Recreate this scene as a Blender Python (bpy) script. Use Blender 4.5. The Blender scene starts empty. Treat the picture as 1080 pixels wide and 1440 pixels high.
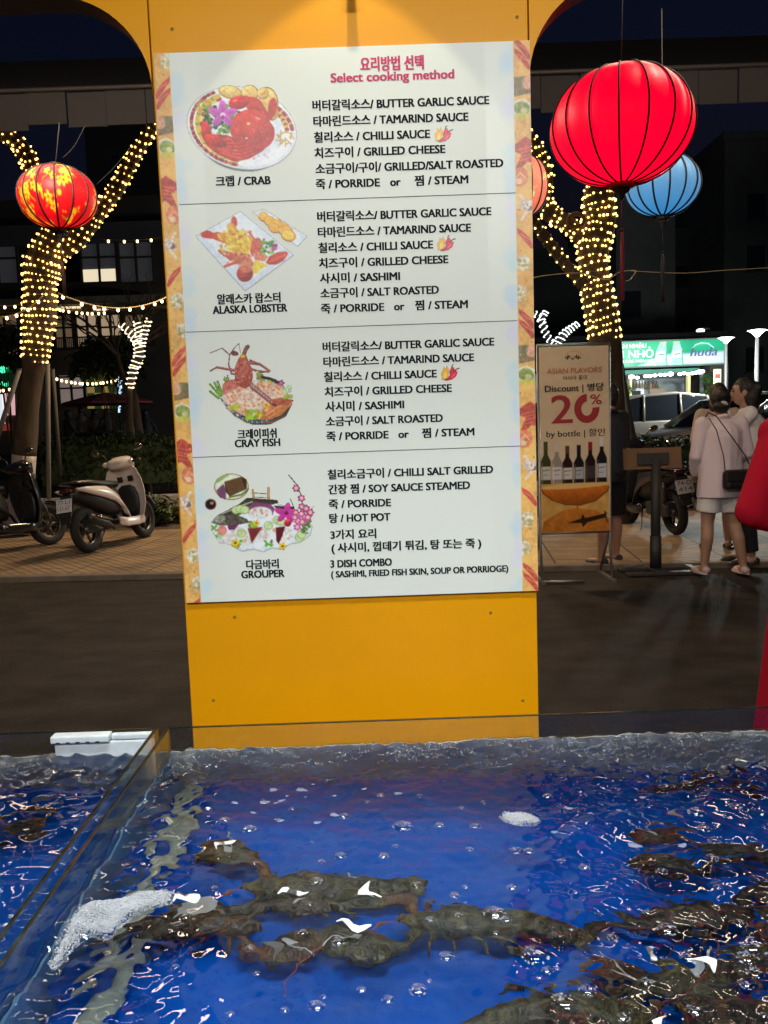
import bpy, math, random
import numpy as np
from mathutils import Vector, Matrix, Euler, noise

sc = bpy.context.scene
R = math.radians
# ------------------------------------------------------------------ camera
CAM_H, F_PX, PITCH, ROLL = 1.40, 1150.0, 5.94, 2.0
cam = bpy.data.objects.new('camera', bpy.data.cameras.new('camera'))
sc.collection.objects.link(cam); sc.camera = cam
cam.data.sensor_fit = 'VERTICAL'; cam.data.sensor_height = 24.0
cam.data.lens = 24.0 * F_PX / 1440.0
cam.data.clip_start = 0.05; cam.data.clip_end = 600
_p, _r = R(PITCH), R(ROLL)
FWD = Vector((0, math.cos(_p), -math.sin(_p)))
_u0 = Vector((1, 0, 0)).cross(FWD)
RGT = Vector((1, 0, 0)) * math.cos(_r) - _u0 * math.sin(_r)
UPV = _u0 * math.cos(_r) + Vector((1, 0, 0)) * math.sin(_r)
CAM = Vector((0, 0, CAM_H))
_m = Matrix((RGT, UPV, -FWD)).transposed().to_4x4(); _m.translation = CAM
cam.matrix_world = _m
# ------------------------------------------------------------------ world (night sky)
world = bpy.data.worlds.new('World'); sc.world = world; world.use_nodes = True
wn = world.node_tree.nodes; wl = world.node_tree.links
bg = wn['Background']
sky = wn.new('ShaderNodeTexSky'); sky.sky_type = 'NISHITA'; sky.sun_disc = False
sky.sun_elevation = R(-2.0); sky.sun_rotation = R(200); sky.ozone_density = 3.0
wl.new(sky.outputs['Color'], bg.inputs['Color']); bg.inputs['Strength'].default_value = 0.07
sc.view_settings.view_transform = 'Standard'; sc.view_settings.look = 'None'
sc.view_settings.exposure = 0.0; sc.view_settings.gamma = 1.0
sc.cycles.use_denoising = True
sc.cycles.max_bounces = 10; sc.cycles.transparent_max_bounces = 24
sc.cycles.transmission_bounces = 8; sc.cycles.glossy_bounces = 5; sc.cycles.diffuse_bounces = 3
sc.cycles.sample_clamp_indirect = 4.0

# ------------------------------------------------------------------ helpers
rng = random.Random(7)
nrng = np.random.default_rng(5)

def ray(px, py): return FWD + RGT * ((px - 540) / F_PX) - UPV * ((py - 720) / F_PX)
def P(px, py, Y):
    d = ray(px, py); return CAM + d * (Y / d.y)
def G(px, py, z=0.0):
    d = ray(px, py); return CAM + d * ((z - CAM_H) / d.z)
def PX(Y): return Y / F_PX          # metres per photo pixel at depth Y

def lin(c):
    c = np.asarray(c, float)
    return np.where(c <= .04045, c / 12.92, ((c + .055) / 1.055) ** 2.4)
def S(r, g, b): return tuple(float(x) for x in lin(np.array([r, g, b]) / 255.0))

_mats = {}
def mat(name, col, rough=.6, metal=0., noise_amt=0., noise_scale=8., bump=0., bump_scale=60., emit=0., ecol=None, coat=0., spec=None, stretch=(1, 1, 1)):
    if name in _mats: return _mats[name]
    m = bpy.data.materials.new(name); m.use_nodes = True
    n = m.node_tree.nodes; l = m.node_tree.links; b = n['Principled BSDF']
    b.inputs['Base Color'].default_value = (*col, 1); b.inputs['Roughness'].default_value = rough
    b.inputs['Metallic'].default_value = metal; b.inputs['Coat Weight'].default_value = coat
    if spec is not None: b.inputs['Specular IOR Level'].default_value = spec
    if emit:
        b.inputs['Emission Color'].default_value = (*(ecol or col), 1); b.inputs['Emission Strength'].default_value = emit
    if noise_amt or bump:
        tc = n.new('ShaderNodeTexCoord'); mp = n.new('ShaderNodeMapping'); mp.inputs['Scale'].default_value = stretch
        l.new(tc.outputs['Object'], mp.inputs['Vector'])
    if noise_amt:
        t = n.new('ShaderNodeTexNoise'); t.inputs['Scale'].default_value = noise_scale; t.inputs['Detail'].default_value = 10; t.inputs['Roughness'].default_value = .6
        l.new(mp.outputs[0], t.inputs['Vector'])
        mr = n.new('ShaderNodeMapRange'); mr.inputs['From Min'].default_value = .3; mr.inputs['From Max'].default_value = .7
        mr.inputs['To Min'].default_value = 1 - noise_amt; mr.inputs['To Max'].default_value = 1 + noise_amt
        l.new(t.outputs['Fac'], mr.inputs['Value'])
        mx = n.new('ShaderNodeVectorMath'); mx.operation = 'SCALE'; mx.inputs[0].default_value = col
        l.new(mr.outputs[0], mx.inputs['Scale']); l.new(mx.outputs[0], b.inputs['Base Color'])
        rr = n.new('ShaderNodeMapRange'); rr.inputs['To Min'].default_value = max(0, rough - .12); rr.inputs['To Max'].default_value = min(1, rough + .12)
        l.new(t.outputs['Fac'], rr.inputs['Value']); l.new(rr.outputs[0], b.inputs['Roughness'])
    if bump:
        t2 = n.new('ShaderNodeTexNoise'); t2.inputs['Scale'].default_value = bump_scale; t2.inputs['Detail'].default_value = 5
        l.new(mp.outputs[0], t2.inputs['Vector'])
        bp = n.new('ShaderNodeBump'); bp.inputs['Strength'].default_value = bump; bp.inputs['Distance'].default_value = .01
        l.new(t2.outputs['Fac'], bp.inputs['Height']); l.new(bp.outputs[0], b.inputs['Normal'])
    _mats[name] = m; return m

def print_mat(name, rough=.42, emit=0., coat=0., spec=.5):
    """base colour from the print's own colour attribute"""
    if name in _mats: return _mats[name]
    m = bpy.data.materials.new(name); m.use_nodes = True
    n = m.node_tree.nodes; l = m.node_tree.links; b = n['Principled BSDF']
    a = n.new('ShaderNodeAttribute'); a.attribute_name = 'print'
    l.new(a.outputs['Color'], b.inputs['Base Color']); b.inputs['Roughness'].default_value = rough
    b.inputs['Coat Weight'].default_value = coat; b.inputs['Specular IOR Level'].default_value = spec
    if emit:
        l.new(a.outputs['Color'], b.inputs['Emission Color']); b.inputs['Emission Strength'].default_value = emit
    _mats[name] = m; return m

def rotmat(rx=0, ry=0, rz=0): return Euler((rx, ry, rz)).to_matrix()
def frame_of(d):
    d = Vector(d).normalized(); a = Vector((0, 0, 1)) if abs(d.z) < .9 else Vector((1, 0, 0))
    u = a.cross(d).normalized(); return u, d.cross(u)

class MB:
    def __init__(s): s.v = []; s.f = []; s.m = []; s.s = []
    def add(s, vs, fs, m=0, sm=True):
        o = len(s.v); s.v += [tuple(q) for q in vs]
        for f in fs: s.f.append([i + o for i in f]); s.m.append(m); s.s.append(sm)
        return s
    def box(s, c, d, rot=None, m=0):
        c = Vector(c); x, y, z = d[0] / 2, d[1] / 2, d[2] / 2
        vs = [Vector((i * x, j * y, k * z)) for i in (-1, 1) for j in (-1, 1) for k in (-1, 1)]
        if rot is not None: vs = [rot @ q for q in vs]
        return s.add([c + q for q in vs], [(0, 1, 3, 2), (4, 6, 7, 5), (0, 4, 5, 1), (2, 3, 7, 6), (0, 2, 6, 4), (1, 5, 7, 3)], m, False)
    def loft(s, rings, m=0, cap=True, sm=True, closed=True):
        n = len(rings[0]); vs = [q for r in rings for q in r]; fs = []
        for i in range(len(rings) - 1):
            for j in range(n if closed else n - 1):
                a = i * n + j; b = i * n + (j + 1) % n; fs.append((a, b, b + n, a + n))
        if cap: fs.append(tuple(range(n))[::-1]); fs.append(tuple((len(rings) - 1) * n + j for j in range(n)))
        return s.add(vs, fs, m, sm)
    def tube(s, pts, r, n=8, m=0, cap=True, flat=1.0):
        pts = [Vector(q) for q in pts]; k = len(pts)
        rs = [r] * k if isinstance(r, (int, float)) else list(r)
        rings = []; u = None
        for i, q in enumerate(pts):
            d = (pts[min(i + 1, k - 1)] - pts[max(i - 1, 0)])
            if d.length < 1e-9: d = Vector((0, 0, 1))
            d.normalize()
            if u is None: u, w = frame_of(d)
            else:
                u = (u - d * u.dot(d)); u = u.normalized() if u.length > 1e-6 else frame_of(d)[0]
                w = d.cross(u)
            rings.append([q + u * (math.cos(2 * math.pi * j / n) * rs[i]) + w * (math.sin(2 * math.pi * j / n) * rs[i] * flat) for j in range(n)])
        return s.loft(rings, m, cap)
    def caps(s, p0, p1, r0, r1, n=12, m=0):
        """capsule with taper"""
        p0, p1 = Vector(p0), Vector(p1); d = (p1 - p0).normalized(); pts = []; rs = []
        for a in (-80, -55, -25): pts.append(p0 + d * (math.sin(R(a)) * r0)); rs.append(math.cos(R(a)) * r0)
        for t in (0, .33, .66, 1): pts.append(p0.lerp(p1, t)); rs.append(r0 + (r1 - r0) * t)
        for a in (25, 55, 80): pts.append(p1 + d * (math.sin(R(a)) * r1)); rs.append(math.cos(R(a)) * r1)
        return s.tube(pts, rs, n, m)
    def lathe(s, prof, c=(0, 0, 0), n=24, m=0, rot=None, cap=False):
        c = Vector(c); rings = []
        for (r, z) in prof:
            ring = [Vector((r * math.cos(2 * math.pi * j / n), r * math.sin(2 * math.pi * j / n), z)) for j in range(n)]
            if rot is not None: ring = [rot @ q for q in ring]
            rings.append([c + q for q in ring])
        return s.loft(rings, m, cap)
    def ell(s, c, r, rot=None, m=0, nu=16, nv=10):
        c = Vector(c); rings = []
        if isinstance(r, (int, float)): r = (r, r, r)
        for i in range(nv + 1):
            t = -math.pi / 2 + math.pi * i / nv; ct = max(math.cos(t), .004)
            ring = [Vector((r[0] * ct * math.cos(2 * math.pi * j / nu), r[1] * ct * math.sin(2 * math.pi * j / nu), r[2] * math.sin(t))) for j in range(nu)]
            if rot is not None: ring = [rot @ q for q in ring]
            rings.append([c + q for q in ring])
        return s.loft(rings, m, True)
    def prism(s, poly, d, M=None, m=0, sm=False):
        """polygon in local XY, extruded by d along local Z"""
        n = len(poly); vs = [Vector((x, y, 0)) for x, y in poly] + [Vector((x, y, d)) for x, y in poly]
        if M is not None: vs = [M @ q for q in vs]
        fs = [tuple(range(n))[::-1], tuple(range(n, 2 * n))] + [(j, (j + 1) % n, (j + 1) % n + n, j + n) for j in range(n)]
        return s.add(vs, fs, m, sm)
    def quad(s, a, b, c, d, m=0): return s.add([a, b, c, d], [(0, 1, 2, 3)], m, False)
    def build(s, name, mats, parent=None, bevel=0, sub=0, remesh=0, smooth=0, extra=None, loc=None):
        me = bpy.data.meshes.new(name); me.from_pydata(s.v, [], s.f)
        if not isinstance(mats, (list, tuple)): mats = [mats]
        for q in mats: me.materials.append(q)
        me.polygons.foreach_set('material_index', s.m); me.polygons.foreach_set('use_smooth', s.s)
        me.update()
        o = bpy.data.objects.new(name, me); sc.collection.objects.link(o)
        if remesh:
            rm = o.modifiers.new('r', 'REMESH'); rm.mode = 'VOXEL'; rm.voxel_size = remesh; rm.use_smooth_shade = True
            if smooth:
                q = o.modifiers.new('s', 'SMOOTH'); q.iterations = smooth; q.factor = .5
            dg = bpy.context.evaluated_depsgraph_get()
            nm = bpy.data.meshes.new_from_object(o.evaluated_get(dg)); o.modifiers.clear()
            o.data = nm; nm.name = name
            if not len(nm.materials):
                for q in mats: nm.materials.append(q)
            nm.polygons.foreach_set('use_smooth', [True] * len(nm.polygons))
            if extra is not None:
                V = [tuple(q.co) for q in nm.vertices]; Fa = [tuple(q.vertices) for q in nm.polygons]; k = len(V)
                e = bpy.data.meshes.new(name)
                e.from_pydata(V + extra.v, [], Fa + [[i + k for i in f] for f in extra.f])
                for q in mats: e.materials.append(q)
                e.polygons.foreach_set('material_index', [0] * len(Fa) + extra.m)
                e.polygons.foreach_set('use_smooth', [True] * len(e.polygons)); e.update(); o.data = e
        if bevel:
            q = o.modifiers.new('bevel', 'BEVEL'); q.width = bevel; q.segments = 2; q.limit_method = 'ANGLE'; q.angle_limit = R(40)
        if sub:
            q = o.modifiers.new('sub', 'SUBSURF'); q.levels = sub; q.render_levels = sub
        if loc is not None: o.location = loc
        if parent is not None: o.parent = parent
        return o

def tag(o, label=None, cat=None, group=None, kind=None):
    if label: o['label'] = label
    if cat: o['category'] = cat
    if group: o['group'] = group
    if kind: o['kind'] = kind
    return o
def thing(name, label, cat, loc=(0, 0, 0), rz=0, group=None):
    o = bpy.data.objects.new(name, None); sc.collection.objects.link(o); o.empty_display_size = .1
    o.location = loc; o.rotation_euler = (0, 0, rz); return tag(o, label, cat, group)
def copy_tree(o, parent=None):
    c = o.copy(); sc.collection.objects.link(c); c.parent = parent
    for ch in list(o.children): copy_tree(ch, c)
    return c

# ---- writing: glyph outlines as flat meshes
_txt = {}
def glyphs(body, bold=.012, shear=0.):
    k = (body, bold, shear)
    if k in _txt: return _txt[k]
    cu = bpy.data.curves.new('lettering', 'FONT'); cu.body = body; cu.size = 1; cu.offset = bold; cu.resolution_u = 3; cu.shear = shear
    o = bpy.data.objects.new('lettering', cu); sc.collection.objects.link(o)
    dg = bpy.context.evaluated_depsgraph_get(); ev = o.evaluated_get(dg); me = ev.to_mesh()
    v = np.array([q.co[:2] for q in me.vertices]).reshape(-1, 2); f = [list(q.vertices) for q in me.polygons]
    ev.to_mesh_clear(); bpy.data.objects.remove(o); bpy.data.curves.remove(cu)
    _txt[k] = (v, f); return _txt[k]
CAP = None
def letter(mb, body, x0, width, base, cap, fn, m=0, bold=.012, shear=0.):
    """set body from x0 over width on a baseline; fn maps local (x, y) to a point"""
    global CAP
    if CAP is None: CAP = glyphs('E', 0)[0][:, 1].max()
    v, f = glyphs(body, bold, shear)
    if not len(v): return
    mn, mxx = v[:, 0].min(), v[:, 0].max(); sx = width / (mxx - mn); sy = cap / CAP
    mb.add([fn(x0 + (a - mn) * sx, base + b * sy) for a, b in v], f, m, False)

# ---- printed pictures: a fine flat grid with a colour per vertex
class Paint:
    def __init__(s, x0, y0, x1, y1, step, bg=None, seed=1):
        s.nx = int((x1 - x0) / step) + 1; s.ny = int((y1 - y0) / step) + 1
        s.X, s.Y = np.meshgrid(np.linspace(x0, x1, s.nx), np.linspace(y0, y1, s.ny)); s.step = step
        s.c = np.zeros((s.ny, s.nx, 3)); s.a = np.zeros((s.ny, s.nx)); s.r = np.random.default_rng(seed); s.soft = step * 1.2
        if bg is not None: s.c[:] = np.array(bg) / 255.; s.a[:] = 1
    def noise(s, cell):
        g = s.r.random((int(np.ptp(s.Y) / cell) + 3, int(np.ptp(s.X) / cell) + 3))
        u = (s.X - s.X.min()) / cell; v = (s.Y - s.Y.min()) / cell
        i = u.astype(int); j = v.astype(int); fu = u - i; fv = v - j; fu = fu * fu * (3 - 2 * fu); fv = fv * fv * (3 - 2 * fv)
        return (g[j, i] * (1 - fu) + g[j, i + 1] * fu) * (1 - fv) + (g[j + 1, i] * (1 - fu) + g[j + 1, i + 1] * fu) * fv
    def put(s, k, col, al=1., tex=0., cell=10., shade=None):
        k = np.clip(k, 0, 1) * al
        c = np.array(col, float)[None, None, :] / 255. * np.ones((s.ny, s.nx, 1))
        if tex: c = c * (1 + tex * ((s.noise(cell) + s.noise(cell * .45)) - 1))[..., None]
        if shade is not None: c = c * shade[..., None]
        s.c = s.c * (1 - k[..., None]) + np.clip(c, 0, 1) * k[..., None]; s.a = np.maximum(s.a, k)
    def ell(s, cx, cy, rx, ry, col, rot=0, al=1., tex=0., cell=10., lit=0., soft=None):
        ca, sa = math.cos(R(rot)), math.sin(R(rot)); dx, dy = s.X - cx, s.Y - cy
        u = (dx * ca + dy * sa) / rx; v = (-dx * sa + dy * ca) / ry; d = np.sqrt(u * u + v * v)
        k = (1 - d) * min(rx, ry) / (soft or s.soft) + .5
        s.put(k, col, al, tex, cell, None if not lit else 1 + lit * (-(dx * .5 / rx + dy / ry)))
    def poly(s, pts, col, al=1., tex=0., cell=10., soft=None, lit=0.):
        p = np.array(pts, float); q = np.roll(p, -1, 0); ins = np.zeros(s.X.shape, bool); dm = np.full(s.X.shape, 1e9)
        for (ax, ay), (bx, by) in zip(p, q):
            if ay != by:
                c = ((ay > s.Y) != (by > s.Y)) & (s.X < (bx - ax) * (s.Y - ay) / (by - ay) + ax); ins ^= c
            dm = np.minimum(dm, s._seg(ax, ay, bx, by))
        y0, y1 = p[:, 1].min(), p[:, 1].max()
        s.put(np.where(ins, dm, -dm) / (soft or s.soft) + .5, col, al, tex, cell, None if not lit else 1 + lit * (1 - 2 * (s.Y - y0) / (y1 - y0)))
    def _seg(s, ax, ay, bx, by):
        dx, dy = bx - ax, by - ay; L = dx * dx + dy * dy + 1e-9
        t = np.clip(((s.X - ax) * dx + (s.Y - ay) * dy) / L, 0, 1)
        return np.hypot(s.X - ax - t * dx, s.Y - ay - t * dy)
    def line(s, pts, w, col, al=1., w1=None):
        n = len(pts) - 1
        for i, ((ax, ay), (bx, by)) in enumerate(zip(pts[:-1], pts[1:])):
            ww = w if w1 is None else w + (w1 - w) * i / max(1, n - 1)
            s.put((ww / 2 - s._seg(ax, ay, bx, by)) / s.soft + .5, col, al)
    def blob(s, cx, cy, r, col, n=7, jag=.3, rot=0, sq=1., **kw):
        pts = []
        for i in range(n * 2):
            a = 2 * math.pi * i / (n * 2) + R(rot); rr = r * (1 + jag * (s.r.random() - .5) + (jag * .5 if i % 2 else -jag * .5))
            pts.append((cx + rr * math.cos(a), cy + rr * sq * math.sin(a)))
        s.poly(pts, col, **kw)
    def scatter(s, pts_fn, n, r, cols, al=.9, jag=.4):
        for i in range(n):
            x, y = pts_fn(s.r); q = r * (.5 + s.r.random()); s.ell(x, y, q, q * (.5 + .5 * s.r.random()), cols[int(s.r.integers(len(cols)))], s.r.random() * 180, al)
    def flower(s, x, y, r, col, mid, n=5, rot=0):
        for i in range(n):
            a = R(rot + 360 * i / n); s.ell(x + math.cos(a) * r * .6, y + math.sin(a) * r * .6, r * .5, r * .33, col, rot + 360 * i / n)
        s.ell(x, y, r * .25, r * .25, mid)
    def finish(s, amt=.10, blur=1):
        for _ in range(blur):          # the softness of a print
            c = np.pad(s.c, ((1, 1), (1, 1), (0, 0)), 'edge'); k = s.a[..., None] > .5
            b_ = (c[1:-1, 1:-1] * 2 + c[:-2, 1:-1] + c[2:, 1:-1] + c[1:-1, :-2] + c[1:-1, 2:]) / 6; s.c = np.where(k, b_, s.c)
        n = (s.noise(s.step * 2.2) - .5) * .9 + (s.noise(s.step * 5) - .5) + (s.noise(s.step * 14) - .5)
        s.c = np.clip(s.c * (1 + amt * n)[..., None], 0, 1); return s
    def build(s, name, material, fn, parent, gain=1.0, keep=.5):
        cl = np.clip(lin(np.clip(s.c, 0, 1)) * gain, 0, .9)
        v = [tuple(fn(x, y)) for x, y in zip(s.X.ravel(), s.Y.ravel())]
        idx = np.arange(s.nx * s.ny).reshape(s.ny, s.nx)
        q = np.stack([idx[:-1, :-1], idx[1:, :-1], idx[1:, 1:], idx[:-1, 1:]], -1).reshape(-1, 4)
        am = (s.a[:-1, :-1] + s.a[1:, :-1] + s.a[1:, 1:] + s.a[:-1, 1:]).reshape(-1) / 4
        q = q[am > keep]
        me = bpy.data.meshes.new(name); me.from_pydata(v, [], q.tolist())
        at = me.color_attributes.new('print', 'FLOAT_COLOR', 'POINT')
        at.data.foreach_set('color', np.concatenate([cl.reshape(-1, 3), np.ones((s.nx * s.ny, 1))], 1).astype(np.float32).ravel())
        me.materials.append(material); me.update()
        o = bpy.data.objects.new(name, me); sc.collection.objects.link(o)
        if parent is not None: o.parent = parent
        return o
# ------------------------------------------------------------------ ground, street
def sheet(name, x0, x1, y0, y1, z, m, kind='structure', n=1):
    mb = MB()
    xs = [x0 + (x1 - x0) * i / n for i in range(n + 1)]; ys = [y0 + (y1 - y0) * j / n for j in range(n + 1)]
    vs = [(x, y, z) for y in ys for x in xs]
    fs = [(j * (n + 1) + i, j * (n + 1) + i + 1, (j + 1) * (n + 1) + i + 1, (j + 1) * (n + 1) + i) for j in range(n) for i in range(n)]
    mb.add(vs, fs, 0, False); return tag(mb.build(name, m), kind=kind)

def paving_mat():
    m = bpy.data.materials.new('paving'); m.use_nodes = True; n = m.node_tree.nodes; l = m.node_tree.links; b = n['Principled BSDF']
    tc = n.new('ShaderNodeTexCoord'); mp = n.new('ShaderNodeMapping'); mp.inputs['Rotation'].default_value = (0, 0, R(6)); l.new(tc.outputs['Object'], mp.inputs[0])
    br = n.new('ShaderNodeTexBrick'); br.offset = 0.0; br.inputs['Scale'].default_value = 1.0; br.inputs['Brick Width'].default_value = .8; br.inputs['Row Height'].default_value = .8
    br.inputs['Mortar Size'].default_value = .012; br.inputs['Mortar Smooth'].default_value = .3
    br.inputs['Color1'].default_value = (.30, .21, .13, 1); br.inputs['Color2'].default_value = (.25, .175, .11, 1); br.inputs['Mortar'].default_value = (.05, .035, .025, 1)
    l.new(mp.outputs[0], br.inputs['Vector'])
    wv = n.new('ShaderNodeTexWave'); wv.bands_direction = 'DIAGONAL'; wv.inputs['Scale'].default_value = 5.; wv.inputs['Distortion'].default_value = 1.5; wv.inputs['Detail Scale'].default_value = 3
    l.new(mp.outputs[0], wv.inputs['Vector'])
    nz = n.new('ShaderNodeTexNoise'); nz.inputs['Scale'].default_value = 2.2; nz.inputs['Detail'].default_value = 7; l.new(mp.outputs[0], nz.inputs['Vector'])
    mr = n.new('ShaderNodeMapRange'); mr.inputs['From Min'].default_value = .3; mr.inputs['From Max'].default_value = .7; mr.inputs['To Min'].default_value = .6; mr.inputs['To Max'].default_value = 1.25; l.new(nz.outputs['Fac'], mr.inputs[0])
    m1 = n.new('ShaderNodeMapRange'); m1.inputs['To Min'].default_value = .78; m1.inputs['To Max'].default_value = 1.1; l.new(wv.outputs['Fac'], m1.inputs[0])
    mu = n.new('ShaderNodeMath'); mu.operation = 'MULTIPLY'; l.new(mr.outputs[0], mu.inputs[0]); l.new(m1.outputs[0], mu.inputs[1])
    vm = n.new('ShaderNodeVectorMath'); vm.operation = 'SCALE'; l.new(br.outputs['Color'], vm.inputs[0]); l.new(mu.outputs[0], vm.inputs['Scale']); l.new(vm.outputs[0], b.inputs['Base Color'])
    bp = n.new('ShaderNodeBump'); bp.inputs['Strength'].default_value = .5; bp.inputs['Distance'].default_value = .012; l.new(wv.outputs['Fac'], bp.inputs['Height']); l.new(bp.outputs[0], b.inputs['Normal'])
    b.inputs['Roughness'].default_value = .7
    return m

M_asphalt = mat('asphalt', (.028, .023, .020), .85, noise_amt=.6, noise_scale=3.5, bump=.9, bump_scale=70, spec=.2, stretch=(.8, 1.2, 1))
sheet('ground', -200, 200, -40, 400, -.03, mat('ground_earth', (.04, .035, .03), .9, noise_amt=.3))
sheet('road', -30, 30, -6, 7.95, 0.0, M_asphalt)
KERB = G(100, 813), G(900, 797)      # line of the kerb
def kx(x): return 8.05 - .085 * (x + 3.1)
mb = MB()                            # raised pavement with a kerb, its front edge slightly skewed to the stall
vs = [(-30, kx(-30), .055), (30, kx(30), .055), (30, 11.6, .055), (-30, 11.6, .055)]
mb.quad(*vs); tag(mb.build('pavement', paving_mat()), kind='structure')
mb = MB()
mb.add([(-30, kx(-30) - .12, -.05), (30, kx(30) - .12, -.05), (30, kx(30), -.05), (-30, kx(-30), -.05), (-30, kx(-30) - .12, .057), (30, kx(30) - .12, .057), (30, kx(30), .057), (-30, kx(-30), .057)],
       [(0, 1, 5, 4), (4, 5, 6, 7), (1, 2, 6, 5), (2, 3, 7, 6), (3, 0, 4, 7)], 0, False)
tag(mb.build('kerb', mat('kerb_stone', (.17, .14, .11), .8, noise_amt=.3, noise_scale=5), bevel=.012), kind='structure')
sheet('verge', -30, 30, 11.6, 15.0, .04, mat('soil', (.07, .05, .035), .9, noise_amt=.5, noise_scale=4, bump=.8, bump_scale=20))
mb = MB(); mb.box((0, 15.1, .12), (60, .22, .36)); tag(mb.build('kerb', mat('kerb_paint', (.34, .33, .32), .7, noise_amt=.25, noise_scale=3), bevel=.02), kind='structure')
sheet('road', -60, 60, 15.2, 31, .0, M_asphalt)
mb = MB(); mb.box((0, 31.2, .06), (120, .3, .2)); tag(mb.build('kerb', mat('kerb_stone', (.17, .14, .11)), bevel=.02), kind='structure')
sheet('pavement', -60, 60, 31.35, 38, .1, mat('far_paving', (.16, .14, .12), .8, noise_amt=.3))

# ------------------------------------------------------------------ the stall's yellow arch
WY = 1.80
M_yel = mat('stall_yellow', S(232, 156, 0), .38, noise_amt=.05, noise_scale=2.6, bump=.06, bump_scale=9, spec=.22)
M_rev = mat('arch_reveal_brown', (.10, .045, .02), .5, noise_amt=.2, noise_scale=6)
XL, XR = -.457, .339
arch = thing('stall_arch', 'yellow panelled stall pillar with rounded arch openings either side, behind the tanks', 'stall front', (-.06, WY + .05, 0))
def at_(o): return -o.location
zc = P(217, 128, WY).z; rad = .20; TOP = 2.95; TH = .075; Yf = WY + .010
def build_rel(mb, name, m, par, **k):
    o = mb.build(name, m, par, **k); o.location = -Vector(par.location); return o
mb = MB(); mb.box(((XL + XR) / 2, Yf + TH / 2, TOP / 2 - .01), (XR - XL - .004, TH, TOP + .02)); build_rel(mb, 'pillar_panel', M_yel, arch, bevel=.002)
for side in (-1, 1):
    x0 = XL if side < 0 else XR; far = side * 1.30 + (-.06); cx = x0 + side * rad
    pts = [(x0 + side * .001, TOP)] + [(x0 + side * .001, zc)]
    pts += [(cx - side * rad * math.cos(R(a)), zc + rad * math.sin(R(a))) for a in range(6, 91, 6)]
    pts += [(far - side * rad + side * rad * math.sin(R(a)), zc + rad * math.cos(R(a))) for a in range(0, 91, 6)]
    pts += [(far, -.02), (far + side * .3, -.02), (far + side * .3, TOP)]
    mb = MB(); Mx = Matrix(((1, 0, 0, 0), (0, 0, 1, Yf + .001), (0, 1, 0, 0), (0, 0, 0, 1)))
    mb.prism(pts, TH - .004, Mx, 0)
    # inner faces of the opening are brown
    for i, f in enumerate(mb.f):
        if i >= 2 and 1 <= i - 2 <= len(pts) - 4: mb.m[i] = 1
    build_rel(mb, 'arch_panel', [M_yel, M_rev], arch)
for (px, py) in ((242, 41), (727, 24), (330, 868), (690, 862), (300, 985), (735, 985)):
    q = P(px, py, Yf); mb = MB(); mb.lathe([(.001, -.002), (.0032, -.002), (.0036, 0), (.001, .0004)], q, 12, 0, rotmat(R(90))); build_rel(mb, 'screw_head', mat('screw_dull', (.22, .14, .03), .5, .4), arch)
# assumed LED batten, added out of view on two arms to light the tanks
M_steel = mat('painted_steel', (.32, .32, .33), .4, .6)
fix = thing('assumed_batten_lamp', 'assumed white LED batten lamp, unseen on two arms high over the fish tanks', 'lamp', (.1, .95, 2.5))
def lampbox(par, name, m, c, d, **k):
    mb = MB(); mb.box(c, d); o = mb.build(name, m, par, **k); return o
lampbox(fix, 'housing', M_steel, (0, 0, .03), (1.5, .09, .05), bevel=.008)
lampbox(fix, 'diffuser', mat('tube_light', (1, 1, 1), .3, emit=9.0, ecol=(.86, .95, 1.0)), (0, 0, -.004), (1.44, .06, .014))
for sx in (-.5, .5): lampbox(fix, 'arm', M_steel, (sx, .43, .06), (.025, .86, .025))
def area(name, par, loc, rot, sx, sy, e, col, caust=False):
    L = bpy.data.lights.new(name, 'AREA'); L.shape = 'RECTANGLE'; L.size = sx; L.size_y = sy; L.energy = e; L.color = col
    o = bpy.data.objects.new(name, L); sc.collection.objects.link(o); o.location = loc; o.rotation_euler = rot
    if par: o.parent = par
    if caust: L.cycles.is_caustics_light = True
    return o
bl = area('assumed_batten_light', fix, (0, 0, -.02), (R(-4), 0, 0), 1.4, .06, 17, (.90, .97, 1.0), True); bl.data.spread = R(96)
# second assumed lamp, added for even light: a long LED panel on a post-and-arm frame behind the person taking the picture
fx2 = thing('assumed_panel_lamp', 'assumed long LED panel lamp on an unseen frame behind the viewer, lighting stall and tanks', 'lamp', (.1, -1.5, 3.0))
lampbox(fx2, 'housing', M_steel, (0, 0, .03), (2.4, .34, .05), bevel=.008); lampbox(fx2, 'diffuser', mat('tube_light', (1, 1, 1)), (0, 0, -.004), (2.3, .28, .014))
for sx in (-1.1, 1.1): lampbox(fx2, 'post', M_steel, (sx, -.20, -1.47), (.05, .05, 3.02))
area('assumed_panel_light', fx2, (0, 0, -.03), (R(58), 0, 0), 2.2, .26, 128, (1, .985, .95), True)
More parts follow.
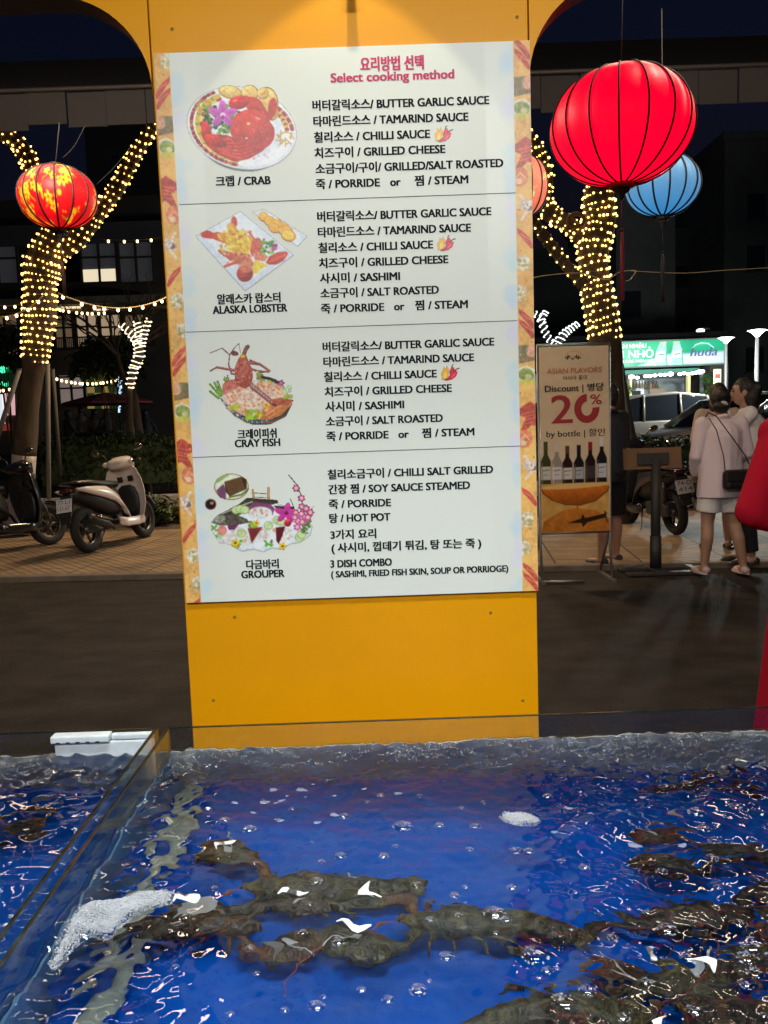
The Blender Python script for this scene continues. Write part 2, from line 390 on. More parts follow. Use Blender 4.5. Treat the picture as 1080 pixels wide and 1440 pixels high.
# two unseen warm fill lamps added off the outer pillars to brighten the street
def add_fill_lamp(label, x, y, z, e):
    t = thing('fill_lamp', label, 'lamp', (x, y, z), 0, 'unseen fill lamps added by the stall'); mb = MB(); mb.box((0, 0, .03), (.26, .10, .20), rotmat(R(-35), 0, 0)); mb.build('housing', M_steel, t, bevel=.012)
    mb = MB(); mb.tube([(0, -.02, .05), (0, -.3, .02), (0, Yf + TH - y, -.35)], .018, 8); mb.build('arm', M_steel, t)
    mb = MB(); mb.box((0, .035, -.005), (.22, .012, .15), rotmat(R(-35), 0, 0)); mb.build('lens', mat('fill_lens', (1, .9, .75), .3, emit=60, ecol=(1, .86, .66)), t)
    area('fill_light', t, (0, .06, -.02), (R(50), 0, 0), .22, .15, e, (1, .84, .66))
add_fill_lamp('added unseen fill lamp off the outer left pillar, towards the street', -1.52, 3.1, 3.35, 42); add_fill_lamp('added unseen fill lamp off the outer right pillar, towards the street', 1.42, 3.1, 3.35, 6)
# warm bulbs added on an unseen cable over the lane for glints on water
bl_ = thing('glint_bulb_string', 'added cable of warm bulbs high over the lane, unseen, for glints on the water', 'string lights', (0, 4.6, 3.98)); M_glint = mat('glint_bulb', (1, .9, .75), .3, emit=34, ecol=(1, .80, .58))
mb = MB(); mb.tube([(-7.5, 0, .35), (-4, 0, .12), (0, 0, .06), (4, 0, .12), (7.5, 0, .35)], .008, 6); mb.build('cable', mat('black_metal', (.02, .02, .02)), bl_)
for sx in (-7.5, 7.5): mb = MB(); mb.tube([(sx, 0, -3.98), (sx, 0, .4)], .04, 8); mb.build('post', M_steel, bl_)
for i, x in enumerate((-4.6, -3.9, -3.3, -2.9, -2.6, -2.3, -2.0, -1.75, -1.5, -1.25, 1.3, 1.7, 2.1, 2.4, 2.7, 3.1, 3.6, 4.4)):
    mb = MB(); mb.ell((x, 0, -.04), (.11, .11, .11), nu=12, nv=8); mb.build('bulb', M_glint, bl_); mb = MB(); mb.tube([(x, 0, .06), (x, 0, .13)], .02, 8); mb.build('socket', mat('black_metal', (.02, .02, .02)), bl_)
# warm spot lamp above the board
sp = P(493, -12, 1.765)
spot = thing('spot_lamp', 'small black spot lamp at the top of the yellow pillar, aimed down the menu board', 'lamp', sp)
mb = MB(); mb.lathe([(.002, .05), (.008, .05), (.009, .0), (.012, -.010), (.010, -.010), (.008, -.004), (.002, -.004)], (0, 0, 0), 20, 0, rotmat(R(-12), 0, 0)); mb.build('lamp_head', mat('black_metal', (.02, .02, .02), .4), spot)
mb = MB(); mb.tube([(0, 0, .05), (0, .02, .06), (0, .047, .062)], .006, 8); mb.tube([(0, .047, .40), (0, -.10, .40), (0, -.165, .36)], .008, 8); mb.lathe([(.001, .07), (.03, .07), (.034, .02), (.03, .02), (.026, .06), (.001, .06)], (0, -.165, .28), 16); mb.build('bracket', mat('black_metal', (.02, .02, .02)), spot)
L = bpy.data.lights.new('spot_light', 'SPOT'); L.energy = 5.5; L.color = (1, .90, .68); L.spot_size = R(74); L.spot_blend = .08; L.shadow_soft_size = .012
lo = bpy.data.objects.new('spot_light', L); sc.collection.objects.link(lo); lo.parent = spot; lo.location = (0, -.165, .285); lo.rotation_euler = (R(2), R(2), 0)  # light hangs on an added unseen shade, placed to shape the wedge

# ------------------------------------------------------------------ the menu board
BY = WY
def BP(px, py): q = P(px, py, BY); return q
bx0, bx1, bz0, bz1 = P(262, 848, BY).x, P(757, 832, BY).x, P(262, 848, BY).z, P(217, 75, BY).z
ix0, ix1 = P(283, 848, BY).x, P(735, 833, BY).x
board = thing('menu_board', 'white printed seafood menu board with four food pictures, fixed to the yellow pillar', 'menu board', ((bx0 + bx1) / 2, BY, bz0))
M_white = mat('board_white', S(230, 233, 220), .42, noise_amt=.02, noise_scale=3, spec=.3)
mb = MB(); mb.box(((bx0 + bx1) / 2, BY + .0035, (bz0 + bz1) / 2), (bx1 - bx0, .007, bz1 - bz0)); build_rel(mb, 'panel', M_white, board, bevel=.0006)
M_print = print_mat('print_gloss', .36, spec=.45)
eps = .0006
def bfn(dx=0, e=eps):
    return lambda x, y: P(x, y, BY) + Vector((0, -e, 0)) - board.location
# lettering, laid out in metres on the board; pixel figures are (left, right, baseline) on the photo
M_ink = mat('ink_black', (.008, .012, .015), .75, spec=.15); M_pink = mat('ink_pink', S(205, 72, 112), .6, spec=.2)
def place(mb, body, xl, xr, yb, cap, m=0, bold=.014):
    a = P(xl, yb, BY); b = P(xr, yb, BY)
    for i, (d, e) in enumerate(((-.5, -.3), (.5, .3), (-.5, .3), (.5, -.3), (0, 0)) if bold else ((0, 0),)):     # struck five times, a hair apart, for a bold weight
        letter(mb, body, a.x + d * cap * .115, (b.x - a.x), a.z + e * cap * .075, cap, lambda x, z, i=i: Vector((x, BY - .0009 - .00006 * i, z)) - board.location, m, 0)
C1 = .0160
lines = [("요리방법 선택", 507.3, 595.6, 99, .0215, 1, .016), ("Select cooking method", 465.7, 638.4, 116, .0175, 1, .016)]
S1 = ["버터갈릭소스/ BUTTER GARLIC SAUCE", "타마린드소스 / TAMARIND SAUCE", "칠리소스 / CHILLI SAUCE", "치즈구이 / GRILLED CHEESE"]
S2 = ["사시미 / SASHIMI", "소금구이 / SALT ROASTED"]
for (t, a, b, y) in list(zip(S1, (440.1, 441.3, 442.2, 443.1), (687.6, 658.2, 604.5, 625.9), (155, 177.3, 199.5, 221.5))) + [
        ("소금구이/구이/ GRILLED/SALT ROASTED", 444.4, 707.4, 243.8)] + \
        list(zip(S1 + S2, (446.8, 447.7, 448.6, 449.2, 450.5, 451.4), (690.6, 661.9, 608.7, 630.1, 562.3, 617), (311, 333, 354.8, 376.3, 397.5, 418.5))) + \
        list(zip(S1 + S2, (454.4, 455.4, 456.3, 457.2, 458.1, 459), (694.6, 666.2, 613.9, 635, 568.1, 622.5), (494, 515, 536, 557, 577.7, 598.5))) + [
        ("칠리소금구이 / CHILLI SALT GRILLED", 461.5, 693.2, 673), ("간장 찜 / SOY SAUCE STEAMED", 462.4, 660.8, 694), ("죽 / PORRIDE", 463, 549.6, 714.5), ("탕 / HOT POT", 463.7, 548.7, 734.5),
        ("3가지 요리", 465.3, 528.9, 757.5), ("( 사시미, 껍데기 튀김, 탕 또는 죽 )", 466.8, 676.5, 776), ("3 DISH COMBO", 465.3, 550.9, 798), ("크랩 / CRAB", 304.2, 380.6, 261.5),
        ("알래스카 랍스터", 306.3, 394.5, 427), ("ALASKA LOBSTER", 299.9, 404, 441.5), ("크레이피쉬", 335, 389, 616.5), ("CRAY FISH", 331, 394, 629), ("다금바리", 347, 392, 799.5), ("GROUPER", 340, 400, 813)]:
    lines.append((t, a, b, y, C1, 0, .014))
lines.append(("( SASHIMI, FRIED FISH SKIN, SOUP OR PORRIOGE)", 466.2, 714.6, 812, .0137, 0, .014))
for y, xs in ((265.2, ((444.7, 533.9), (549.2, 563.2), (583.7, 658.2))), (440, ((452, 540), (554.7, 568.4), (584.3, 657.6))), (619.3, ((459.6, 546.1), (560.8, 574.5), (594, 666.8)))):
    for t, (a, b) in zip(("죽 / PORRIDE", "or", "찜 / STEAM"), xs):
        lines.append((t, a, b, y - .035 * (a - xs[0][0]), C1, 0, .014))
for t, a, b, y, c, m, bo in lines:
    mb = MB(); place(mb, t, a, b, y, c, m, bo); mb.build('text_line', [M_ink, M_pink], board)
for (a, b) in (((252, 288.3), (725, 270.8)), ((260, 467), (727.3, 451.1)), ((271, 643), (731.6, 627.4))):
    p, q = P(*a, BY), P(*b, BY); z = (p.z + q.z) / 2; mb = MB()
    mb.box(((p.x + q.x) / 2, BY - .0004, z), (q.x - p.x, .0008, .0012)); o = mb.build('divider_line', M_ink, board); o.location = -Vector(board.location)
def crop(x0, y0, s):
    return lambda x, y: P(x0 + x / s, y0 + y / s, BY) + Vector((0, -eps, 0)) - Vector(board.location)

# chilli marks (a flame and two peppers), painted once and placed three times
for (x, y) in ((611, 177), (614.5, 330.5), (620, 512.5)):
    p = Paint(0, 0, 84, 78, 2.0)
    p.poly([(4, 74), (2, 40), (10, 26), (12, 8), (22, 22), (26, 4), (36, 24), (34, 60)], (240, 178, 52)); p.poly([(12, 70), (14, 44), (22, 34), (28, 50), (26, 68)], (250, 214, 92))
    p.ell(50, 34, 11, 22, (205, 30, 58), 14, lit=.15); p.poly([(10, 74), (34, 62), (44, 44), (62, 30), (76, 34), (70, 56), (50, 72), (26, 78)], (222, 36, 62), lit=.12)
    p.line([(60, 34), (70, 22), (84, 18)], 5, (120, 30, 30)); p.line([(48, 16), (50, 6), (56, 0)], 4, (120, 60, 30))
    p.line([(48, 62), (62, 48)], 4, (245, 120, 130))
    p.build('chilli_mark', M_print, (lambda x0, y0: (lambda a, b: P(x0 + a / 3.2, y0 + b / 3.4, BY) + Vector((0, -eps, 0)) - Vector(board.location)))(x, y), board)

# crab picture, coordinates as on a 3.6x enlargement
p = Paint(215, 232, 795, 700, 2.6, seed=3); J = p.r
p.ell(515, 492, 262, 205, (190, 203, 200), 8, al=.55, soft=26)
p.ell(504, 468, 282, 205, (232, 236, 240), 14, lit=.03); p.ell(504, 464, 268, 194, (240, 243, 248), 14); p.ell(520, 470, 190, 132, (214, 222, 232), 14, soft=30); p.ell(520, 466, 170, 118, (232, 236, 242), 14, soft=22)
for i in range(60):                       # red and gold border of the plate
    a = R(86 + i * 2.4); x = 504 + 262 * math.cos(a) * .985 * math.cos(R(14)) - 188 * math.sin(a) * math.sin(R(14)); y = 466 + 262 * math.cos(a) * math.sin(R(14)) + 190 * math.sin(a) * math.cos(R(14))
    if i % 5 < 4: p.ell(x, y, 11, 9, (150, 44, 52) if i % 3 else (196, 120, 60), i * 3)
    x2, y2 = 504 + (x - 504) * .88, 466 + (y - 466) * .88
    p.ell(x2, y2, 13, 12, (226, 184, 60) if i % 7 else (86, 160, 52), i * 3)
    x3, y3 = 504 + (x - 504) * .80, 466 + (y - 466) * .80
    if i % 4: p.ell(x3, y3, 8, 6, (168, 56, 50) if i % 8 < 5 else (236, 206, 110), i * 5)
for i in range(16):
    a = R(-48 + i * 2.6); p.ell(504 + 258 * math.cos(a), 470 + 196 * math.sin(a) + 36, 10, 10, (160, 52, 56) if i % 4 else (230, 190, 70)); p.ell(504 + 232 * math.cos(a), 470 + 176 * math.sin(a) + 34, 11, 10, (226, 180, 54) if i % 3 else (150, 40, 48))
for cx, cy in ((312, 364), (722, 520)):   # gold scroll ornaments
    for i in range(9):
        a = i * .7; p.line([(cx + 42 * math.cos(a) * (i / 9), cy + 40 * math.sin(a) * (i / 9)), (cx + 46 * math.cos(a + .8), cy + 42 * math.sin(a + .8))], 6, (196, 152, 60)); p.ell(cx + 30 * math.cos(a * 1.7), cy + 30 * math.sin(a * 1.7), 6, 5, (204, 160, 70))
for i in range(150):                      # herb bed
    x, y = 310 + J.random() * 190, 350 + J.random() * 150
    if (x - 400) ** 2 / 110 ** 2 + (y - 425) ** 2 / 85 ** 2 < 1: p.ell(x, y, 5 + 9 * J.random(), 4 + 7 * J.random(), [(74, 110, 38), (48, 78, 30), (104, 148, 54), (36, 56, 26), (128, 166, 70)][i % 5], J.random() * 180)
for cx, cy, rx, ry, ro in ((448, 288, 62, 34, 14), (545, 292, 44, 42, 20), (640, 332, 48, 72, -12), (612, 294, 30, 30, 0), (662, 392, 26, 40, 8)):   # sliced bread and shells
    p.ell(cx, cy, rx, ry, (186, 124, 48), ro); p.ell(cx - 2, cy - 3, rx * .9, ry * .86, (238, 204, 120), ro, tex=.14, cell=12, lit=.12)
    p.scatter(lambda r, cx=cx, cy=cy, rx=rx, ry=ry: (cx + (r.random() - .5) * rx * 1.2, cy + (r.random() - .5) * ry * 1.2), 8, 6, [(216, 160, 70), (206, 140, 58)], .6)
p.poly([(300, 440), (325, 430), (345, 470), (352, 500), (430, 505), (520, 540), (640, 440), (668, 470), (662, 530), (610, 585), (540, 625), (470, 640), (390, 605), (330, 560), (300, 505)], (176, 30, 20), tex=.25, cell=22)
for i in range(6):                        # legs folded along the front
    y = 520 + i * 17; p.line([(318 + i * 16, y - 30 + i * 4), (380 + i * 14, y + 10), (470 + i * 6, y + 8 + i * 2), (560, y - 6)], 15, (206, 44, 30), w1=9); p.line([(322 + i * 16, y - 33 + i * 4), (384 + i * 14, y + 5), (468 + i * 6, y + 4 + i * 2)], 3.5, (238, 112, 84))
p.ell(324, 480, 24, 48, (202, 42, 32), -12, tex=.2, lit=.25); p.ell(372, 532, 60, 28, (196, 38, 28), 24, tex=.2, lit=.25)
p.ell(660, 366, 22, 50, (190, 46, 32), 6, tex=.2); p.ell(566, 350, 52, 36, (204, 52, 36), 30, tex=.2, lit=.2); p.ell(488, 340, 50, 34, (196, 34, 30), -10, tex=.2, lit=.25); p.line([(520, 318), (570, 330), (612, 372)], 26, (204, 58, 40)); p.line([(612, 372), (650, 420)], 18, (190, 44, 34))
p.ell(604, 500, 66, 74, (188, 34, 22), 20, tex=.2, cell=16)
p.ell(546, 462, 104, 88, (206, 48, 34), -14, tex=.16, cell=20, lit=.16); p.ell(546, 440, 84, 56, (216, 62, 46), -14, al=.7, soft=24, tex=.1)
p.scatter(lambda r: (546 + (r.random() - .5) * 150, 450 + (r.random() - .5) * 110), 60, 5, [(232, 100, 76), (190, 34, 28), (226, 84, 60)], .6)
p.scatter(lambda r: (490 + (r.random() - .5) * 300, 570 + (r.random() - .5) * 110), 70, 5, [(232, 96, 70), (150, 20, 16), (226, 70, 50)], .55)
p.ell(538, 446, 9, 7, (246, 206, 120)); p.ell(528, 520, 6, 5, (250, 214, 200)); p.ell(470, 330, 12, 5, (240, 130, 110), -14); p.ell(585, 420, 14, 6, (240, 140, 112), 20)
for a in (-92, -18, 52, 128, 200): p.ell(408 + 38 * math.cos(R(a)), 400 + 34 * math.sin(R(a)), 38, 19, (206, 88, 190), a, lit=.1); p.line([(408, 400), (408 + 56 * math.cos(R(a)), 400 + 50 * math.sin(R(a)))], 3, (166, 40, 140))
p.ell(408, 402, 14, 12, (238, 214, 232)); p.ell(408, 414, 8, 10, (150, 30, 120))
p.finish(.07).build('dish_picture', M_print, crop(200, 50, 3.6), board)

# lobster picture, on a 3.857x enlargement
p = Paint(205, 88, 822, 552, 2.8, seed=5); J = p.r
p.poly([(215, 250), (455, 112), (738, 330), (480, 546)], (190, 204, 206), al=.5, soft=24)
p.poly([(212, 240), (455, 104), (745, 342), (482, 538)], (222, 230, 240), lit=.03); p.poly([(262, 244), (452, 140), (694, 338), (486, 496)], (234, 240, 247), soft=10)
p.poly([(520, 112), (590, 92), (822, 246), (770, 304)], (196, 208, 212), al=.5, soft=20); p.poly([(520, 108), (584, 92), (818, 240), (766, 296)], (224, 233, 242)); p.poly([(548, 116), (584, 106), (788, 242), (754, 270)], (236, 242, 248), soft=8)
for cx, cy, rx, ry, ro in ((580, 134, 28, 26, 20), (614, 158, 30, 28, 20), (654, 168, 28, 24, 20), (640, 196, 34, 26, 24), (690, 188, 30, 24, 20), (700, 212, 42, 32, 20), (716, 236, 42, 32, 20)):
    p.ell(cx, cy, rx, ry, (206, 128, 20), ro); p.ell(cx - 2, cy - 3, rx * .86, ry * .82, (240, 176, 34), ro, tex=.16, cell=9)
p.ell(714, 232, 32, 24, (248, 208, 60), 20, soft=6); p.line([(694, 222), (736, 244)], 3, (222, 160, 30))
p.line([(258, 232), (330, 240), (400, 262)], 34, (206, 74, 44), w1=46); p.ell(280, 230, 28, 20, (196, 52, 34), 8, tex=.2); p.ell(422, 162, 16, 30, (202, 62, 42), -8, tex=.2); p.line([(404, 190), (440, 240), (500, 268)], 44, (226, 150, 50), w1=56)
p.poly([(330, 226), (392, 216), (382, 184), (404, 160), (416, 200), (470, 216), (510, 250), (520, 300), (500, 340), (440, 334), (380, 312), (372, 272), (336, 256)], (238, 192, 48), tex=.3, cell=12)
p.scatter(lambda r: (430 + (r.random() - .5) * 170, 262 + (r.random() - .5) * 130), 80, 8, [(250, 222, 80), (222, 140, 40), (206, 100, 40), (252, 236, 130)], .75)
p.poly([(372, 320), (430, 330), (500, 336), (530, 392), (500, 410), (430, 384), (380, 360)], (214, 116, 74), tex=.35, cell=10); p.scatter(lambda r: (455 + (r.random() - .5) * 140, 365 + (r.random() - .5) * 60), 30, 7, [(242, 200, 170), (190, 70, 44), (228, 150, 110)], .7)
p.line([(338, 318), (368, 346), (410, 356)], 9, (202, 84, 58)); p.line([(372, 404), (420, 386), (470, 376)], 15, (206, 92, 64)); p.line([(505, 220), (530, 256), (556, 300), (540, 340)], 10, (208, 84, 60)); p.ell(540, 300, 30, 52, (210, 92, 66), 14, tex=.25, cell=10); p.line([(584, 256), (570, 300), (548, 330)], 11, (200, 80, 60))
p.poly([(524, 336), (570, 318), (606, 352), (586, 376), (536, 370)], (224, 130, 96), tex=.3, cell=8)
for i in range(46): p.ell(566 + J.random() * 72, 268 + J.random() * 66, 9, 7, [(96, 172, 44), (70, 140, 40), (140, 200, 70), (58, 110, 34)][i % 4], J.random() * 180)
for q in range(6): p.ell(616 + 36 * J.random(), 272 + J.random() * 46, 12, 8, [(206, 60, 150), (236, 190, 220), (170, 30, 110)][q % 3], J.random() * 180)
p.poly([(594, 384), (612, 350), (660, 326), (706, 322), (714, 336), (690, 372), (650, 394), (610, 394)], (206, 50, 34), tex=.2, lit=.14); p.line([(612, 378), (700, 340)], 5, (238, 128, 100)); p.ell(640, 366, 26, 10, (222, 84, 60), -24, al=.8)
p.ell(480, 442, 44, 46, (180, 48, 38), 14, tex=.22, lit=.22); p.ell(486, 404, 40, 34, (222, 140, 100), 10, al=.7, tex=.2); p.ell(470, 446, 18, 16, (222, 120, 100), 0, al=.5, soft=14); p.line([(440, 452), (516, 440)], 3, (130, 26, 20))
p.poly([(536, 368), (572, 384), (606, 402), (560, 420), (546, 446), (526, 440), (524, 400)], (244, 206, 40), tex=.15); p.line([(540, 384), (556, 414)], 4, (252, 236, 140))
p.finish(.07).build('dish_picture', M_print, crop(220, 270, 3.857), board)

# crayfish bowl, on a 4x enlargement
p = Paint(225, 85, 735, 560, 2.8, seed=8); J = p.r
p.ell(540, 505, 190, 55, (184, 208, 206), al=.5, soft=30)
p.poly([(320, 402), (400, 500), (500, 548), (600, 546), (690, 500), (726, 430), (600, 380), (420, 360)], (70, 56, 48)); p.poly([(372, 478), (470, 540), (604, 542), (690, 496), (610, 530), (500, 534), (420, 500)], (150, 92, 60), soft=6)
for i in range(60):
    t = i / 59.; x = 326 + 398 * t; y = 400 + 128 * math.sin(math.pi * min(1, t * 1.02)) ** .8 + 14 * t; p.ell(x, y, 7, 6, [(84, 120, 150), (40, 48, 60), (190, 206, 212), (50, 80, 116)][i % 4])
p.poly([(322, 396), (350, 350), (430, 330), (520, 300), (620, 312), (690, 352), (722, 420), (650, 500), (560, 522), (470, 508), (380, 460)], (226, 206, 186), tex=.2, cell=10)
p.poly([(540, 520), (560, 452), (640, 420), (724, 408), (720, 438), (660, 496), (600, 520)], (214, 128, 72), tex=.18, cell=26, lit=.1); p.line([(570, 500), (640, 450), (710, 420)], 5, (240, 176, 120)); p.line([(590, 510), (660, 468)], 4, (236, 166, 110))
for i in range(230):
    x, y = 350 + J.random() * 250, 345 + J.random() * 150
    if (x - 470) ** 2 / 130 ** 2 + (y - 425) ** 2 / 82 ** 2 < 1: p.ell(x, y, 3 + 8 * J.random(), 3 + 6 * J.random(), [(242, 206, 176), (236, 176, 140), (226, 140, 90), (250, 228, 206), (216, 150, 120)][i % 5], J.random() * 180)
for i in range(130):
    x, y = 520 + J.random() * 150, 300 + J.random() * 90; p.ell(x, y, 3 + 8 * J.random(), 3 + 6 * J.random(), [(238, 176, 130), (226, 148, 100), (246, 212, 180), (210, 120, 80)][i % 4], J.random() * 180, al=.9 * (1 if (x - 600) ** 2 / 80 ** 2 + (y - 345) ** 2 / 52 ** 2 < 1 else 0))
for i in range(9):
    t = i / 8.; x, y = 500 + 118 * t, 334 + 96 * t; p.ell(x, y, 26 - 4 * t, 13, (128, 62, 62), 60 - 20 * t); p.ell(x - 3, y - 4, 20 - 4 * t, 7, (206, 170, 166), 60 - 20 * t); p.ell(x + 6, y + 6, 16, 5, (92, 36, 40), 60 - 20 * t)
p.poly([(596, 410), (660, 396), (724, 410), (700, 440), (640, 440)], (180, 90, 60), tex=.25)
p.poly([(330, 330), (352, 300), (430, 290), (440, 330), (400, 350), (336, 384)], (206, 118, 100), tex=.3, cell=9)
for (pts, w, w1) in (([(440, 250), (380, 240), (300, 226), (264, 246)], 16, 9), ([(430, 268), (382, 262), (366, 210), (372, 156)], 11, 7), ([(372, 156), (330, 118), (262, 146), (232, 152)], 7, 2), ([(372, 156), (400, 116), (424, 92), (434, 148)], 6, 3), ([(360, 270), (358, 306)], 8, 5), ([(480, 200), (540, 208), (596, 246), (540, 256)], 16, 10), ([(480, 230), (520, 244), (590, 252)], 12, 8), ([(486, 186), (520, 200), (556, 214)], 10, 6)):
    p.line(pts, w, (150, 66, 58), w1=w1); p.line([(a, b - w * .2) for a, b in pts], w * .35, (214, 140, 126), w1=w1 * .35)
p.poly([(414, 332), (400, 280), (404, 220), (420, 180), (440, 152), (466, 160), (480, 196), (498, 236), (504, 280), (490, 330), (460, 346)], (176, 78, 62), tex=.3, cell=8, lit=.1); p.ell(452, 240, 26, 60, (206, 120, 96), 6, al=.6, soft=14, tex=.2); p.line([(452, 156), (462, 126), (474, 110)], 22, (150, 84, 70)); p.ell(472, 112, 14, 10, (112, 84, 76)); p.ell(400, 148, 22, 14, (120, 66, 62), 10, tex=.3); p.ell(446, 164, 15, 9, (230, 196, 40))
p.scatter(lambda r: (450 + (r.random() - .5) * 90, 250 + (r.random() - .5) * 170), 50, 5, [(226, 150, 124), (126, 42, 36), (234, 180, 156)], .6)
for a, b in (((318, 386), (262, 322)), ((322, 380), (286, 312)), ((330, 372), (304, 306)), ((310, 400), (262, 362))): p.line([a, b], 13, (126, 168, 60), w1=3)
for cx, cy, r, c in ((402, 452, 30, (176, 200, 60)), (500, 496, 44, (156, 186, 52)), (540, 494, 24, (196, 176, 50)), (700, 388, 26, (166, 190, 60)), (540, 278, 34, (134, 166, 60)), (602, 300, 20, (170, 196, 80)), (352, 292, 18, (150, 180, 70)), (690, 350, 34, (206, 222, 170))):
    for i in range(14): p.ell(cx + (J.random() - .5) * r * 1.6, cy + (J.random() - .5) * r * 1.1, r * .32, r * .24, tuple(int(k * (.75 + .45 * J.random())) for k in c), J.random() * 180)
p.flower(580, 440, 18, (236, 190, 40), (150, 70, 20)); p.flower(662, 314, 18, (190, 70, 140), (230, 200, 80)); p.line([(556, 282), (600, 290), (642, 310)], 16, (44, 32, 40))
p.line([(330, 400), (352, 390), (366, 412), (346, 432), (332, 416)], 4, (236, 210, 200))
p.finish(.07).build('dish_picture', M_print, crop(230, 460, 4.), board)

# grouper platter, on a 4x enlargement
p = Paint(225, 95, 855, 555, 2.8, seed=9); J = p.r
p.poly([(270, 440), (360, 520), (540, 556), (700, 530), (830, 440), (820, 500), (600, 560), (380, 545)], (170, 206, 206), al=.5, soft=26)
sc_e = [(265, 380), (300, 340), (420, 280), (560, 250), (700, 290), (800, 350), (838, 400), (826, 450), (770, 490), (716, 500), (660, 530), (610, 524), (560, 546), (510, 530), (440, 542), (380, 506), (310, 486), (280, 440)]
p.poly(sc_e, (226, 234, 238), lit=.04); p.poly([(552 + (x - 552) * .94, 410 + (y - 410) * .9) for x, y in sc_e], (238, 242, 246), tex=.05, cell=30)
p.ell(382, 178, 98, 74, (206, 166, 108), 0); p.ell(382, 177, 91, 68, (230, 236, 206)); p.line([(300, 150), (360, 110)], 14, (150, 180, 110)); p.poly([(342, 150), (436, 122), (468, 136), (468, 190), (372, 232), (350, 206)], (58, 40, 22)); p.poly([(342, 152), (434, 124), (462, 190), (370, 226)], (104, 72, 40), tex=.15); p.poly([(296, 200), (336, 162), (352, 196), (350, 250), (316, 238)], (122, 72, 104), tex=.15); p.line([(372, 236), (440, 222), (474, 194)], 10, (96, 124, 50))
p.ell(265, 276, 33, 32, (226, 226, 222)); p.ell(265, 277, 30, 29, (120, 34, 30)); p.ell(265, 276, 26, 25, (22, 14, 14)); p.ell(272, 270, 11, 9, (190, 140, 100))
for a, b, w in (((500, 212), (596, 218), 5), ((502, 196), (506, 244), 12), ((590, 186), (592, 244), 14), ((506, 236), (590, 240), 4)): p.line([a, b], w, (212, 164, 108))
p.poly([(280, 360), (330, 324), (420, 278), (470, 240), (520, 244), (640, 252), (646, 268), (600, 282), (480, 290), (440, 330), (320, 384)], (66, 60, 46), tex=.5, cell=9); p.poly([(270, 380), (300, 350), (400, 330), (470, 360), (486, 380), (400, 394), (320, 396)], (92, 88, 72), tex=.6, cell=10); p.ell(318, 360, 34, 22, (146, 146, 126), -20, tex=.5, cell=7); p.line([(330, 330), (420, 290), (500, 262)], 6, (206, 206, 190)); p.poly([(620, 284), (730, 290), (736, 304), (640, 306)], (54, 48, 40), tex=.4)
p.poly([(600, 300), (600, 330), (476, 330), (480, 290), (520, 262), (600, 276), (626, 300), (612, 340)], (134, 72, 106), tex=.2)
for cx, cy, rx, ry in ((545, 324, 66, 34), (412, 436, 52, 36), (560, 446, 40, 44), (640, 396, 50, 50), (690, 450, 44, 40), (480, 460, 40, 50), (350, 470, 44, 30)):
    p.ell(cx, cy, rx, ry, (232, 232, 226), tex=.12, cell=8); p.scatter(lambda r, cx=cx, cy=cy, rx=rx, ry=ry: (cx + (r.random() - .5) * rx * 1.5, cy + (r.random() - .5) * ry * 1.5), 22, 7, [(250, 248, 244), (236, 196, 176), (222, 150, 120), (206, 210, 204)], .8)
p.poly([(474, 412), (556, 404), (520, 460), (496, 496), (486, 460)], (128, 46, 44), tex=.2); p.poly([(632, 408), (684, 400), (668, 456), (648, 500), (634, 480)], (98, 26, 34), tex=.25); p.poly([(360, 396), (430, 380), (400, 420), (366, 420)], (112, 52, 84))
for cx, cy in ((408, 308), (432, 304), (456, 308), (640, 366), (662, 372), (590, 396), (764, 462), (776, 446), (440, 440)): p.ell(cx, cy, 26, 24, (150, 182, 96)); p.ell(cx, cy, 22, 20, (206, 222, 160), tex=.06)
p.ell(330, 424, 26, 30, (226, 140, 130), 0, tex=.2, cell=9)
for cx, cy, r, c in ((282, 410, 20, (130, 176, 50)), (500, 390, 26, (128, 160, 44)), (412, 500, 30, (134, 172, 60)), (592, 496, 24, (120, 170, 60)), (810, 386, 30, (96, 140, 60)), (790, 424, 22, (88, 130, 56)), (310, 452, 18, (160, 190, 90))):
    for i in range(12): p.ell(cx + (J.random() - .5) * r * 1.6, cy + (J.random() - .5) * r * 1.4, r * .34, r * .26, tuple(int(k * (.7 + .5 * J.random())) for k in c), J.random() * 180)
p.flower(404, 494, 24, (236, 196, 40), (70, 40, 20)); p.flower(522, 382, 18, (236, 190, 40), (120, 60, 20)); p.flower(670, 512, 22, (240, 200, 50), (80, 44, 20))
for a in (-80, -10, 60, 130, 200): p.ell(690 + 34 * math.cos(R(a)), 326 + 26 * math.sin(R(a)), 34, 17, (206, 60, 150), a, lit=.1)
p.ell(692, 326, 12, 10, (120, 20, 90)); p.ell(698, 382, 20, 20, (190, 40, 56), lit=.3); p.ell(700, 366, 12, 8, (226, 90, 110))
p.line([(704, 112), (748, 164), (776, 230), (780, 300), (760, 380)], 5, (72, 50, 44)); p.line([(712, 244), (736, 300)], 4, (72, 50, 44)); p.line([(846, 286), (806, 330)], 3, (90, 60, 50))
for i, (cx, cy) in enumerate(((746, 186), (776, 242), (778, 290), (744, 324), (776, 330), (802, 300), (826, 322), (796, 348), (756, 370), (780, 376), (752, 404), (812, 350), (738, 350))): p.flower(cx, cy, 21, (206, 84, 150), (240, 226, 150), 6, i * 20); p.ell(cx, cy, 9, 9, (246, 236, 214)); p.ell(cx, cy, 4, 4, (222, 180, 60))
p.finish(.07).build('dish_picture', M_print, crop(230, 640, 4.), board)

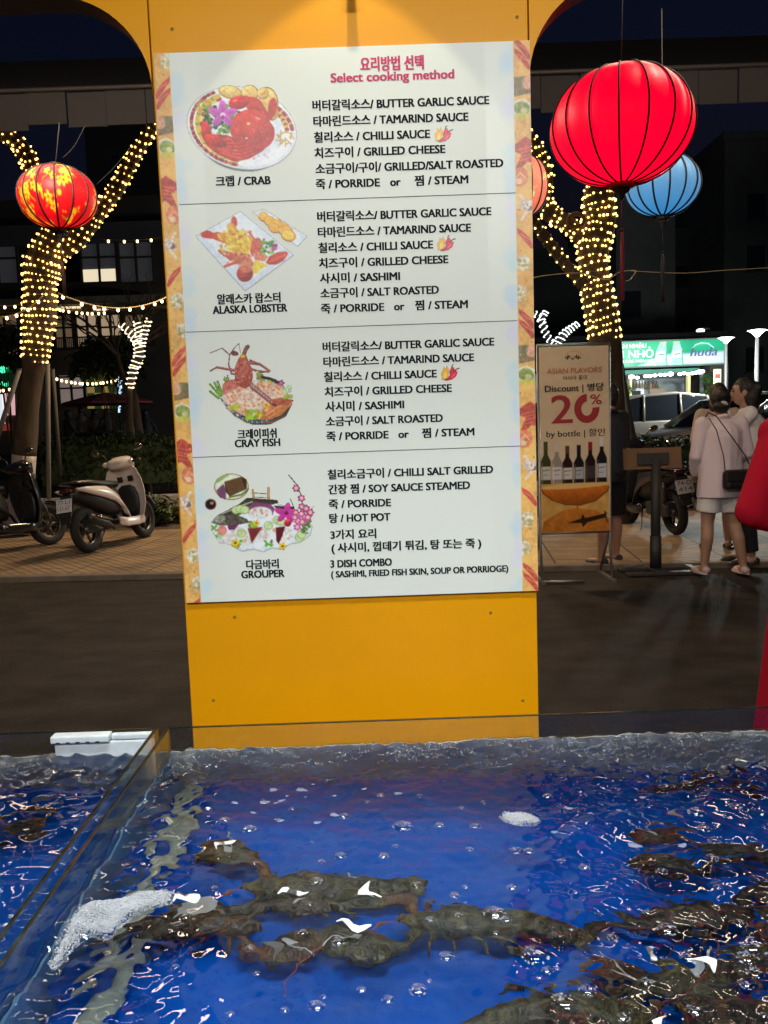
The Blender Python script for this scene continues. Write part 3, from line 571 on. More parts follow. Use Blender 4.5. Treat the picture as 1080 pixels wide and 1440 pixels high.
# printed seafood border strips down both sides
def strip(xa, xb, xc, xd, y0, y1, y2, y3, seed, mirror):
    Hh = 775.; p = Paint(0, 0, 24, Hh, .75, (238, 172, 78), seed); J = p.r
    p.put(np.ones(p.X.shape), (240, 176, 84), 1, .12, 30)
    k = 0; v = -40 if mirror else -4
    mx = (lambda x: 24 - x) if mirror else (lambda x: x)
    while v < Hh + 40:
        e = [('sh', 21, 14), ('cl', 12, 50), ('cl', 15, 64), ('dk', 12, 100), ('ly', 13, 130), ('lb', 12, 190), ('pk', 17, 222), ('oc', 8, 262), ('cl', 8, 306), ('sh', 15, 340)]
        for kind, x, dv in e:
            x = mx(x); y = v + dv
            if kind == 'dk': p.poly([(0, y - 12), (24, y - 12), (24, y + 10), (0, y + 14)], (112, 92, 62), tex=.4, cell=4); p.ell(mx(4), y - 4, 9, 9, (226, 160, 130), tex=.2, cell=3); [p.line([(mx(10 + i * 3), y - 12), (mx(13 + i * 2.2), y + 2)], 1.3, (86, 110, 60)) for i in range(4)]
            elif kind == 'ly': p.ell(x, y, 14, 12, (216, 216, 190), 10); p.ell(x, y, 12, 9, (120, 146, 56), 10, tex=.35, cell=4); p.ell(x + 3, y + 3, 5, 4, (226, 224, 170), al=.8); p.ell(x, y + 10, 12, 4, (206, 200, 70), 0); p.line([(0, y - 8), (12, y - 13), (24, y - 6)], 1.5, (240, 238, 226))
            elif kind == 'cl': p.poly([(mx(-2), y + 14), (mx(4), y + 1), (mx(14), y - 9), (mx(23), y - 14), (mx(22), y - 7), (mx(13), y + 3), (mx(3), y + 15)], (196, 44, 40), tex=.3, cell=4); p.line([(mx(2), y + 4), (mx(18), y - 6)], 1.2, (232, 130, 110))
            elif kind == 'lb': p.poly([(mx(-2), y - 16), (mx(8), y - 22), (mx(24), y - 12), (mx(24), y - 2), (mx(15), y + 2), (mx(23), y + 20), (mx(17), y + 22), (mx(6), y + 12), (mx(-2), y + 14)], (178, 40, 34), tex=.45, cell=4); [p.line([(mx(2), y - 8 + i * 5), (mx(20), y - 4 + i * 5)], 1., (226, 110, 84)) for i in range(4)]
            elif kind == 'pk': p.ell(x, y, 12, 13, (232, 116, 72), 20, tex=.3, cell=5); p.line([(x - 8, y + 4), (x, y - 6), (x + 8, y + 2)], 2, (246, 180, 130)); p.ell(x - 2, y + 6, 5, 4, (240, 206, 170))
            elif kind == 'oc':
                p.ell(x, y, 12, 9, (206, 186, 176), 20, tex=.2, cell=3); p.ell(x + 3, y + 2, 6, 4, (110, 74, 60), 20)
                for i in range(9): p.ell(mx(2 + 2.4 * i * .8), y - 6 + 9 * math.sin(i * .6), 2.3, 2.1, (234, 222, 214)); p.ell(mx(8 + 1.0 * i), y + 8 + i * 1.3, 2., 1.9, (230, 214, 206))
            elif kind in ('sh', 'wh'):
                p.ell(x, y, 10, 11, (222, 216, 196), 15, tex=.25, cell=3); p.ell(x + 4, y + 4, 6, 6, (190, 176, 120), 15, tex=.4, cell=2)
                if kind == 'sh': p.scatter(lambda r, x=x, y=y: (x + (r.random() - .5) * 15, y + (r.random() - .5) * 16), 26, 2.0, [(150, 140, 80), (244, 240, 226), (186, 176, 110)], .9)
        p.scatter(lambda r: (r.random() * 24, v + r.random() * 368), 26, 1.3, [(120, 90, 40), (250, 214, 120), (206, 120, 60)], .7)
        v += 368
    X0 = P(xa, y0, BY).x; X1 = P(xb, y0, BY).x
    p.c = p.c * .76 + np.array((240, 206, 160)) / 255. * .24; p.finish(.10)
    p.build('border_strip', M_print, lambda a, b: Vector((xc + (xd - xc) * a / 24., BY - eps, bz1 - (bz1 - bz0) * b / Hh)) - Vector(board.location), board)
strip(217, 240, bx0 + .0005, ix0, 75, 0, 0, 0, 11, False); strip(722, 747, ix1, bx1 - .0005, 55, 0, 0, 0, 12, True)
# faint blue and lilac washes of the print beside the strips
for side, seed in ((0, 4), (1, 6)):
    p = Paint(0, 0, 40, 770, 2.2, (230, 233, 220), seed)
    for k in range(15):
        y = 20 + 52 * k + 30 * p.r.random(); x = 2 if side == 0 else 38; c = ((206, 224, 234), (226, 224, 236), (208, 228, 230))[k % 3]
        for q in range(5): p.ell(x + (p.r.random() - .5) * 12, y + (p.r.random() - .5) * 34, 6 + 10 * p.r.random(), 6 + 12 * p.r.random(), c, p.r.random() * 90, al=.45 if side else .35, soft=5)
    f = np.clip(p.X / 40, 0, 1); f = f if side == 0 else 1 - f; f = np.clip((f - .55) / .4, 0, 1)[..., None]
    p.c = p.c * (1 - f) + np.array((230, 233, 220)) / 255. * f
    p.build('print_wash', M_print, (lambda a, b: Vector((ix0 + .0008 + a * .00150, BY - .0002, bz1 - .002 - b * .00151)) - Vector(board.location)) if side == 0 else (lambda a, b: Vector((ix1 - .0008 - (40 - a) * .00150, BY - .0002, bz1 - .002 - b * .00151)) - Vector(board.location)), board)
# ------------------------------------------------------------------ fish tanks
RIM, WZ, FLZ = .80, .757, .595
def glass_mat(name, tint, refl=1.0):
    m = bpy.data.materials.new(name); m.use_nodes = True; n = m.node_tree.nodes; l = m.node_tree.links
    n.remove(n['Principled BSDF']); out = n['Material Output']
    t = n.new('ShaderNodeBsdfTransparent'); t.inputs[0].default_value = (*tint, 1)
    g = n.new('ShaderNodeBsdfGlossy'); g.inputs['Roughness'].default_value = .03; g.inputs[0].default_value = (1, 1, 1, 1)
    lw = n.new('ShaderNodeLayerWeight'); pw = n.new('ShaderNodeMath'); pw.operation = 'POWER'; pw.inputs[1].default_value = 5; l.new(lw.outputs['Facing'], pw.inputs[0])
    fr = n.new('ShaderNodeMapRange'); fr.inputs['To Min'].default_value = .04 if refl < 1.5 else .12; l.new(pw.outputs[0], fr.inputs[0])
    mx = n.new('ShaderNodeMixShader'); l.new(fr.outputs[0], mx.inputs[0]); l.new(t.outputs[0], mx.inputs[1]); l.new(g.outputs[0], mx.inputs[2]); l.new(mx.outputs[0], out.inputs[0])
    return m
M_glass = glass_mat('tank_glass', (.90, .94, .93))
M_edge = mat('glass_edge', (.012, .016, .014), .12, noise_amt=.5, noise_scale=40, spec=.8)
M_film = mat('white_film', (.55, .62, .60), .5, noise_amt=.25, noise_scale=12)
M_blue = mat('tank_blue', (.0, .115, .62), .6, spec=.1, noise_amt=.22, noise_scale=3.5)
M_liner = mat('tank_grey_liner', (.60, .60, .52), .6, noise_amt=.35, noise_scale=14, stretch=(.4, 1, 1))
M_lside = mat('tank_side_reflected_blue', (.10, .25, .42), .55, noise_amt=.3, noise_scale=10)  # opaque blue grey painted for the neighbour tank's blue showing in the glass
M_water = bpy.data.materials.new('water'); M_water.use_nodes = True
b = M_water.node_tree.nodes['Principled BSDF']; b.inputs['Transmission Weight'].default_value = 1; b.inputs['IOR'].default_value = 1.29; b.inputs['Roughness'].default_value = .0
b.inputs['Base Color'].default_value = (.97, .99, 1, 1)
YB, YF = 1.622, .50

def pane(par, name, x0, x1, y0, y1, z0, z1):
    mb = MB(); mb.box(((x0 + x1) / 2, (y0 + y1) / 2, (z0 + z1) / 2), (x1 - x0, y1 - y0, z1 - z0))
    o = mb.build(name, M_glass, par); o.location = -Vector(par.location)
    e = MB(); e.box(((x0 + x1) / 2, (y0 + y1) / 2, z1 + .0012), (x1 - x0 + .0006, y1 - y0 + .0006, .0022)); q = e.build('polished_edge', M_edge, o, bevel=.0008); return o
def wall_caust(o): o.cycles.is_caustics_receiver = True; return o

def tank(label, x0, x1, skew, cell, amp, seed, side_pale):
    """glass box of outer width x0..x1; skew shifts its far end a little to the right"""
    t = thing('fish_tank', label, 'fish tank', ((x0 + x1) / 2, (YB + YF) / 2, 0)); k = .006
    pane(t, 'back_pane', x0, x1, YB, YB + k, FLZ - .02, RIM)
    pane(t, 'front_pane', x0, x1, YF, YF + k, FLZ - .02, RIM)
    pane(t, 'side_pane', x0, x0 + k, YF + k + .001, YB - .001, FLZ - .02, RIM + .0005); pane(t, 'side_pane', x1 - k, x1, YF + k + .001, YB - .001, FLZ - .02, RIM + .0005)
    def part(name, m, c, d, rec=True):
        mb = MB(); mb.box(c, d); o = mb.build(name, m, t); o.location = -Vector(t.location)
        if rec: wall_caust(o)
        return o
    xa, xb = x0 + k + .001, x1 - k - .001
    part('floor_panel', M_blue, ((xa + xb) / 2, (YF + YB) / 2, FLZ - .006), (xb - xa, YB - YF - .002, .012))
    part('back_liner', M_liner, ((xa + xb) / 2, YB - .003, (FLZ + WZ - .006) / 2), (xb - xa, .004, WZ - .006 - FLZ))
    if side_pale < 0: part('side_reflection_panel', M_lside, (xa + .0025, (YF + YB) / 2 - .004, (FLZ + WZ - .02) / 2), (.004, YB - YF - .016, WZ - .02 - FLZ))
    part('stand', mat('stand_dark', (.04, .045, .05), .5), ((x0 + x1) / 2, (YB + YF) / 2, (FLZ - .022) / 2), (x1 - x0 - .01, YB - YF - .01, FLZ - .026), False)
    # water surface
    nx = int((xb - xa) / cell); ny = int((YB - YF - .02) / cell)
    X, Y = np.meshgrid(np.linspace(xa + .0005, xb - .0005, nx + 1), np.linspace(YF + k + .001, YB - .0055, ny + 1))
    Z = np.zeros_like(X); r = np.random.default_rng(seed)
    far = np.clip((Y - 1.34 + .10 * np.clip(X / .5, 0, 1)) / .22, 0, 1) ** 1.5; calm = amp(X, Y)
    def waves(n, l0, l1, a, ani=0.):
        w = np.zeros_like(X)
        for i in range(n):
            lam = l0 * (l1 / l0) ** r.random(); th = r.normal(math.pi / 2, ani) if ani else r.random() * 6.283
            q = 2 * math.pi / lam
            w += lam * np.sin(q * (X * math.cos(th) + Y * math.sin(th)) + 6.283 * r.random() + .9 * np.sin(X * 9 * r.random() + Y * 11 * r.random() + i))
        return a * w / math.sqrt(n)
    Z += calm * waves(26, .05, .22, .011, .9) + calm * waves(30, .016, .05, .012, 1.2)
    ch = waves(40, .010, .05, .05); Z += 2.3 * far * (ch + .008 * np.abs(waves(14, .03, .12, .35))) * .9
    Z += .0016 * np.sin(X * 21 + 3 * np.sin(Y * 5)) * far
    me = bpy.data.meshes.new('water'); v = np.stack([X, Y, Z + WZ], -1).reshape(-1, 3)
    idx = np.arange((nx + 1) * (ny + 1)).reshape(ny + 1, nx + 1)
    q = np.stack([idx[:-1, :-1], idx[:-1, 1:], idx[1:, 1:], idx[1:, :-1]], -1).reshape(-1, 4)
    me.from_pydata(v.tolist(), [], q.tolist()); me.polygons.foreach_set('use_smooth', [True] * len(q)); me.materials.append(M_water); me.update()
    o = bpy.data.objects.new('water', me); sc.collection.objects.link(o); tag(o, kind='structure'); o.cycles.is_caustics_caster = True
    return t, (X, Y, Z)
def amp_main(X, Y):
    return 1.05 + 1.5 * np.clip((X - .08) / .25, 0, 1) + 2.6 * np.clip((-.25 - X) / .10, 0, 1)
def amp_left(X, Y): return 3.2 + 0 * X
TX0, TX1 = -.4605, .93
tankR, WR = tank('large blue bottomed glass tank of live lobsters right in front of the yellow pillar', TX0, TX1, 0, .0032, amp_main, 3, -1)
tankL, WL = tank('blue bottomed glass tank cut off at the left edge, beside the lobster tank', -1.45, -.4795, 0, .0036, amp_left, 4, 0)
def water_z(x, y):
    X, Y, Z = WR if x > -.47 else WL
    i = int(round((x - X[0, 0]) / (X[0, 1] - X[0, 0]))); j = int(round((y - Y[0, 0]) / (Y[1, 0] - Y[0, 0])))
    i = min(max(i, 0), X.shape[1] - 1); j = min(max(j, 0), X.shape[0] - 1)
    return WZ + float(Z[j, i])
def W(px, py): q = G(px, py, WZ); return q.x, q.y

# white plastic box hung on the left tank's rim
a = P(78, 1032, YB); c = P(160, 1040, YB); d = P(218, 1030, YB)
bxo = thing('filter_box', 'white plastic filter box hung inside the back rim of the left tank', 'filter', (a.x, YB - .02, RIM - .03))
M_pl = mat('white_plastic', (.72, .78, .80), .4, noise_amt=.12, noise_scale=30)
def fb(name, x0, x1, y0, y1, z0, z1, m=M_pl, bev=.003):
    mb = MB(); mb.box(((x0 + x1) / 2, (y0 + y1) / 2, (z0 + z1) / 2), (x1 - x0, y1 - y0, z1 - z0)); o = mb.build(name, m, bxo, bevel=bev); o.location = -Vector(bxo.location); return o
fb('lid', a.x, c.x, YB - .03, YB - .002, RIM - .013, RIM + .002)
fb('body', a.x + .004, d.x, YB - .02, YB - .004, RIM - .10, RIM - .014)
fb('back_plate', c.x + .001, d.x, YB - .018, YB - .003, RIM - .013, RIM - .001)
for i in range(5): fb('slot', a.x + .012 + i * .02, a.x + .020 + i * .02, YB - .0312, YB - .0302, RIM - .0115, RIM - .009, mat('black_metal', (.02, .02, .02)), 0)

# ------------------------------------------------------------------ lobsters
def lob_mat(name, c0, c1, c2):
    m = bpy.data.materials.new(name); m.use_nodes = True; n = m.node_tree.nodes; l = m.node_tree.links; b = n['Principled BSDF']
    tc = n.new('ShaderNodeTexCoord'); t = n.new('ShaderNodeTexNoise'); t.inputs['Scale'].default_value = 34; t.inputs['Detail'].default_value = 9; t.inputs['Roughness'].default_value = .65; l.new(tc.outputs['Object'], t.inputs[0])
    cr = n.new('ShaderNodeValToRGB'); e = cr.color_ramp.elements; e[0].position = .34; e[0].color = (*c0, 1); e[1].position = .7; e[1].color = (*c2, 1); q = e.new(.52); q.color = (*c1, 1)
    l.new(t.outputs['Fac'], cr.inputs[0])
    t3 = n.new('ShaderNodeTexNoise'); t3.inputs['Scale'].default_value = 9; l.new(tc.outputs['Object'], t3.inputs[0]); mr = n.new('ShaderNodeMapRange'); mr.inputs['From Min'].default_value = .56; mr.inputs['From Max'].default_value = .68; mr.inputs['To Max'].default_value = .4; l.new(t3.outputs['Fac'], mr.inputs[0])
    mx = n.new('ShaderNodeMix'); mx.data_type = 'RGBA'; l.new(mr.outputs[0], mx.inputs[0]); l.new(cr.outputs[0], mx.inputs[6]); mx.inputs[7].default_value = (.17, .035, .012, 1); l.new(mx.outputs[2], b.inputs['Base Color']); b.inputs['Roughness'].default_value = .35
    t2 = n.new('ShaderNodeTexNoise'); t2.inputs['Scale'].default_value = 120; l.new(tc.outputs['Object'], t2.inputs[0])
    bp = n.new('ShaderNodeBump'); bp.inputs['Strength'].default_value = .9; bp.inputs['Distance'].default_value = .005; l.new(t2.outputs['Fac'], bp.inputs['Height']); l.new(bp.outputs[0], b.inputs['Normal'])
    return m
LM = [lob_mat('lobster_shell_olive', (.010, .010, .006), (.045, .040, .017), (.15, .125, .05)), lob_mat('lobster_shell_brown', (.009, .007, .005), (.038, .024, .011), (.13, .08, .03)), lob_mat('lobster_shell_dark', (.005, .005, .004), (.022, .017, .009), (.11, .065, .025))]
M_ant = mat('antenna_red', (.24, .06, .035), .5); M_tag = mat('claw_band_white', (.93, .95, .88), .5); M_redleg = mat('leg_red', (.30, .02, .02), .4)
M_eye = mat('eye_black', (.01, .01, .01), .2)
def lobster(label, loc, rz, L=.34, m=0, curl=0., claws=(.5, .5), open_=.25, tags=((0, .0, 0),), ants=1, roll=0., seed=0, claw_r=1.):
    """head towards +x; L is head to tail"""
    r = random.Random(seed); s = L * .74 / .34; claw_r *= 1.3
    t = thing('lobster', label, 'lobster', loc, rz, 'live lobsters lying in the tank'); t.rotation_euler = (roll, 0, rz); t.scale = (s, s, s * .82)
    mb = MB()
    prof = [(.172, .004, .004), (.150, .012, .013), (.125, .026, .024), (.09, .037, .034), (.05, .042, .038), (.02, .040, .036), (-.002, .035, .032)]
    rings = []
    for x, ry, rz_ in prof: rings.append([Vector((x, ry * math.cos(q), .032 + rz_ * math.sin(q) * (1 if math.sin(q) > 0 else .75))) for q in [2 * math.pi * j / 16 for j in range(16)]])
    mb.loft(rings)
    x, y, ang = -.004, 0., math.pi
    for i in range(6):                       # tail: six overlapping rings
        w = .036 - .003 * i; h = .030 - .003 * i; step = .0235; d = Vector((math.cos(ang), math.sin(ang), 0)); sd = Vector((-d.y, d.x, 0))
        rr = []
        for k, f in ((-.3, .86), (.1, 1.05), (.75, 1.0), (1.05, .84)):
            c = Vector((x, y, .028 - .001 * i)) + d * step * k
            rr.append([c + sd * (w * f * math.cos(q)) + Vector((0, 0, h * f * math.sin(q) * (1 if math.sin(q) > 0 else .6))) for q in [2 * math.pi * j / 14 for j in range(14)]])
        mb.loft(rr); mb.tube([Vector((x, y, .02)) + sd * w * .9, Vector((x, y, .008)) + sd * w * 1.12 + d * .01], [.007, .003], 6); mb.tube([Vector((x, y, .02)) - sd * w * .9, Vector((x, y, .008)) - sd * w * 1.12 + d * .01], [.007, .003], 6)
        x += d.x * step; y += d.y * step; ang += curl / 6
    base = Vector((x, y, .02))
    for a in (-.85, -.45, 0, .45, .85):      # tail fan
        q = ang + a; d = Vector((math.cos(q), math.sin(q), -.1)); mb.ell(base + d * .024, (.028, .0125, .0045), rotmat(0, .1, q), nu=12, nv=8)
    cl = []
    for sd, sp in ((1, claws[0]), (-1, claws[1])):
        sh = Vector((.125, sd * .02, .022)); el = Vector((.150, sd * (.055 + .03 * sp), .024)); wr = el + Vector((.045 * (1.1 - sp * .5), sd * .03 * sp, .0)); d = (Vector((math.cos(sd * (sp - .55)), math.sin(sd * (sp - .55)), 0))).normalized(); n_ = Vector((-d.y, d.x, 0)) * sd
        mb.caps(sh, el, .010, .016); mb.caps(el, wr, .016, .018)
        cr_ = claw_r
        mb.ell(wr + d * .045, (.048 * cr_, .029 * cr_, .024), rotmat(0, 0, math.atan2(d.y, d.x)), nu=16, nv=10)
        mb.tube([wr + d * .065 + n_ * .010, wr + d * .10 + n_ * .014, wr + d * .128 + n_ * .004], [.022, .017, .004], 8, flat=.9)
        mb.tube([wr + d * .050 - n_ * .020, wr + d * .085 - n_ * (.026 + .03 * open_), wr + d * .118 - n_ * (.012 + .03 * open_)], [.018, .014, .004], 8, flat=.9)
        cl.append((wr, d, n_))
    for i in range(4):                       # walking legs
        for sd in (-1, 1):
            x0 = .10 - .028 * i; k1 = Vector((x0 + .012 - .018 * i, sd * .050, .028)); k2 = k1 + Vector((-.008 - .012 * i + .01 * r.random(), sd * (.016 + .01 * r.random()), -.024)); mb.tube([(x0, sd * .022, .02), k1, k2], [.0055, .005, .0036], 7)
    mb.caps((.150, .008, .04), (.160, .011, .043), .004, .005); mb.caps((.150, -.008, .04), (.160, -.011, .043), .004, .005)
    ex = MB()
    for sd in (-1, 1): ex.ell((.163, sd * .012, .0445), .0045, None, 1, 8, 6)
    wall_caust(mb.build('body', [LM[m], M_eye], t, remesh=.0034, smooth=2, extra=ex))
    for k in range(ants):
        sd = 1 if k % 2 == 0 else -1; a0 = sd * (.35 + .5 * r.random()); p0 = Vector((.165, sd * .008, .035)); pts = [p0 + Vector((math.cos(a0 + .5 * sd * (q / 8) ** 2) * .036 * q, math.sin(a0 + .5 * sd * (q / 8) ** 2) * .030 * q, .005 * q * (1 - q / 9))) for q in range(9)]
        wall_caust(mb_ant(pts).build('antenna', M_ant, t))
    for (ci, off, kind) in tags:
        wr, d, n_ = cl[ci]; q_, st_ = claw_band(wr + d * (.045 + off), d, n_, kind, r, (WZ - loc[2] + .0015) / (s * .82), rotmat(0, 0, -rz) @ Vector((0, -.085, 0)) / s); wall_caust(q_.build('claw_band', M_tag, t)); st_.build('band_end', mat('band_end_white', (.62, .64, .58), .5), t)
    return t
def mb_ant(pts):
    q = MB(); q.tube(pts, [.0028 - .00022 * i for i in range(len(pts))], 5); return q
def claw_band(c, d, n_, kind, r, top, sh_):
    q = MB(); up = Vector((0, 0, 1))
    if kind == 0:                            # tape wound round the claw with a loose end
        pts = [c + n_ * .031 * math.cos(a) + up * (.0215 * math.sin(a) + .002) for a in [math.pi * i / 10 for i in range(11)]]
        for i in range(10): q.quad(pts[i] - d * .008, pts[i + 1] - d * .008, pts[i + 1] + d * .008, pts[i] + d * .008)
        e = pts[5]; q.add([e - d * .010, e + d * .014 + n_ * .004, e + d * .022 + up * .02 + n_ * .016, e + d * .004 + up * .024 + n_ * .020, e - d * .012 + up * .014 + n_ * .012], [(0, 1, 2, 3, 4)], 0, False)
    elif kind == 1:                          # crumpled label
        e = c + up * .024; pts = [e + d * a + n_ * b_ + up * (.004 + .006 * r.random()) for a, b_ in ((-.04, -.016), (-.010, -.034), (.024, -.028), (.042, -.004), (.026, .016), (.032, .036), (.0, .030), (-.018, .042), (-.04, .014))]
        q.add([e] + pts, [(0, i + 1, (i + 1) % 9 + 1) for i in range(9)], 0, False)
    else:                                    # narrow curved band
        pts = [c + d * (.035 * math.sin(a * 1.2) - .01) + n_ * (.045 * (a - .5)) + up * (.022 + .004 * math.sin(a * 6)) for a in [i / 9 for i in range(10)]]; w = [.002, .006, .009, .010, .010, .009, .008, .007, .004, .002]
        for i in range(9): q.quad(pts[i] - d * w[i], pts[i + 1] - d * w[i + 1], pts[i + 1] + d * w[i + 1], pts[i] + d * w[i])
    s2 = MB(); n0 = len(q.v); s2.v = q.v + [tuple(Vector(p_) + up * .0007) for p_ in q.v]; s2.f = q.f + [[i + n0 for i in reversed(f)] for f in q.f]; s2.m = q.m * 2; s2.s = q.s * 2
    # the loose end of the band floats up and lies on the surface
    e = c + up * .024; f = Vector((c.x, c.y, top)) + n_ * r.uniform(-.02, .03); f = f - d * .01 + sh_; s3 = MB()
    a0 = r.uniform(0, 6.28); u_ = Vector((math.cos(a0), math.sin(a0), 0)); v_ = Vector((-u_.y, u_.x, 0)); L_ = r.uniform(.04, .065); pts = [f + u_ * (L_ * (k / 6 - .3)) + v_ * (.012 * math.sin(k * .9 + a0)) + up * (.002 * math.sin(k * 1.7)) for k in range(7)]; wd = [.002, .004 + .004 * r.random(), .009, .005 + .006 * r.random(), .008, .003, .001]
    if kind == 1: wd = [q_ * 1.9 for q_ in wd]
    for dz in (0, .0008):
        for k in range(6):
            qd = [pts[k] - v_ * wd[k] + up * dz, pts[k + 1] - v_ * wd[k + 1] + up * dz, pts[k + 1] + v_ * wd[k + 1] + up * dz, pts[k] + v_ * wd[k] + up * dz]; s3.quad(*(qd if dz else qd[::-1]))
    if kind != 1:                            # a thin loose string from the band
        e = c + up * .026; s2.tube([e, e + d * .012 + n_ * .02 + up * .01, e + d * .03 + n_ * .028 + up * .012, e + d * .036 + n_ * .05 + up * .016], .0017, 5)
    return s2, s3
def on_floor(px, py, dz=.0):
    """point on the tank floor seen at a pixel through the calm water surface"""
    d = ray(px, py).normalized(); q = G(px, py, WZ); st = math.sqrt(d.x ** 2 + d.y ** 2) / 1.33; ct = math.sqrt(1 - st * st); h = Vector((d.x, d.y, 0)).normalized()
    k = (WZ - FLZ - dz) / ct; return Vector((q.x + h.x * st * k, q.y + h.y * st * k, FLZ + dz + .002))
lobs = [
    ('olive lobster lying sideways in mid tank with a crumpled white label on a claw', (462, 1256), 176, .37, 0, .3, (.35, .9), ((0, 0, 1), (1, .0, 2)), 1, 0.0, .025, 1.1),
    ('long olive lobster right of mid tank, claws to the left, white band', (690, 1306), 175, .37, 0, -.2, (.25, .5), ((0, 0, 0), (1, 0, 2)), 1, 0.0, .015, 1.2),
    ('brown lobster at the left of the tank, half under the white foam', (258, 1306), -6, .32, 1, .4, (.6, .2), ((0, 0, 2), (1, 0, 2)), 0, 0.1, .02, 1.2),
    ('big lobster at the near edge of the tank with a curled tail and white band', (770, 1434), -4, .36, 0, .9, (.5, .3), ((0, .01, 0),), 1, 0.0, .03, 1.2),
    ('dark lobster against the right edge, next to the bubbling corner', (1072, 1204), 172, .30, 2, .3, (.4, .7), ((1, 0, 2),), 1, 0.1, .04, 1.1),
    ('dark lobster stretched along the right half, white label by its claw', (960, 1300), 4, .34, 2, -.3, (.3, .5), ((0, 0, 0),), 1, 0., .02, 1.1),
    ('dark brown lobster near the bottom right, torn white label on top', (1040, 1362), 14, .28, 1, .5, (.8, .4), ((0, -.02, 1), (1, .0, 2)), 1, 0.15, .03, 1.2),
    ('dark lobster in the near right corner, orange brown claw forward', (1060, 1432), 172, .28, 1, 0., (.3, .6), ((0, 0, 0), (1, 0, 2)), 1, 0., .02, 1.2),
    ('small dark lobster far back by the bubbling back glass', (950, 1100), 4, .22, 2, .5, (.5, .5), ((0, 0, 2),), 0, 0., .03, 1.),
    ('black lobster at the left edge in the smaller tank', (-78, 1158), 0, .30, 2, .2, (.5, .2), (), 0, 0., .03, 1.)]
for i, (lab, px, a, L, m, cu, cw, tg, an, ro, dz, crr) in enumerate(lobs):
    q = on_floor(*px, dz); lobster(lab, q, R(a), L, m, cu, cw, .25, tg, an, ro, 20 + i, crr)

# a pale pipe added on the tank floor to make the rippling light streak
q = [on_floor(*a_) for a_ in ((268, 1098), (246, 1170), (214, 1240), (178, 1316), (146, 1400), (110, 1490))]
stripe = thing('light_streak', 'pale green white pipe added on the lobster tank floor for its rippling light streak', 'stripe', q[2])
mb = MB(); mb.tube([p_ + Vector((.006 * math.sin(i * 2.1), 0, .014)) - q[2] for i, p_ in enumerate(q)], .021, 10, flat=.4); wall_caust(mb.build('tube', mat('streak_pale', (.66, .78, .62), .5, noise_amt=.3, noise_scale=30), stripe))
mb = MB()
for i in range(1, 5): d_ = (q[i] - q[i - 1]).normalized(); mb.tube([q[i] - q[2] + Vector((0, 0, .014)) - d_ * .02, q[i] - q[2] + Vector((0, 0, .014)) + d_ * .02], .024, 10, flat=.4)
wall_caust(mb.build('streak_swelling', mat('streak_swelling_pale', (.50, .60, .52), .5), stripe))
# ------------------------------------------------------------------ froth and bubbles
M_foam = mat('foam_white', (.38, .40, .42), .45)
M_froth = mat('froth_grey', (.30, .34, .40), .35, noise_amt=.2, noise_scale=200)
M_bub = glass_mat('bubble_film', (.80, .86, .90), 2.0)
def inside(p, poly):
    c = False
    for i in range(len(poly)):
        a, b_ = poly[i], poly[i - 1]
        if (a[1] > p[1]) != (b_[1] > p[1]) and p[0] < (b_[0] - a[0]) * (p[1] - a[1]) / (b_[1] - a[1]) + a[0]: c = not c
    return c
def foam(label, outline, seed, n, h=.004):
    """a raft of many tiny bubbles; the outline is given on the water"""
    r = random.Random(seed); poly = [W(*q) for q in outline]; xs = [q[0] for q in poly]; ys = [q[1] for q in poly]; mb = MB(); c = 0
    def edge(p):
        best = 9
        for i in range(len(poly)):
            a, b_ = Vector(poly[i - 1]), Vector(poly[i]); q = Vector(p); d = b_ - a; t = max(0, min(1, (q - a).dot(d) / max(d.dot(d), 1e-9))); best = min(best, (q - a - d * t).length)
        return best
    while c < n:
        p = (r.uniform(min(xs) - .006, max(xs) + .006), r.uniform(min(ys) - .006, max(ys) + .006)); e = edge(p)
        if not inside(p, poly):
            if e > .005 or r.random() < .8: continue
            e = 0
        elif e < .007 and r.random() > .18 + e / .007: continue
        q = r.uniform(.0004, .0009) if r.random() < .97 else r.uniform(.0011, .0020); mb.ell((p[0], p[1], water_z(*p) + min(e * .5, h) + r.uniform(-.0008, .0008)), q, None, 0, 6, 4); c += 1
    return tag(mb.build('foam', M_foam), label, 'foam', kind='stuff')
foam('streak of white froth on the water along the left glass of the lobster tank', [(228, 1256), (243, 1262), (236, 1272), (206, 1281), (186, 1288), (164, 1302), (150, 1310), (124, 1309), (106, 1320), (92, 1336), (76, 1354), (73, 1346), (90, 1318), (108, 1290), (118, 1278), (134, 1272), (158, 1270), (190, 1259)], 1, 13000)
foam('oval patch of white froth floating alone towards the right of the tank', [(706, 1148), (712, 1143), (730, 1144), (748, 1149), (757, 1156), (750, 1161), (730, 1160), (712, 1156)], 2, 2600, .003)
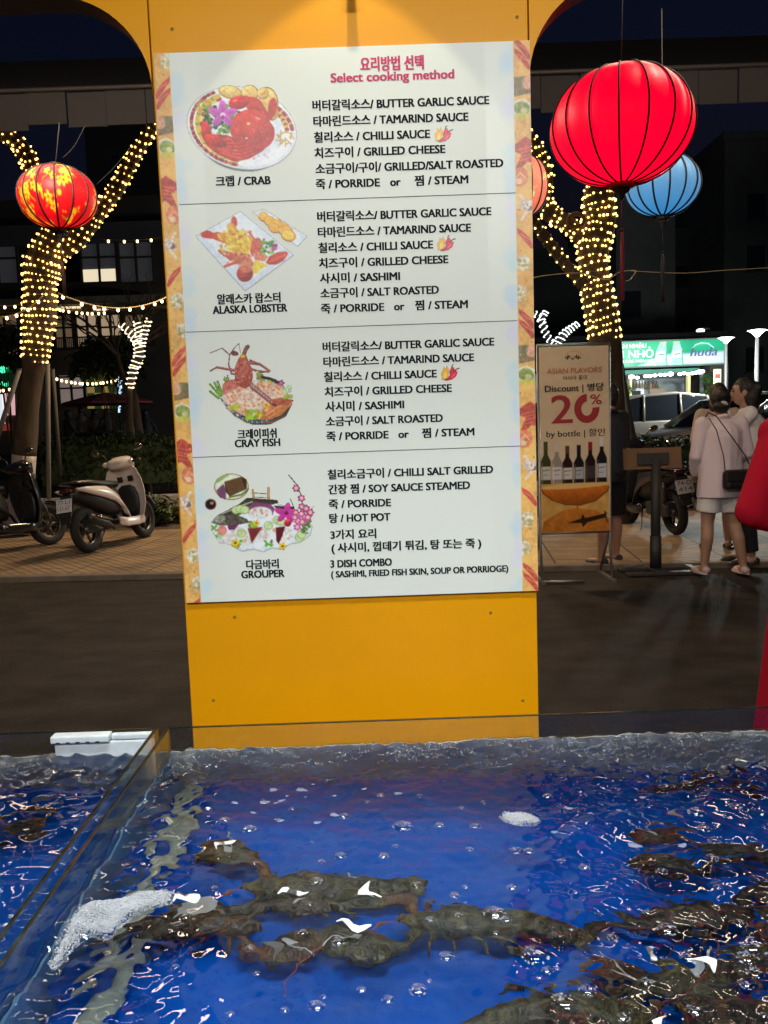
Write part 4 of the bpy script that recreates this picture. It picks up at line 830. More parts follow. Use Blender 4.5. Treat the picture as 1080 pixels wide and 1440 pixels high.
# churned froth where the air stones bubble up along the back glass
r = random.Random(17); mb = MB()
for k in range(5200):
    x = TX0 + .02 + (TX1 - TX0 - .05) * r.random(); f = r.random() ** 2.2; y = YB - .012 - f * (.10 + .14 * max(0, x))
    if noise.noise(Vector((x * 14, y * 30, 3))) < -.05: continue
    q = r.uniform(.0004, .0010) * (1.8 if r.random() < .06 else 1); mb.ell((x, y, water_z(x, y) + q * .4), (q * 1.3, q, q * .8), None, 0, 6, 4)
tag(mb.build('froth', mat('froth_clear', (.42, .44, .42), .15, spec=.8)), 'fine froth churned up along the back glass of the lobster tank', 'froth', kind='stuff')
r0 = random.Random(11)
bub = MB()
bub.lathe([(1.0, -.04), (.98, .08), (.93, .24), (.78, .42), (.55, .56), (.28, .64), (.02, .67)], n=18)
def rng_bub():
    out = []
    for (x, y, s) in ((350, 1167, 11), (484, 1147, 9), (566, 1162, 15), (618, 1160, 8), (668, 1162, 9), (390, 1153, 6), (411, 1138, 5), (462, 1100, 6), (540, 1203, 8), (452, 1212, 6), (478, 1204, 9), (444, 1240, 9), (586, 1244, 8), (640, 1258, 7), (695, 1284, 14), (752, 1342, 17), (476, 1324, 9), (628, 1344, 9), (604, 1292, 6), (426, 1312, 6), (588, 1394, 10), (546, 1404, 7), (508, 1390, 5), (445, 1414, 9), (400, 1420, 5), (938, 1308, 12), (970, 1344, 12), (1062, 1328, 17), (1052, 1350, 12), (980, 1145, 14), (990, 1164, 11), (1000, 1208, 10), (1004, 1180, 9), (935, 1102, 11), (968, 1100, 9), (1034, 1136, 10), (862, 1320, 7), (712, 1292, 7), (770, 1360, 7), (794, 1407, 14), (826, 1397, 9), (908, 1380, 7), (978, 1420, 9), (1040, 1296, 9), (912, 1280, 7), (726, 1194, 10), (744, 1196, 8), (822, 1220, 8), (790, 1212, 6), (720, 1248, 7), (930, 1230, 8), (1010, 1246, 6), (876, 1430, 7), (1062, 1370, 10), (1050, 1384, 8), (300, 1250, 6), (260, 1285, 7), (252, 1297, 6), (352, 1334, 6), (246, 1362, 5), (648, 1134, 5), (770, 1118, 8), (536, 1118, 7), (590, 1120, 5), (680, 1128, 5), (316, 1152, 9), (556, 1190, 5), (660, 1196, 6)): out.append((x, y, s))
    for k in range(26): out.append((r0.uniform(290, 1075), r0.uniform(1105, 1430), r0.uniform(2.5, 5)))
    return out
b0 = None
for (x, y, s) in rng_bub():
    wx, wy = W(x, y)
    if b0 is None:
        for k in range(13): a = r0.random() * 2 * math.pi; bub.ell((math.cos(a) * .97, math.sin(a) * .97, .0), (.06 + .14 * r0.random(), .05 + .1 * r0.random(), .10), None, 1, 6, 4)
        for k in range(9): a = r0.random() * 6.28; q_ = r0.uniform(.2, .8); bub.ell((math.cos(a) * q_, math.sin(a) * q_, .62 * math.sqrt(1 - q_ * q_)), (.05 + .12 * r0.random(), .05 + .1 * r0.random(), .05), rotmat(0, 0, a), 1, 6, 4)
        o = b0 = bub.build('bubble', [M_bub, M_froth])
    else: o = b0.copy(); sc.collection.objects.link(o)
    q = s * .95 / 880; o.location = (wx, wy, water_z(wx, wy)); o.scale = (q, q * .9, q * .55); o.rotation_euler = (0, 0, r0.random() * 6.28)
    tag(o, 'clear air bubble floating on the blue water among the lobsters', 'bubble', 'air bubbles on the tank water')
# froth line: small chips of foam drifting on the surface
c0 = None
for k, (x, y, s) in enumerate(((372, 1128, 9), (396, 1126, 8), (424, 1112, 9), (404, 1120, 6), (394, 1154, 10), (470, 1146, 9), (430, 1122, 5), (386, 1110, 8), (356, 1142, 7), (470, 1119, 7), (440, 1104, 6), (446, 1157, 6), (388, 1130, 5), (330, 1128, 6), (512, 1110, 5), (560, 1116, 6), (892, 1184, 8), (960, 1190, 7), (870, 1140, 6), (800, 1136, 7), (830, 1146, 6), (856, 1110, 6), (904, 1120, 7), (780, 1170, 5), (930, 1160, 5))):
    if c0 is None:
        mb = MB(); mb.lathe([(1., -.1), (.95, .12), (.7, .24), (.3, .28), (.02, .28)], n=14)
        for i, q in enumerate(mb.v):
            a = math.atan2(q[1], q[0]); f = 1 + .16 * math.sin(3 * a + 1) + .1 * math.sin(5 * a); mb.v[i] = (q[0] * f, q[1] * f, q[2])
        o = c0 = mb.build('foam_chip', mat('froth_thin', (.16, .20, .30), .3))
    else: o = c0.copy(); sc.collection.objects.link(o)
    wx, wy = W(x, y); q = s / 1250 * (.6 + .8 * r0.random()); o.location = (wx, wy, water_z(wx, wy) + .0005); o.scale = (q * 1.2, q * .75, q * .35); o.rotation_euler = (0, 0, .6 * math.sin(k * 2.3))
    tag(o, 'small white chip of froth drifting on the blue water', 'foam', 'chips of froth on the tank water')
# ------------------------------------------------------------------ lanterns
M_blk = mat('black_metal', (.02, .02, .02), .4)
M_cord = mat('cord_dark', (.03, .025, .02), .7)
def lantern(label, px, py, rx, ry, Y, col, strength, ribs=16, cap_m=None, tassel=0, tassel_m=None, hang=(0, -60), pattern=None, top_dim=.75, wob=0.0, col2=None):
    c = P(px, py, Y); k = PX(Y); a, b = rx * k, ry * k
    t = thing('silk_lantern', label, 'lantern', c)
    cap_m = cap_m or M_blk
    def prof(f, grow=1.0):
        th = math.pi * (f - .5); return a * grow * math.cos(th * .93) ** .92, b * grow * math.sin(th * .93)
    nu, nv = 96, 26; vs = []; fs = []
    for i in range(nv + 1):
        r, z = prof(i / nv)
        for j in range(nu):
            q = 2 * math.pi * j / nu; puff = 1 - .022 * abs(math.cos(q * ribs / 2)) ** 3
            vs.append((r * puff * math.cos(q), r * puff * math.sin(q), z))
    for i in range(nv):
        for j in range(nu): fs.append((i * nu + j, i * nu + (j + 1) % nu, (i + 1) * nu + (j + 1) % nu, (i + 1) * nu + j))
    if pattern is None:
        m = bpy.data.materials.new('lantern_silk'); m.use_nodes = True; n = m.node_tree.nodes; l = m.node_tree.links; bs = n['Principled BSDF']
        bs.inputs['Base Color'].default_value = (*[x * .6 for x in col], 1); bs.inputs['Roughness'].default_value = .45
        tc = n.new('ShaderNodeTexCoord'); nz = n.new('ShaderNodeTexNoise'); nz.inputs['Scale'].default_value = 5; nz.inputs['Detail'].default_value = 6; l.new(tc.outputs['Object'], nz.inputs[0])
        sx = n.new('ShaderNodeSeparateXYZ'); l.new(tc.outputs['Generated'], sx.inputs[0])
        m1 = n.new('ShaderNodeMapRange'); m1.inputs['To Min'].default_value = strength; m1.inputs['To Max'].default_value = strength * top_dim; l.new(sx.outputs['Z'], m1.inputs[0])
        m2 = n.new('ShaderNodeMapRange'); m2.inputs['To Min'].default_value = .85; m2.inputs['To Max'].default_value = 1.15; l.new(nz.outputs['Fac'], m2.inputs[0])
        mu = n.new('ShaderNodeMath'); mu.operation = 'MULTIPLY'; l.new(m1.outputs[0], mu.inputs[0]); l.new(m2.outputs[0], mu.inputs[1])
        bs.inputs['Emission Color'].default_value = (*col, 1)
        if col2:
            mx_ = n.new('ShaderNodeMix'); mx_.data_type = 'RGBA'; mx_.inputs[6].default_value = (*col, 1); mx_.inputs[7].default_value = (*col2, 1); l.new(sx.outputs['Z'], mx_.inputs[0]); l.new(mx_.outputs[2], bs.inputs['Emission Color'])
        l.new(mu.outputs[0], bs.inputs['Emission Strength'])
        mb = MB(); mb.add(vs, fs); mb.build('shade', m, t)
    else:
        W_, H_ = 2 * math.pi * a, 2 * b; pt = pattern(W_ / k, H_ / k)
        def fn(x, y):
            q = -math.pi / 2 + (x / (W_ / k)) * 2 * math.pi; r, z = prof(1 - y / (H_ / k)); return (r * math.cos(q), r * math.sin(q), z)
        o = pt.build('shade', print_mat('lantern_print', .5, emit=strength), fn, t)
        o.data.polygons.foreach_set('use_smooth', [True] * len(o.data.polygons))
    mb = MB()
    for j in range(ribs):
        q = 2 * math.pi * (j + .18) / ribs; pts = []
        for i in range(nv + 1):
            r, z = prof(i / nv, 1.004); pts.append((r * math.cos(q), r * math.sin(q), z))
        mb.tube(pts, k * 1.35, 5)
    mb.build('rib_frame', M_blk, t)
    r0_, zt = prof(1.0); cr = max(r0_, a * .17)
    mb = MB(); mb.lathe([(.001, zt - .2 * k), (cr, zt - .2 * k), (cr * 1.06, zt + 3 * k), (cr * .9, zt + 4 * k), (.001, zt + 4 * k)], n=20); mb.build('cap', cap_m, t)
    mb = MB(); mb.lathe([(.001, -zt + .2 * k), (cr * 1.05, -zt + .2 * k), (cr * 1.05, -zt - 5 * k), (cr * .9, -zt - 6 * k), (.001, -zt - 6 * k)], n=20); mb.build('cap', cap_m, t)
    mb = MB(); mb.lathe([(cr * .75, -zt - 6 * k), (cr * .6, -zt - 11 * k), (cr * .25, -zt - 14 * k), (cr * .22, -zt - 19 * k), (.001, -zt - 21 * k)], n=14); mb.build('finial', M_blk, t)
    if tassel:
        mb = MB(); z0 = -zt - 20 * k; mb.tube([(0, 0, z0), (0, 0, z0 - tassel * .3 * k)], .6 * k, 5); mb.ell((0, 0, z0 - tassel * .3 * k), 2.2 * k, nu=10, nv=8); mb.tube([(0, 0, z0 - tassel * .32 * k), (0, 0, z0 - tassel * .5 * k), (0, 0, z0 - tassel * k)], [1.6 * k, 3.0 * k, 2.6 * k], 8); mb.build('tassel', tassel_m or M_blk, t)
    mb = MB(); mb.tube([(0, 0, zt), (hang[0] * k, .02, zt - hang[1] * k)], .7 * k, 5); mb.build('hanging_cord', M_cord, t)
    return t
M_redcap = mat('lantern_cap_red', (.35, .01, .015), .5)
lantern('big glowing red silk lantern with black ribs, right of the menu pillar', 874, 179, 94.5, 74.5, 3.2, (1.0, .0, .03), 1.12, 16, M_redcap, 135, mat('tassel_red', (.16, .008, .015), .7), (6, -190), wob=.1, top_dim=.82)
lantern('pale blue silk lantern behind and below the big red lantern', 932, 261, 49, 40, 5.0, (.04, .30, .70), .75, 14, M_blk, 95, mat('tassel_dark', (.012, .014, .02), .7), (0, -190), top_dim=.9, col2=(.30, .46, .58))
def floral(bgc, gold, seed, n):
    def f(w, h):
        p = Paint(0, 0, w, h, w / 300., bgc, seed); J = p.r; s = w / 370.
        p.put(np.ones(p.X.shape), bgc, 1, .12, 20 * s)
        for i in range(n):
            x, y = J.random() * w, h * (.08 + .86 * J.random()); r = (4 + 2.6 * J.random()) * s
            for q in range(3): p.line([(x, y), (x + (J.random() - .5) * 30 * s, y + (J.random() - .5) * 22 * s)], 1.4 * s, tuple(int(v * .72) for v in gold))
            for q in range(2): p.flower(x + (J.random() - .5) * 14 * s, y + (J.random() - .5) * 12 * s, r, gold, (150, 60, 10), 5, J.random() * 72)
            p.scatter(lambda R_, x=x, y=y: (x + (R_.random() - .5) * 26 * s, y + (R_.random() - .5) * 22 * s), 3, 2.4 * s, [gold], .9)
        return p
    return f
lantern('red lantern printed with gold blossom, hanging in front of the left tree', 81, 278, 51.5, 41, 4.5, (1, 0, 0), 1.0, 14, mat('lantern_cap_brown', (.06, .02, .015), .6), 70, mat('tassel_maroon', (.03, .004, .006), .7), (8, -58), pattern=floral((214, 14, 22), (255, 170, 26), 3, 58))
lantern('salmon pink patterned lantern half hidden behind the right edge of the menu board', 740, 262, 29, 39, 5.6, (1, .3, .2), .8, 12, M_blk, 0, None, (0, -60), pattern=floral((214, 112, 88), (236, 190, 130), 9, 40))

# ------------------------------------------------------------------ dark market canopy edge the lanterns hang from
YC = 6.5
can = thing('market_canopy', 'long dark canopy roof with a red brown valance spanning behind the pillar', 'canopy', P(540, 120, YC))
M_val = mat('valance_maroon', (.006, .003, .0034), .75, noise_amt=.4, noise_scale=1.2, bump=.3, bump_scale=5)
M_roof = mat('canopy_roof', (.004, .004, .005), .9, spec=.1)
zt, zb = P(540, 113, YC).z, P(540, 158, YC).z
def rel(mb, name, m, par, **k):
    o = mb.build(name, m, par, **k); o.location = -Vector(par.location); return o
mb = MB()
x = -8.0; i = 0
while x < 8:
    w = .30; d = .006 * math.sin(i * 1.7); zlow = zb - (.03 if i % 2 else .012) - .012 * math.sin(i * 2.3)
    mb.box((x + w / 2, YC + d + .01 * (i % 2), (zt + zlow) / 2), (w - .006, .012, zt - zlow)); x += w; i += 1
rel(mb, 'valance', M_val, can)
mb = MB(); mb.tube([(-8, YC - .02, zt + .01), (8, YC - .02, zt + .01)], .018, 8); rel(mb, 'rail', mat('rail_dull', (.022, .016, .015), .6), can)
mb = MB(); mb.box((0, YC + .36, zt + .27), (16, .85, .03), rotmat(R(36), 0, 0)); rel(mb, 'roof_sheet', M_roof, can)
for sx in (-7.5, 7.5):
    mb = MB(); mb.tube([(sx, YC + .1, 0), (sx, YC + .1, zt)], .05, 10); rel(mb, 'post', M_steel, can)

# ------------------------------------------------------------------ trees wound with fairy lights
def bark(name, c):
    return mat(name, c, .9, noise_amt=.5, noise_scale=7, bump=1.0, bump_scale=18, stretch=(1, 1, .35))
M_bark = bark('bark_dark', (.062, .042, .026)); M_wash = bark('bark_whitewash', (.40, .36, .33))
M_wire = mat('fairy_wire', (.32, .24, .10), .6)
M_bulb = mat('fairy_bulb', (1, .8, .5), .4, emit=6.5, ecol=(1.0, .54, .12))
M_bulb2 = mat('fairy_bulb_pale', (1, .85, .5), .4, emit=6.5, ecol=(1.0, .60, .14))
BULB = MB().ell((0, 0, 0), 1.0, nu=8, nv=6).build('bulb', M_bulb); BULB_ME = BULB.data; bpy.data.objects.remove(BULB)
BULB2 = MB().ell((0, 0, 0), 1.0, nu=8, nv=6).build('bulb', M_bulb2); BULB2_ME = BULB2.data; bpy.data.objects.remove(BULB2)
def limb(pts, Y, f=.84):
    k = PX(Y) * f; return [(P(x, y, Y + (q[0] if q else 0)), r * k) for x, y, r, *q in pts]
def smooth(l, n=6):
    out = []
    for i in range(len(l) - 1):
        p0 = l[max(i - 1, 0)]; p1 = l[i]; p2 = l[i + 1]; p3 = l[min(i + 2, len(l) - 1)]
        for j in range(n):
            t = j / n; f = lambda a, b_, c, d: .5 * ((2 * b_) + (c - a) * t + (2 * a - 5 * b_ + 4 * c - d) * t * t + (3 * b_ - a - 3 * c + d) * t ** 3)
            out.append((Vector([f(p0[0][q], p1[0][q], p2[0][q], p3[0][q]) for q in range(3)]), f(p0[1], p1[1], p2[1], p3[1])))
    return out + [l[-1]]
def limb_mesh(mb, l, n=14, seed=0, m=0):
    l = smooth(l); pts = [q[0] for q in l]; rs = [q[1] * (1 + .10 * noise.noise(q[0] * 3 + Vector((seed, 0, 0)))) for q in l]; mb.tube(pts, rs, n, m)
def string_lights(label, l, pitch, gap, br, me, seed=0, jit=.3, grp='fairy lights wound round the trees', a0=0., front=True, limit=100):
    """one strand wound round a limb: wire plus bulbs on the side one can see"""
    l = smooth(l, 10); r = random.Random(seed); t = thing('fairy_lights', label, 'string lights', l[0][0], 0, grp)
    dist = [0]
    for i in range(1, len(l)): dist.append(dist[-1] + (l[i][0] - l[i - 1][0]).length)
    T = dist[-1]; s = 0; ang = a0; wire = []; bulbs = []; acc = 0
    def at(s):
        i = 0
        while i < len(dist) - 2 and dist[i + 1] < s: i += 1
        f = (s - dist[i]) / max(dist[i + 1] - dist[i], 1e-6); return l[i][0].lerp(l[i + 1][0], f), l[i][1] + (l[i + 1][1] - l[i][1]) * f, (l[i + 1][0] - l[i][0]).normalized()
    while s < T:
        c, rad, d = at(s); u, w = frame_of(d); da = .22; ang += da; s += pitch * da / (2 * math.pi)
        p = c + (u * math.cos(ang) + w * math.sin(ang)) * (rad + br * .7) + d * (r.uniform(-jit, jit) * pitch * .3 + .35 * pitch * noise.noise(Vector((ang * .35, seed, 0)))); wire.append(p)
        acc += da * rad
        if acc >= gap:
            acc -= gap * r.uniform(.55, 1.5); vis = (p - c).normalized().dot((CAM - c).normalized())
            if vis > -.25 or not front: bulbs.append((vis, p))
    mb = MB(); mb.tube(wire, br * .28, 4); rel(mb, 'wire', M_wire, t)
    bulbs.sort(key=lambda q: -q[0])
    for vis, p in bulbs[:limit]:
        o = bpy.data.objects.new('bulb', me); sc.collection.objects.link(o); o.parent = t; o.location = p - t.location; q = br * r.uniform(.6, 1.25); o.scale = (q, q, q)
    if bulbs[limit:]:
        mb = MB()
        for vis, p in bulbs[limit:]: mb.ell(p - t.location, br, nu=6, nv=4)
        o = mb.build('bulb', me.materials[0], t); o['kind'] = 'stuff'
    return t
def catenary(label, a, b, sag, n, br, me, Y0, Y1, seed=0, wire_r=.006, wire_m=None):
    A, B = P(*a, Y0), P(*b, Y1); t = thing('festoon_lights', label, 'string lights', A, 0, 'festoon strings across the street'); pts = []
    for i in range(25):
        f = i / 24; q = A.lerp(B, f); q.z -= sag * 4 * f * (1 - f); pts.append(q)
    mb = MB(); mb.tube(pts, wire_r, 5); rel(mb, 'wire', wire_m or M_wire, t); r = random.Random(seed)
    for i in range(n):
        f = (i + .5 + r.uniform(-.25, .25)) / n; q = A.lerp(B, f); q.z -= sag * 4 * f * (1 - f) + br * 1.3
        o = bpy.data.objects.new('bulb', me); sc.collection.objects.link(o); o.parent = t; o.location = q - A; o.scale = (br, br, br * 1.2)
    return t

YT = 11.4
tr = thing('tree', 'tree with a whitewashed foot and lights on its trunk, left of the pillar', 'tree', P(30, 738, YT))
trunk = limb([(26, 742, 27), (30, 700, 21), (34, 640, 19), (41, 560, 18), (48, 510, 19), (53, 470, 24), (56, 430, 26), (56, 400, 25), (60, 375, 31), (70, 350, 27), (82, 326, 20), (88, 312, 15)], YT)
limbL = limb([(76, 345, 20), (70, 305, 18), (58, 262, 16), (46, 236, 15), (28, 205, 13), (10, 192, 11), (-20, 178, 8)], YT)
limbR = limb([(84, 352, 16), (104, 340, 15), (128, 312, 13), (150, 284, 12), (166, 262, 12), (184, 228, 11), (204, 196, 9), (224, 165, 7)], YT)
mb = MB(); limb_mesh(mb, trunk[2:], seed=1); rel(mb, 'trunk', M_bark, tr)
mb = MB(); limb_mesh(mb, trunk[:3], seed=1); rel(mb, 'whitewashed_foot', M_wash, tr)
for l in (limbL, limbR): mb = MB(); limb_mesh(mb, l, 12, 3); rel(mb, 'limb', M_bark, tr)
string_lights('warm lights wound in close rings round the left tree trunk', trunk[4:], .090, .064, .0135, BULB_ME, 1)
string_lights('warm lights on the left limb above the blossom lantern', limbL[2:], .100, .070, .0135, BULB_ME, 2, .6)
string_lights('warm lights along the right limb reaching up to the pillar', limbR, .100, .068, .0135, BULB_ME, 3, .6)
# bare twigs of the left crown and their little twist of leaves
def leaves(mb, c, rad, n, size, r, m=0, droop=.3):
    for i in range(n):
        while True:
            q = Vector((r.uniform(-1, 1), r.uniform(-1, 1), r.uniform(-1, 1)))
            if q.length < 1: break
        p = Vector(c) + Vector((q.x * rad[0], q.y * rad[1], q.z * rad[2])); d = Vector((r.uniform(-1, 1), r.uniform(-1, 1), r.uniform(-.7, .5))).normalized(); u, w = frame_of(d); s = size * r.uniform(.6, 1.3)
        mb.add([p, p + d * s * .5 + u * s * .22, p + d * s - Vector((0, 0, s * droop)), p + d * s * .5 - u * s * .22], [(0, 1, 2, 3)], m, False)
M_leaf = mat('leaf_dark', (.035, .06, .022), .6, noise_amt=.6, noise_scale=2)
M_leaf2 = mat('leaf_mid', (.05, .075, .02), .55, noise_amt=.6, noise_scale=2)
# timber props of the left tree
def pole(label, a, b, Y, rad, m):
    t = MB(); A, B = P(*a, Y), P(*b, Y); t.tube([A, A.lerp(B, .5), B], rad, 10); t.tube([B, B + Vector((0, 0, .01))], rad * 1.05, 10); return tag(t.build('tree_prop', m), label, 'pole', 'timber props round the trees')
M_pole = mat('prop_grey', (.17, .15, .14), .75, noise_amt=.25, noise_scale=9, stretch=(4, 4, .4))
pole('upright grey prop standing just right of the left tree', (69, 752), (67, 512), 11.0, .030, M_pole)
pole('dark leaning prop behind the upright one at the left tree', (85, 668), (74, 520), 12.2, .028, mat('prop_dark', (.07, .065, .06), .8))
pole('grey prop leaning from the left edge up to the left tree', (-8, 628), (27, 520), 11.0, .032, M_pole)

YR = 10.6
tr2 = thing('tree', 'forked tree wrapped in lights, right of the pillar behind the wine banner', 'tree', P(868, 745, YR))
trunk2 = limb([(872, 752, 26), (868, 690, 22), (864, 600, 20), (857, 520, 22), (851, 478, 25), (845, 440, 26), (838, 400, 25), (834, 370, 24), (836, 340, 27), (842, 310, 27), (842, 282, 25), (842, 258, 20), (846, 232, 16), (852, 196, 13), (860, 150, 9)], YR)
limb2 = limb([(832, 350, 16), (812, 328, 13), (792, 310, 13), (774, 300, 14), (764, 276, 13), (768, 252, 12), (762, 228, 12), (754, 206, 10), (738, 186, 8)], YR)
limb3 = limb([(822, 400, 13), (806, 384, 9), (788, 362, 9), (770, 338, 9), (750, 312, 8), (730, 292, 7)], YR - .25)
mb = MB(); limb_mesh(mb, trunk2, seed=4); rel(mb, 'trunk', M_bark, tr2)
for l in (limb2, limb3): mb = MB(); limb_mesh(mb, l, 12, 5); rel(mb, 'limb', M_bark, tr2)
mb = MB(); C = P(806, 315, YR); mb.tube([C + Vector((.10 * math.cos(a), -.18, .10 * math.sin(a) * .8)) for a in [i * .5 for i in range(14)]], .028, 8); rel(mb, 'knot', bark('bark_knot', (.16, .09, .045)), tr2)
string_lights('pale warm lights in rings round the right tree trunk', trunk2[4:13], .095, .060, .0135, BULB2_ME, 11, .5)
string_lights('pale warm lights on the looping left limb of the right tree', limb2, .095, .060, .0135, BULB2_ME, 12, .7)
string_lights('finer lights on the low left limb of the right tree', limb3, .12, .10, .011, BULB2_ME, 13, .7)
pole('grey prop leaning away from the right tree down to the podium', (904, 690), (868, 484), 10.9, .036, mat('prop_dark', (.07, .065, .06), .8))
pole('grey prop leaning steeply on the far side of the right tree', (885, 640), (866, 486), 11.6, .030, mat('prop_dark', (.07, .065, .06), .8))

# trees far across the street wound with white rope light
def rope_tree(label, limbs, Y, turns, m, seed):
    k = PX(Y); t = thing('tree', label, 'tree', P(limbs[0][0][0], limbs[0][0][1], Y)); L = [limb(l, Y) for l in limbs]
    for l in L: mb = MB(); limb_mesh(mb, l, 10, seed); rel(mb, 'limb', M_bark, t)
    base = P(limbs[0][0][0] - 4, limbs[0][0][1], Y)
    mb = MB(); mb.tube([Vector((base.x, base.y, 0)), base.lerp(Vector((base.x, base.y, 0)), .5), L[0][0][0]], [L[0][0][1] * 1.5, L[0][0][1] * 1.2, L[0][0][1]], 10); rel(mb, 'trunk', M_bark, t)
    rp = thing('rope_light', label.replace('tree wound with', 'rope light wound on').replace('small', 'white'), 'string lights', P(limbs[0][0][0], limbs[0][0][1], Y))
    mb = MB()
    for l, n in zip(L, turns):
        l = smooth(l, 12); pts = []
        for i in range(n * 10):
            f = i / (n * 10 - 1) * (len(l) - 1.001); j = int(f); q = l[j][0].lerp(l[j + 1][0], f - j); d = (l[j + 1][0] - l[j][0]).normalized(); u, w = frame_of(d); a = i * 2 * math.pi / 10; pts.append(q + (u * math.cos(a) + w * math.sin(a)) * (l[j][1] * 1.05 + .025))
        mb.tube(pts, .75 * k, 5)
    rel(mb, 'light_tube', m, rp)
M_rope = mat('rope_light', (1, .9, .7), .4, emit=2.2, ecol=(1, .84, .56)); M_rope2 = mat('rope_light_cool', (1, 1, .95), .4, emit=1.8, ecol=(.84, .96, 1.0))
rope_tree('small tree wound with warm white rope, far across the street at left', [[(182, 545, 5), (188, 520, 6), (196, 500, 7), (194, 480, 6)], [(194, 484, 5), (184, 470, 4), (170, 456, 3.5)], [(196, 484, 5), (195, 468, 4.5), (192, 452, 3.5)], [(198, 486, 5), (203, 468, 4), (210, 449, 3)]], 19.2, (11, 6, 6, 7), M_rope, 1)
rope_tree('small tree wound with cool white rope, across the street beside the wine banner', [[(777, 500, 5), (778, 490, 5), (780, 480, 5)], [(779, 486, 4), (768, 470, 4), (762, 450, 4), (768, 438, 3)], [(783, 484, 6), (793, 470, 5), (803, 462, 4), (813, 455, 3)], [(766, 462, 4), (758, 448, 3), (750, 438, 3)]], 22, (3, 9, 8, 4), M_rope2, 2)

# festoon strings
M_fest = mat('festoon_bulb', (1, .85, .6), .4, emit=6.0, ecol=(1, .66, .30)); FB = MB().ell((0, 0, 0), 1, nu=8, nv=6).build('bulb', M_fest); FB_ME = FB.data; bpy.data.objects.remove(FB)
M_gw = mat('glow_wire', (.55, .42, .22), .5)
catenary('festoon string sagging from the left tree towards the pillar', (82, 412), (238, 416), .19, 9, .022, FB_ME, 11.2, 12.6, 1, .010, M_gw)
catenary('second festoon string just below, further back by the balcony', (70, 430), (150, 438), .05, 10, .022, FB_ME, 15, 15, 2)
catenary('festoon string from the left edge to the left tree trunk', (-14, 444), (60, 416), .10, 5, .020, FB_ME, 11, 11.1, 3, .010, M_gw)
catenary('short festoon string above, from the left edge to the trunk', (-10, 428), (40, 424), .04, 4, .020, FB_ME, 13, 13, 4)
catenary('festoon string along the restaurant front under the balcony', (76, 530), (165, 532), .12, 15, .030, FB_ME, 20, 22, 5)
catenary('four festoon bulbs high in front of the dark upper windows', (138, 336), (226, 334), .04, 4, .030, FB_ME, 20, 20, 6)
catenary('festoon string low at the left edge by the small lit shop', (-20, 548), (24, 543), .03, 6, .030, FB_ME, 20, 20, 7)
def wire(label, pts, Y, rad, m=M_gw):
    mb = MB(); q = [(P(x, y, Y), rad * PX(Y)) for x, y in pts]; l = smooth(q, 6); mb.tube([a for a, b_ in l], rad * PX(Y), 5); return tag(mb.build('loose_wire', m), label, 'wire')
wire('loose pale wire looping past the right tree and off to the right edge', [(748, 391), (770, 387), (815, 384), (852, 393), (870, 383), (892, 380), (893, 384), (886, 393), (880, 395)], 9.0, .55)
wire('straight pale wire running to the right edge behind the lanterns', [(888, 381), (960, 384), (1020, 380), (1090, 376)], 9.4, .5)
wire('thin dark cord rising from the blossom lantern to the canopy', [(88, 222), (104, 206), (120, 176)], 4.6, .5, M_cord)
wire('thin dark cord drooping between the blossom lantern and the right limb', [(136, 259), (160, 236), (178, 214), (186, 204)], 5.0, .4, M_cord)

# ------------------------------------------------------------------ planting on the verge
def bush(name, label, c, rad, n, size, m, seed, cat='bush', group=None, stem=True):
    r = random.Random(seed); t = thing(name, label, cat, (c[0], c[1], 0), 0, group); mb = MB()
    for k in range(max(6, n // 40)):
        d = Vector((r.uniform(-1, 1) * rad[0], r.uniform(-1, 1) * rad[1], r.uniform(-.7, .8) * rad[2])); leaves(mb, Vector(c) + d, (rad[0] * .4, rad[1] * .4, rad[2] * .4), 40, size, r)
    rel(mb, 'foliage', m, t)
    if stem:
        mb = MB()
        for k in range(7): a = r.random() * 6.28; mb.tube([(c[0] + .04 * math.cos(a), c[1] + .04 * math.sin(a), .02), (c[0] + rad[0] * .3 * math.cos(a), c[1] + rad[1] * .3 * math.sin(a), c[2] * .7), (c[0] + rad[0] * .7 * math.cos(a), c[1] + rad[1] * .6 * math.sin(a), c[2] + rad[2] * .4)], [.022, .014, .006], 5)
        rel(mb, 'stem', M_bark, t)
    return t
for i, (px, py, Y, rx, rz, lab) in enumerate(((232, 722, 12.4, .30, .42, 'dark leafy bush low beside the pillar, right of the white scooter'), (70, 735, 12.2, .30, .30, 'low dark plant at the foot of the left tree'), (150, 742, 12.6, .5, .18, 'low dark plants behind the white scooter'), (196, 736, 12.4, .35, .22, 'leafy plant behind the front wheel of the white scooter'), (820, 738, 12.0, .5, .2, 'low dark plant behind the wine banner'), (960, 728, 12.2, .5, .25, 'low dark plant behind the dark motorbike'))):
    c = P(px, py, Y); bush('bush', lab, (c.x, c.y, max(c.z, .2)), (rx, .25, rz), 500, .14, M_leaf if i % 2 else M_leaf2, 30 + i, group='plants on the verge')
def hedge(label, xa, xb, Y, z0, z1, seed):
    r = random.Random(seed); A, B = P(xa, 640, Y).x, P(xb, 640, Y).x; mb = MB(); n = int((B - A) * 900)
    for i in range(n):
        x = r.uniform(A, B); z = z0 + (z1 - z0) * r.random() ** .6 + .06 * math.sin(x * 3) ; y = Y + r.uniform(-.3, .3)
        leaves(mb, (x, y, z), (.08, .08, .05), 1, .13, r)
    mb.box(((A + B) / 2, Y + .05, (z0 + z1) / 2 - .1), (B - A, .4, z1 - z0 - .25)); return tag(mb.build('hedge', M_leaf), label, 'hedge')
hedge('dark clipped hedge behind the left tree, in front of the restaurant', 60, 262, 18.5, .3, 1.45, 1)
hedge('dark clipped hedge in the street behind the people at right', 755, 1100, 16.2, .3, 1.05, 2)
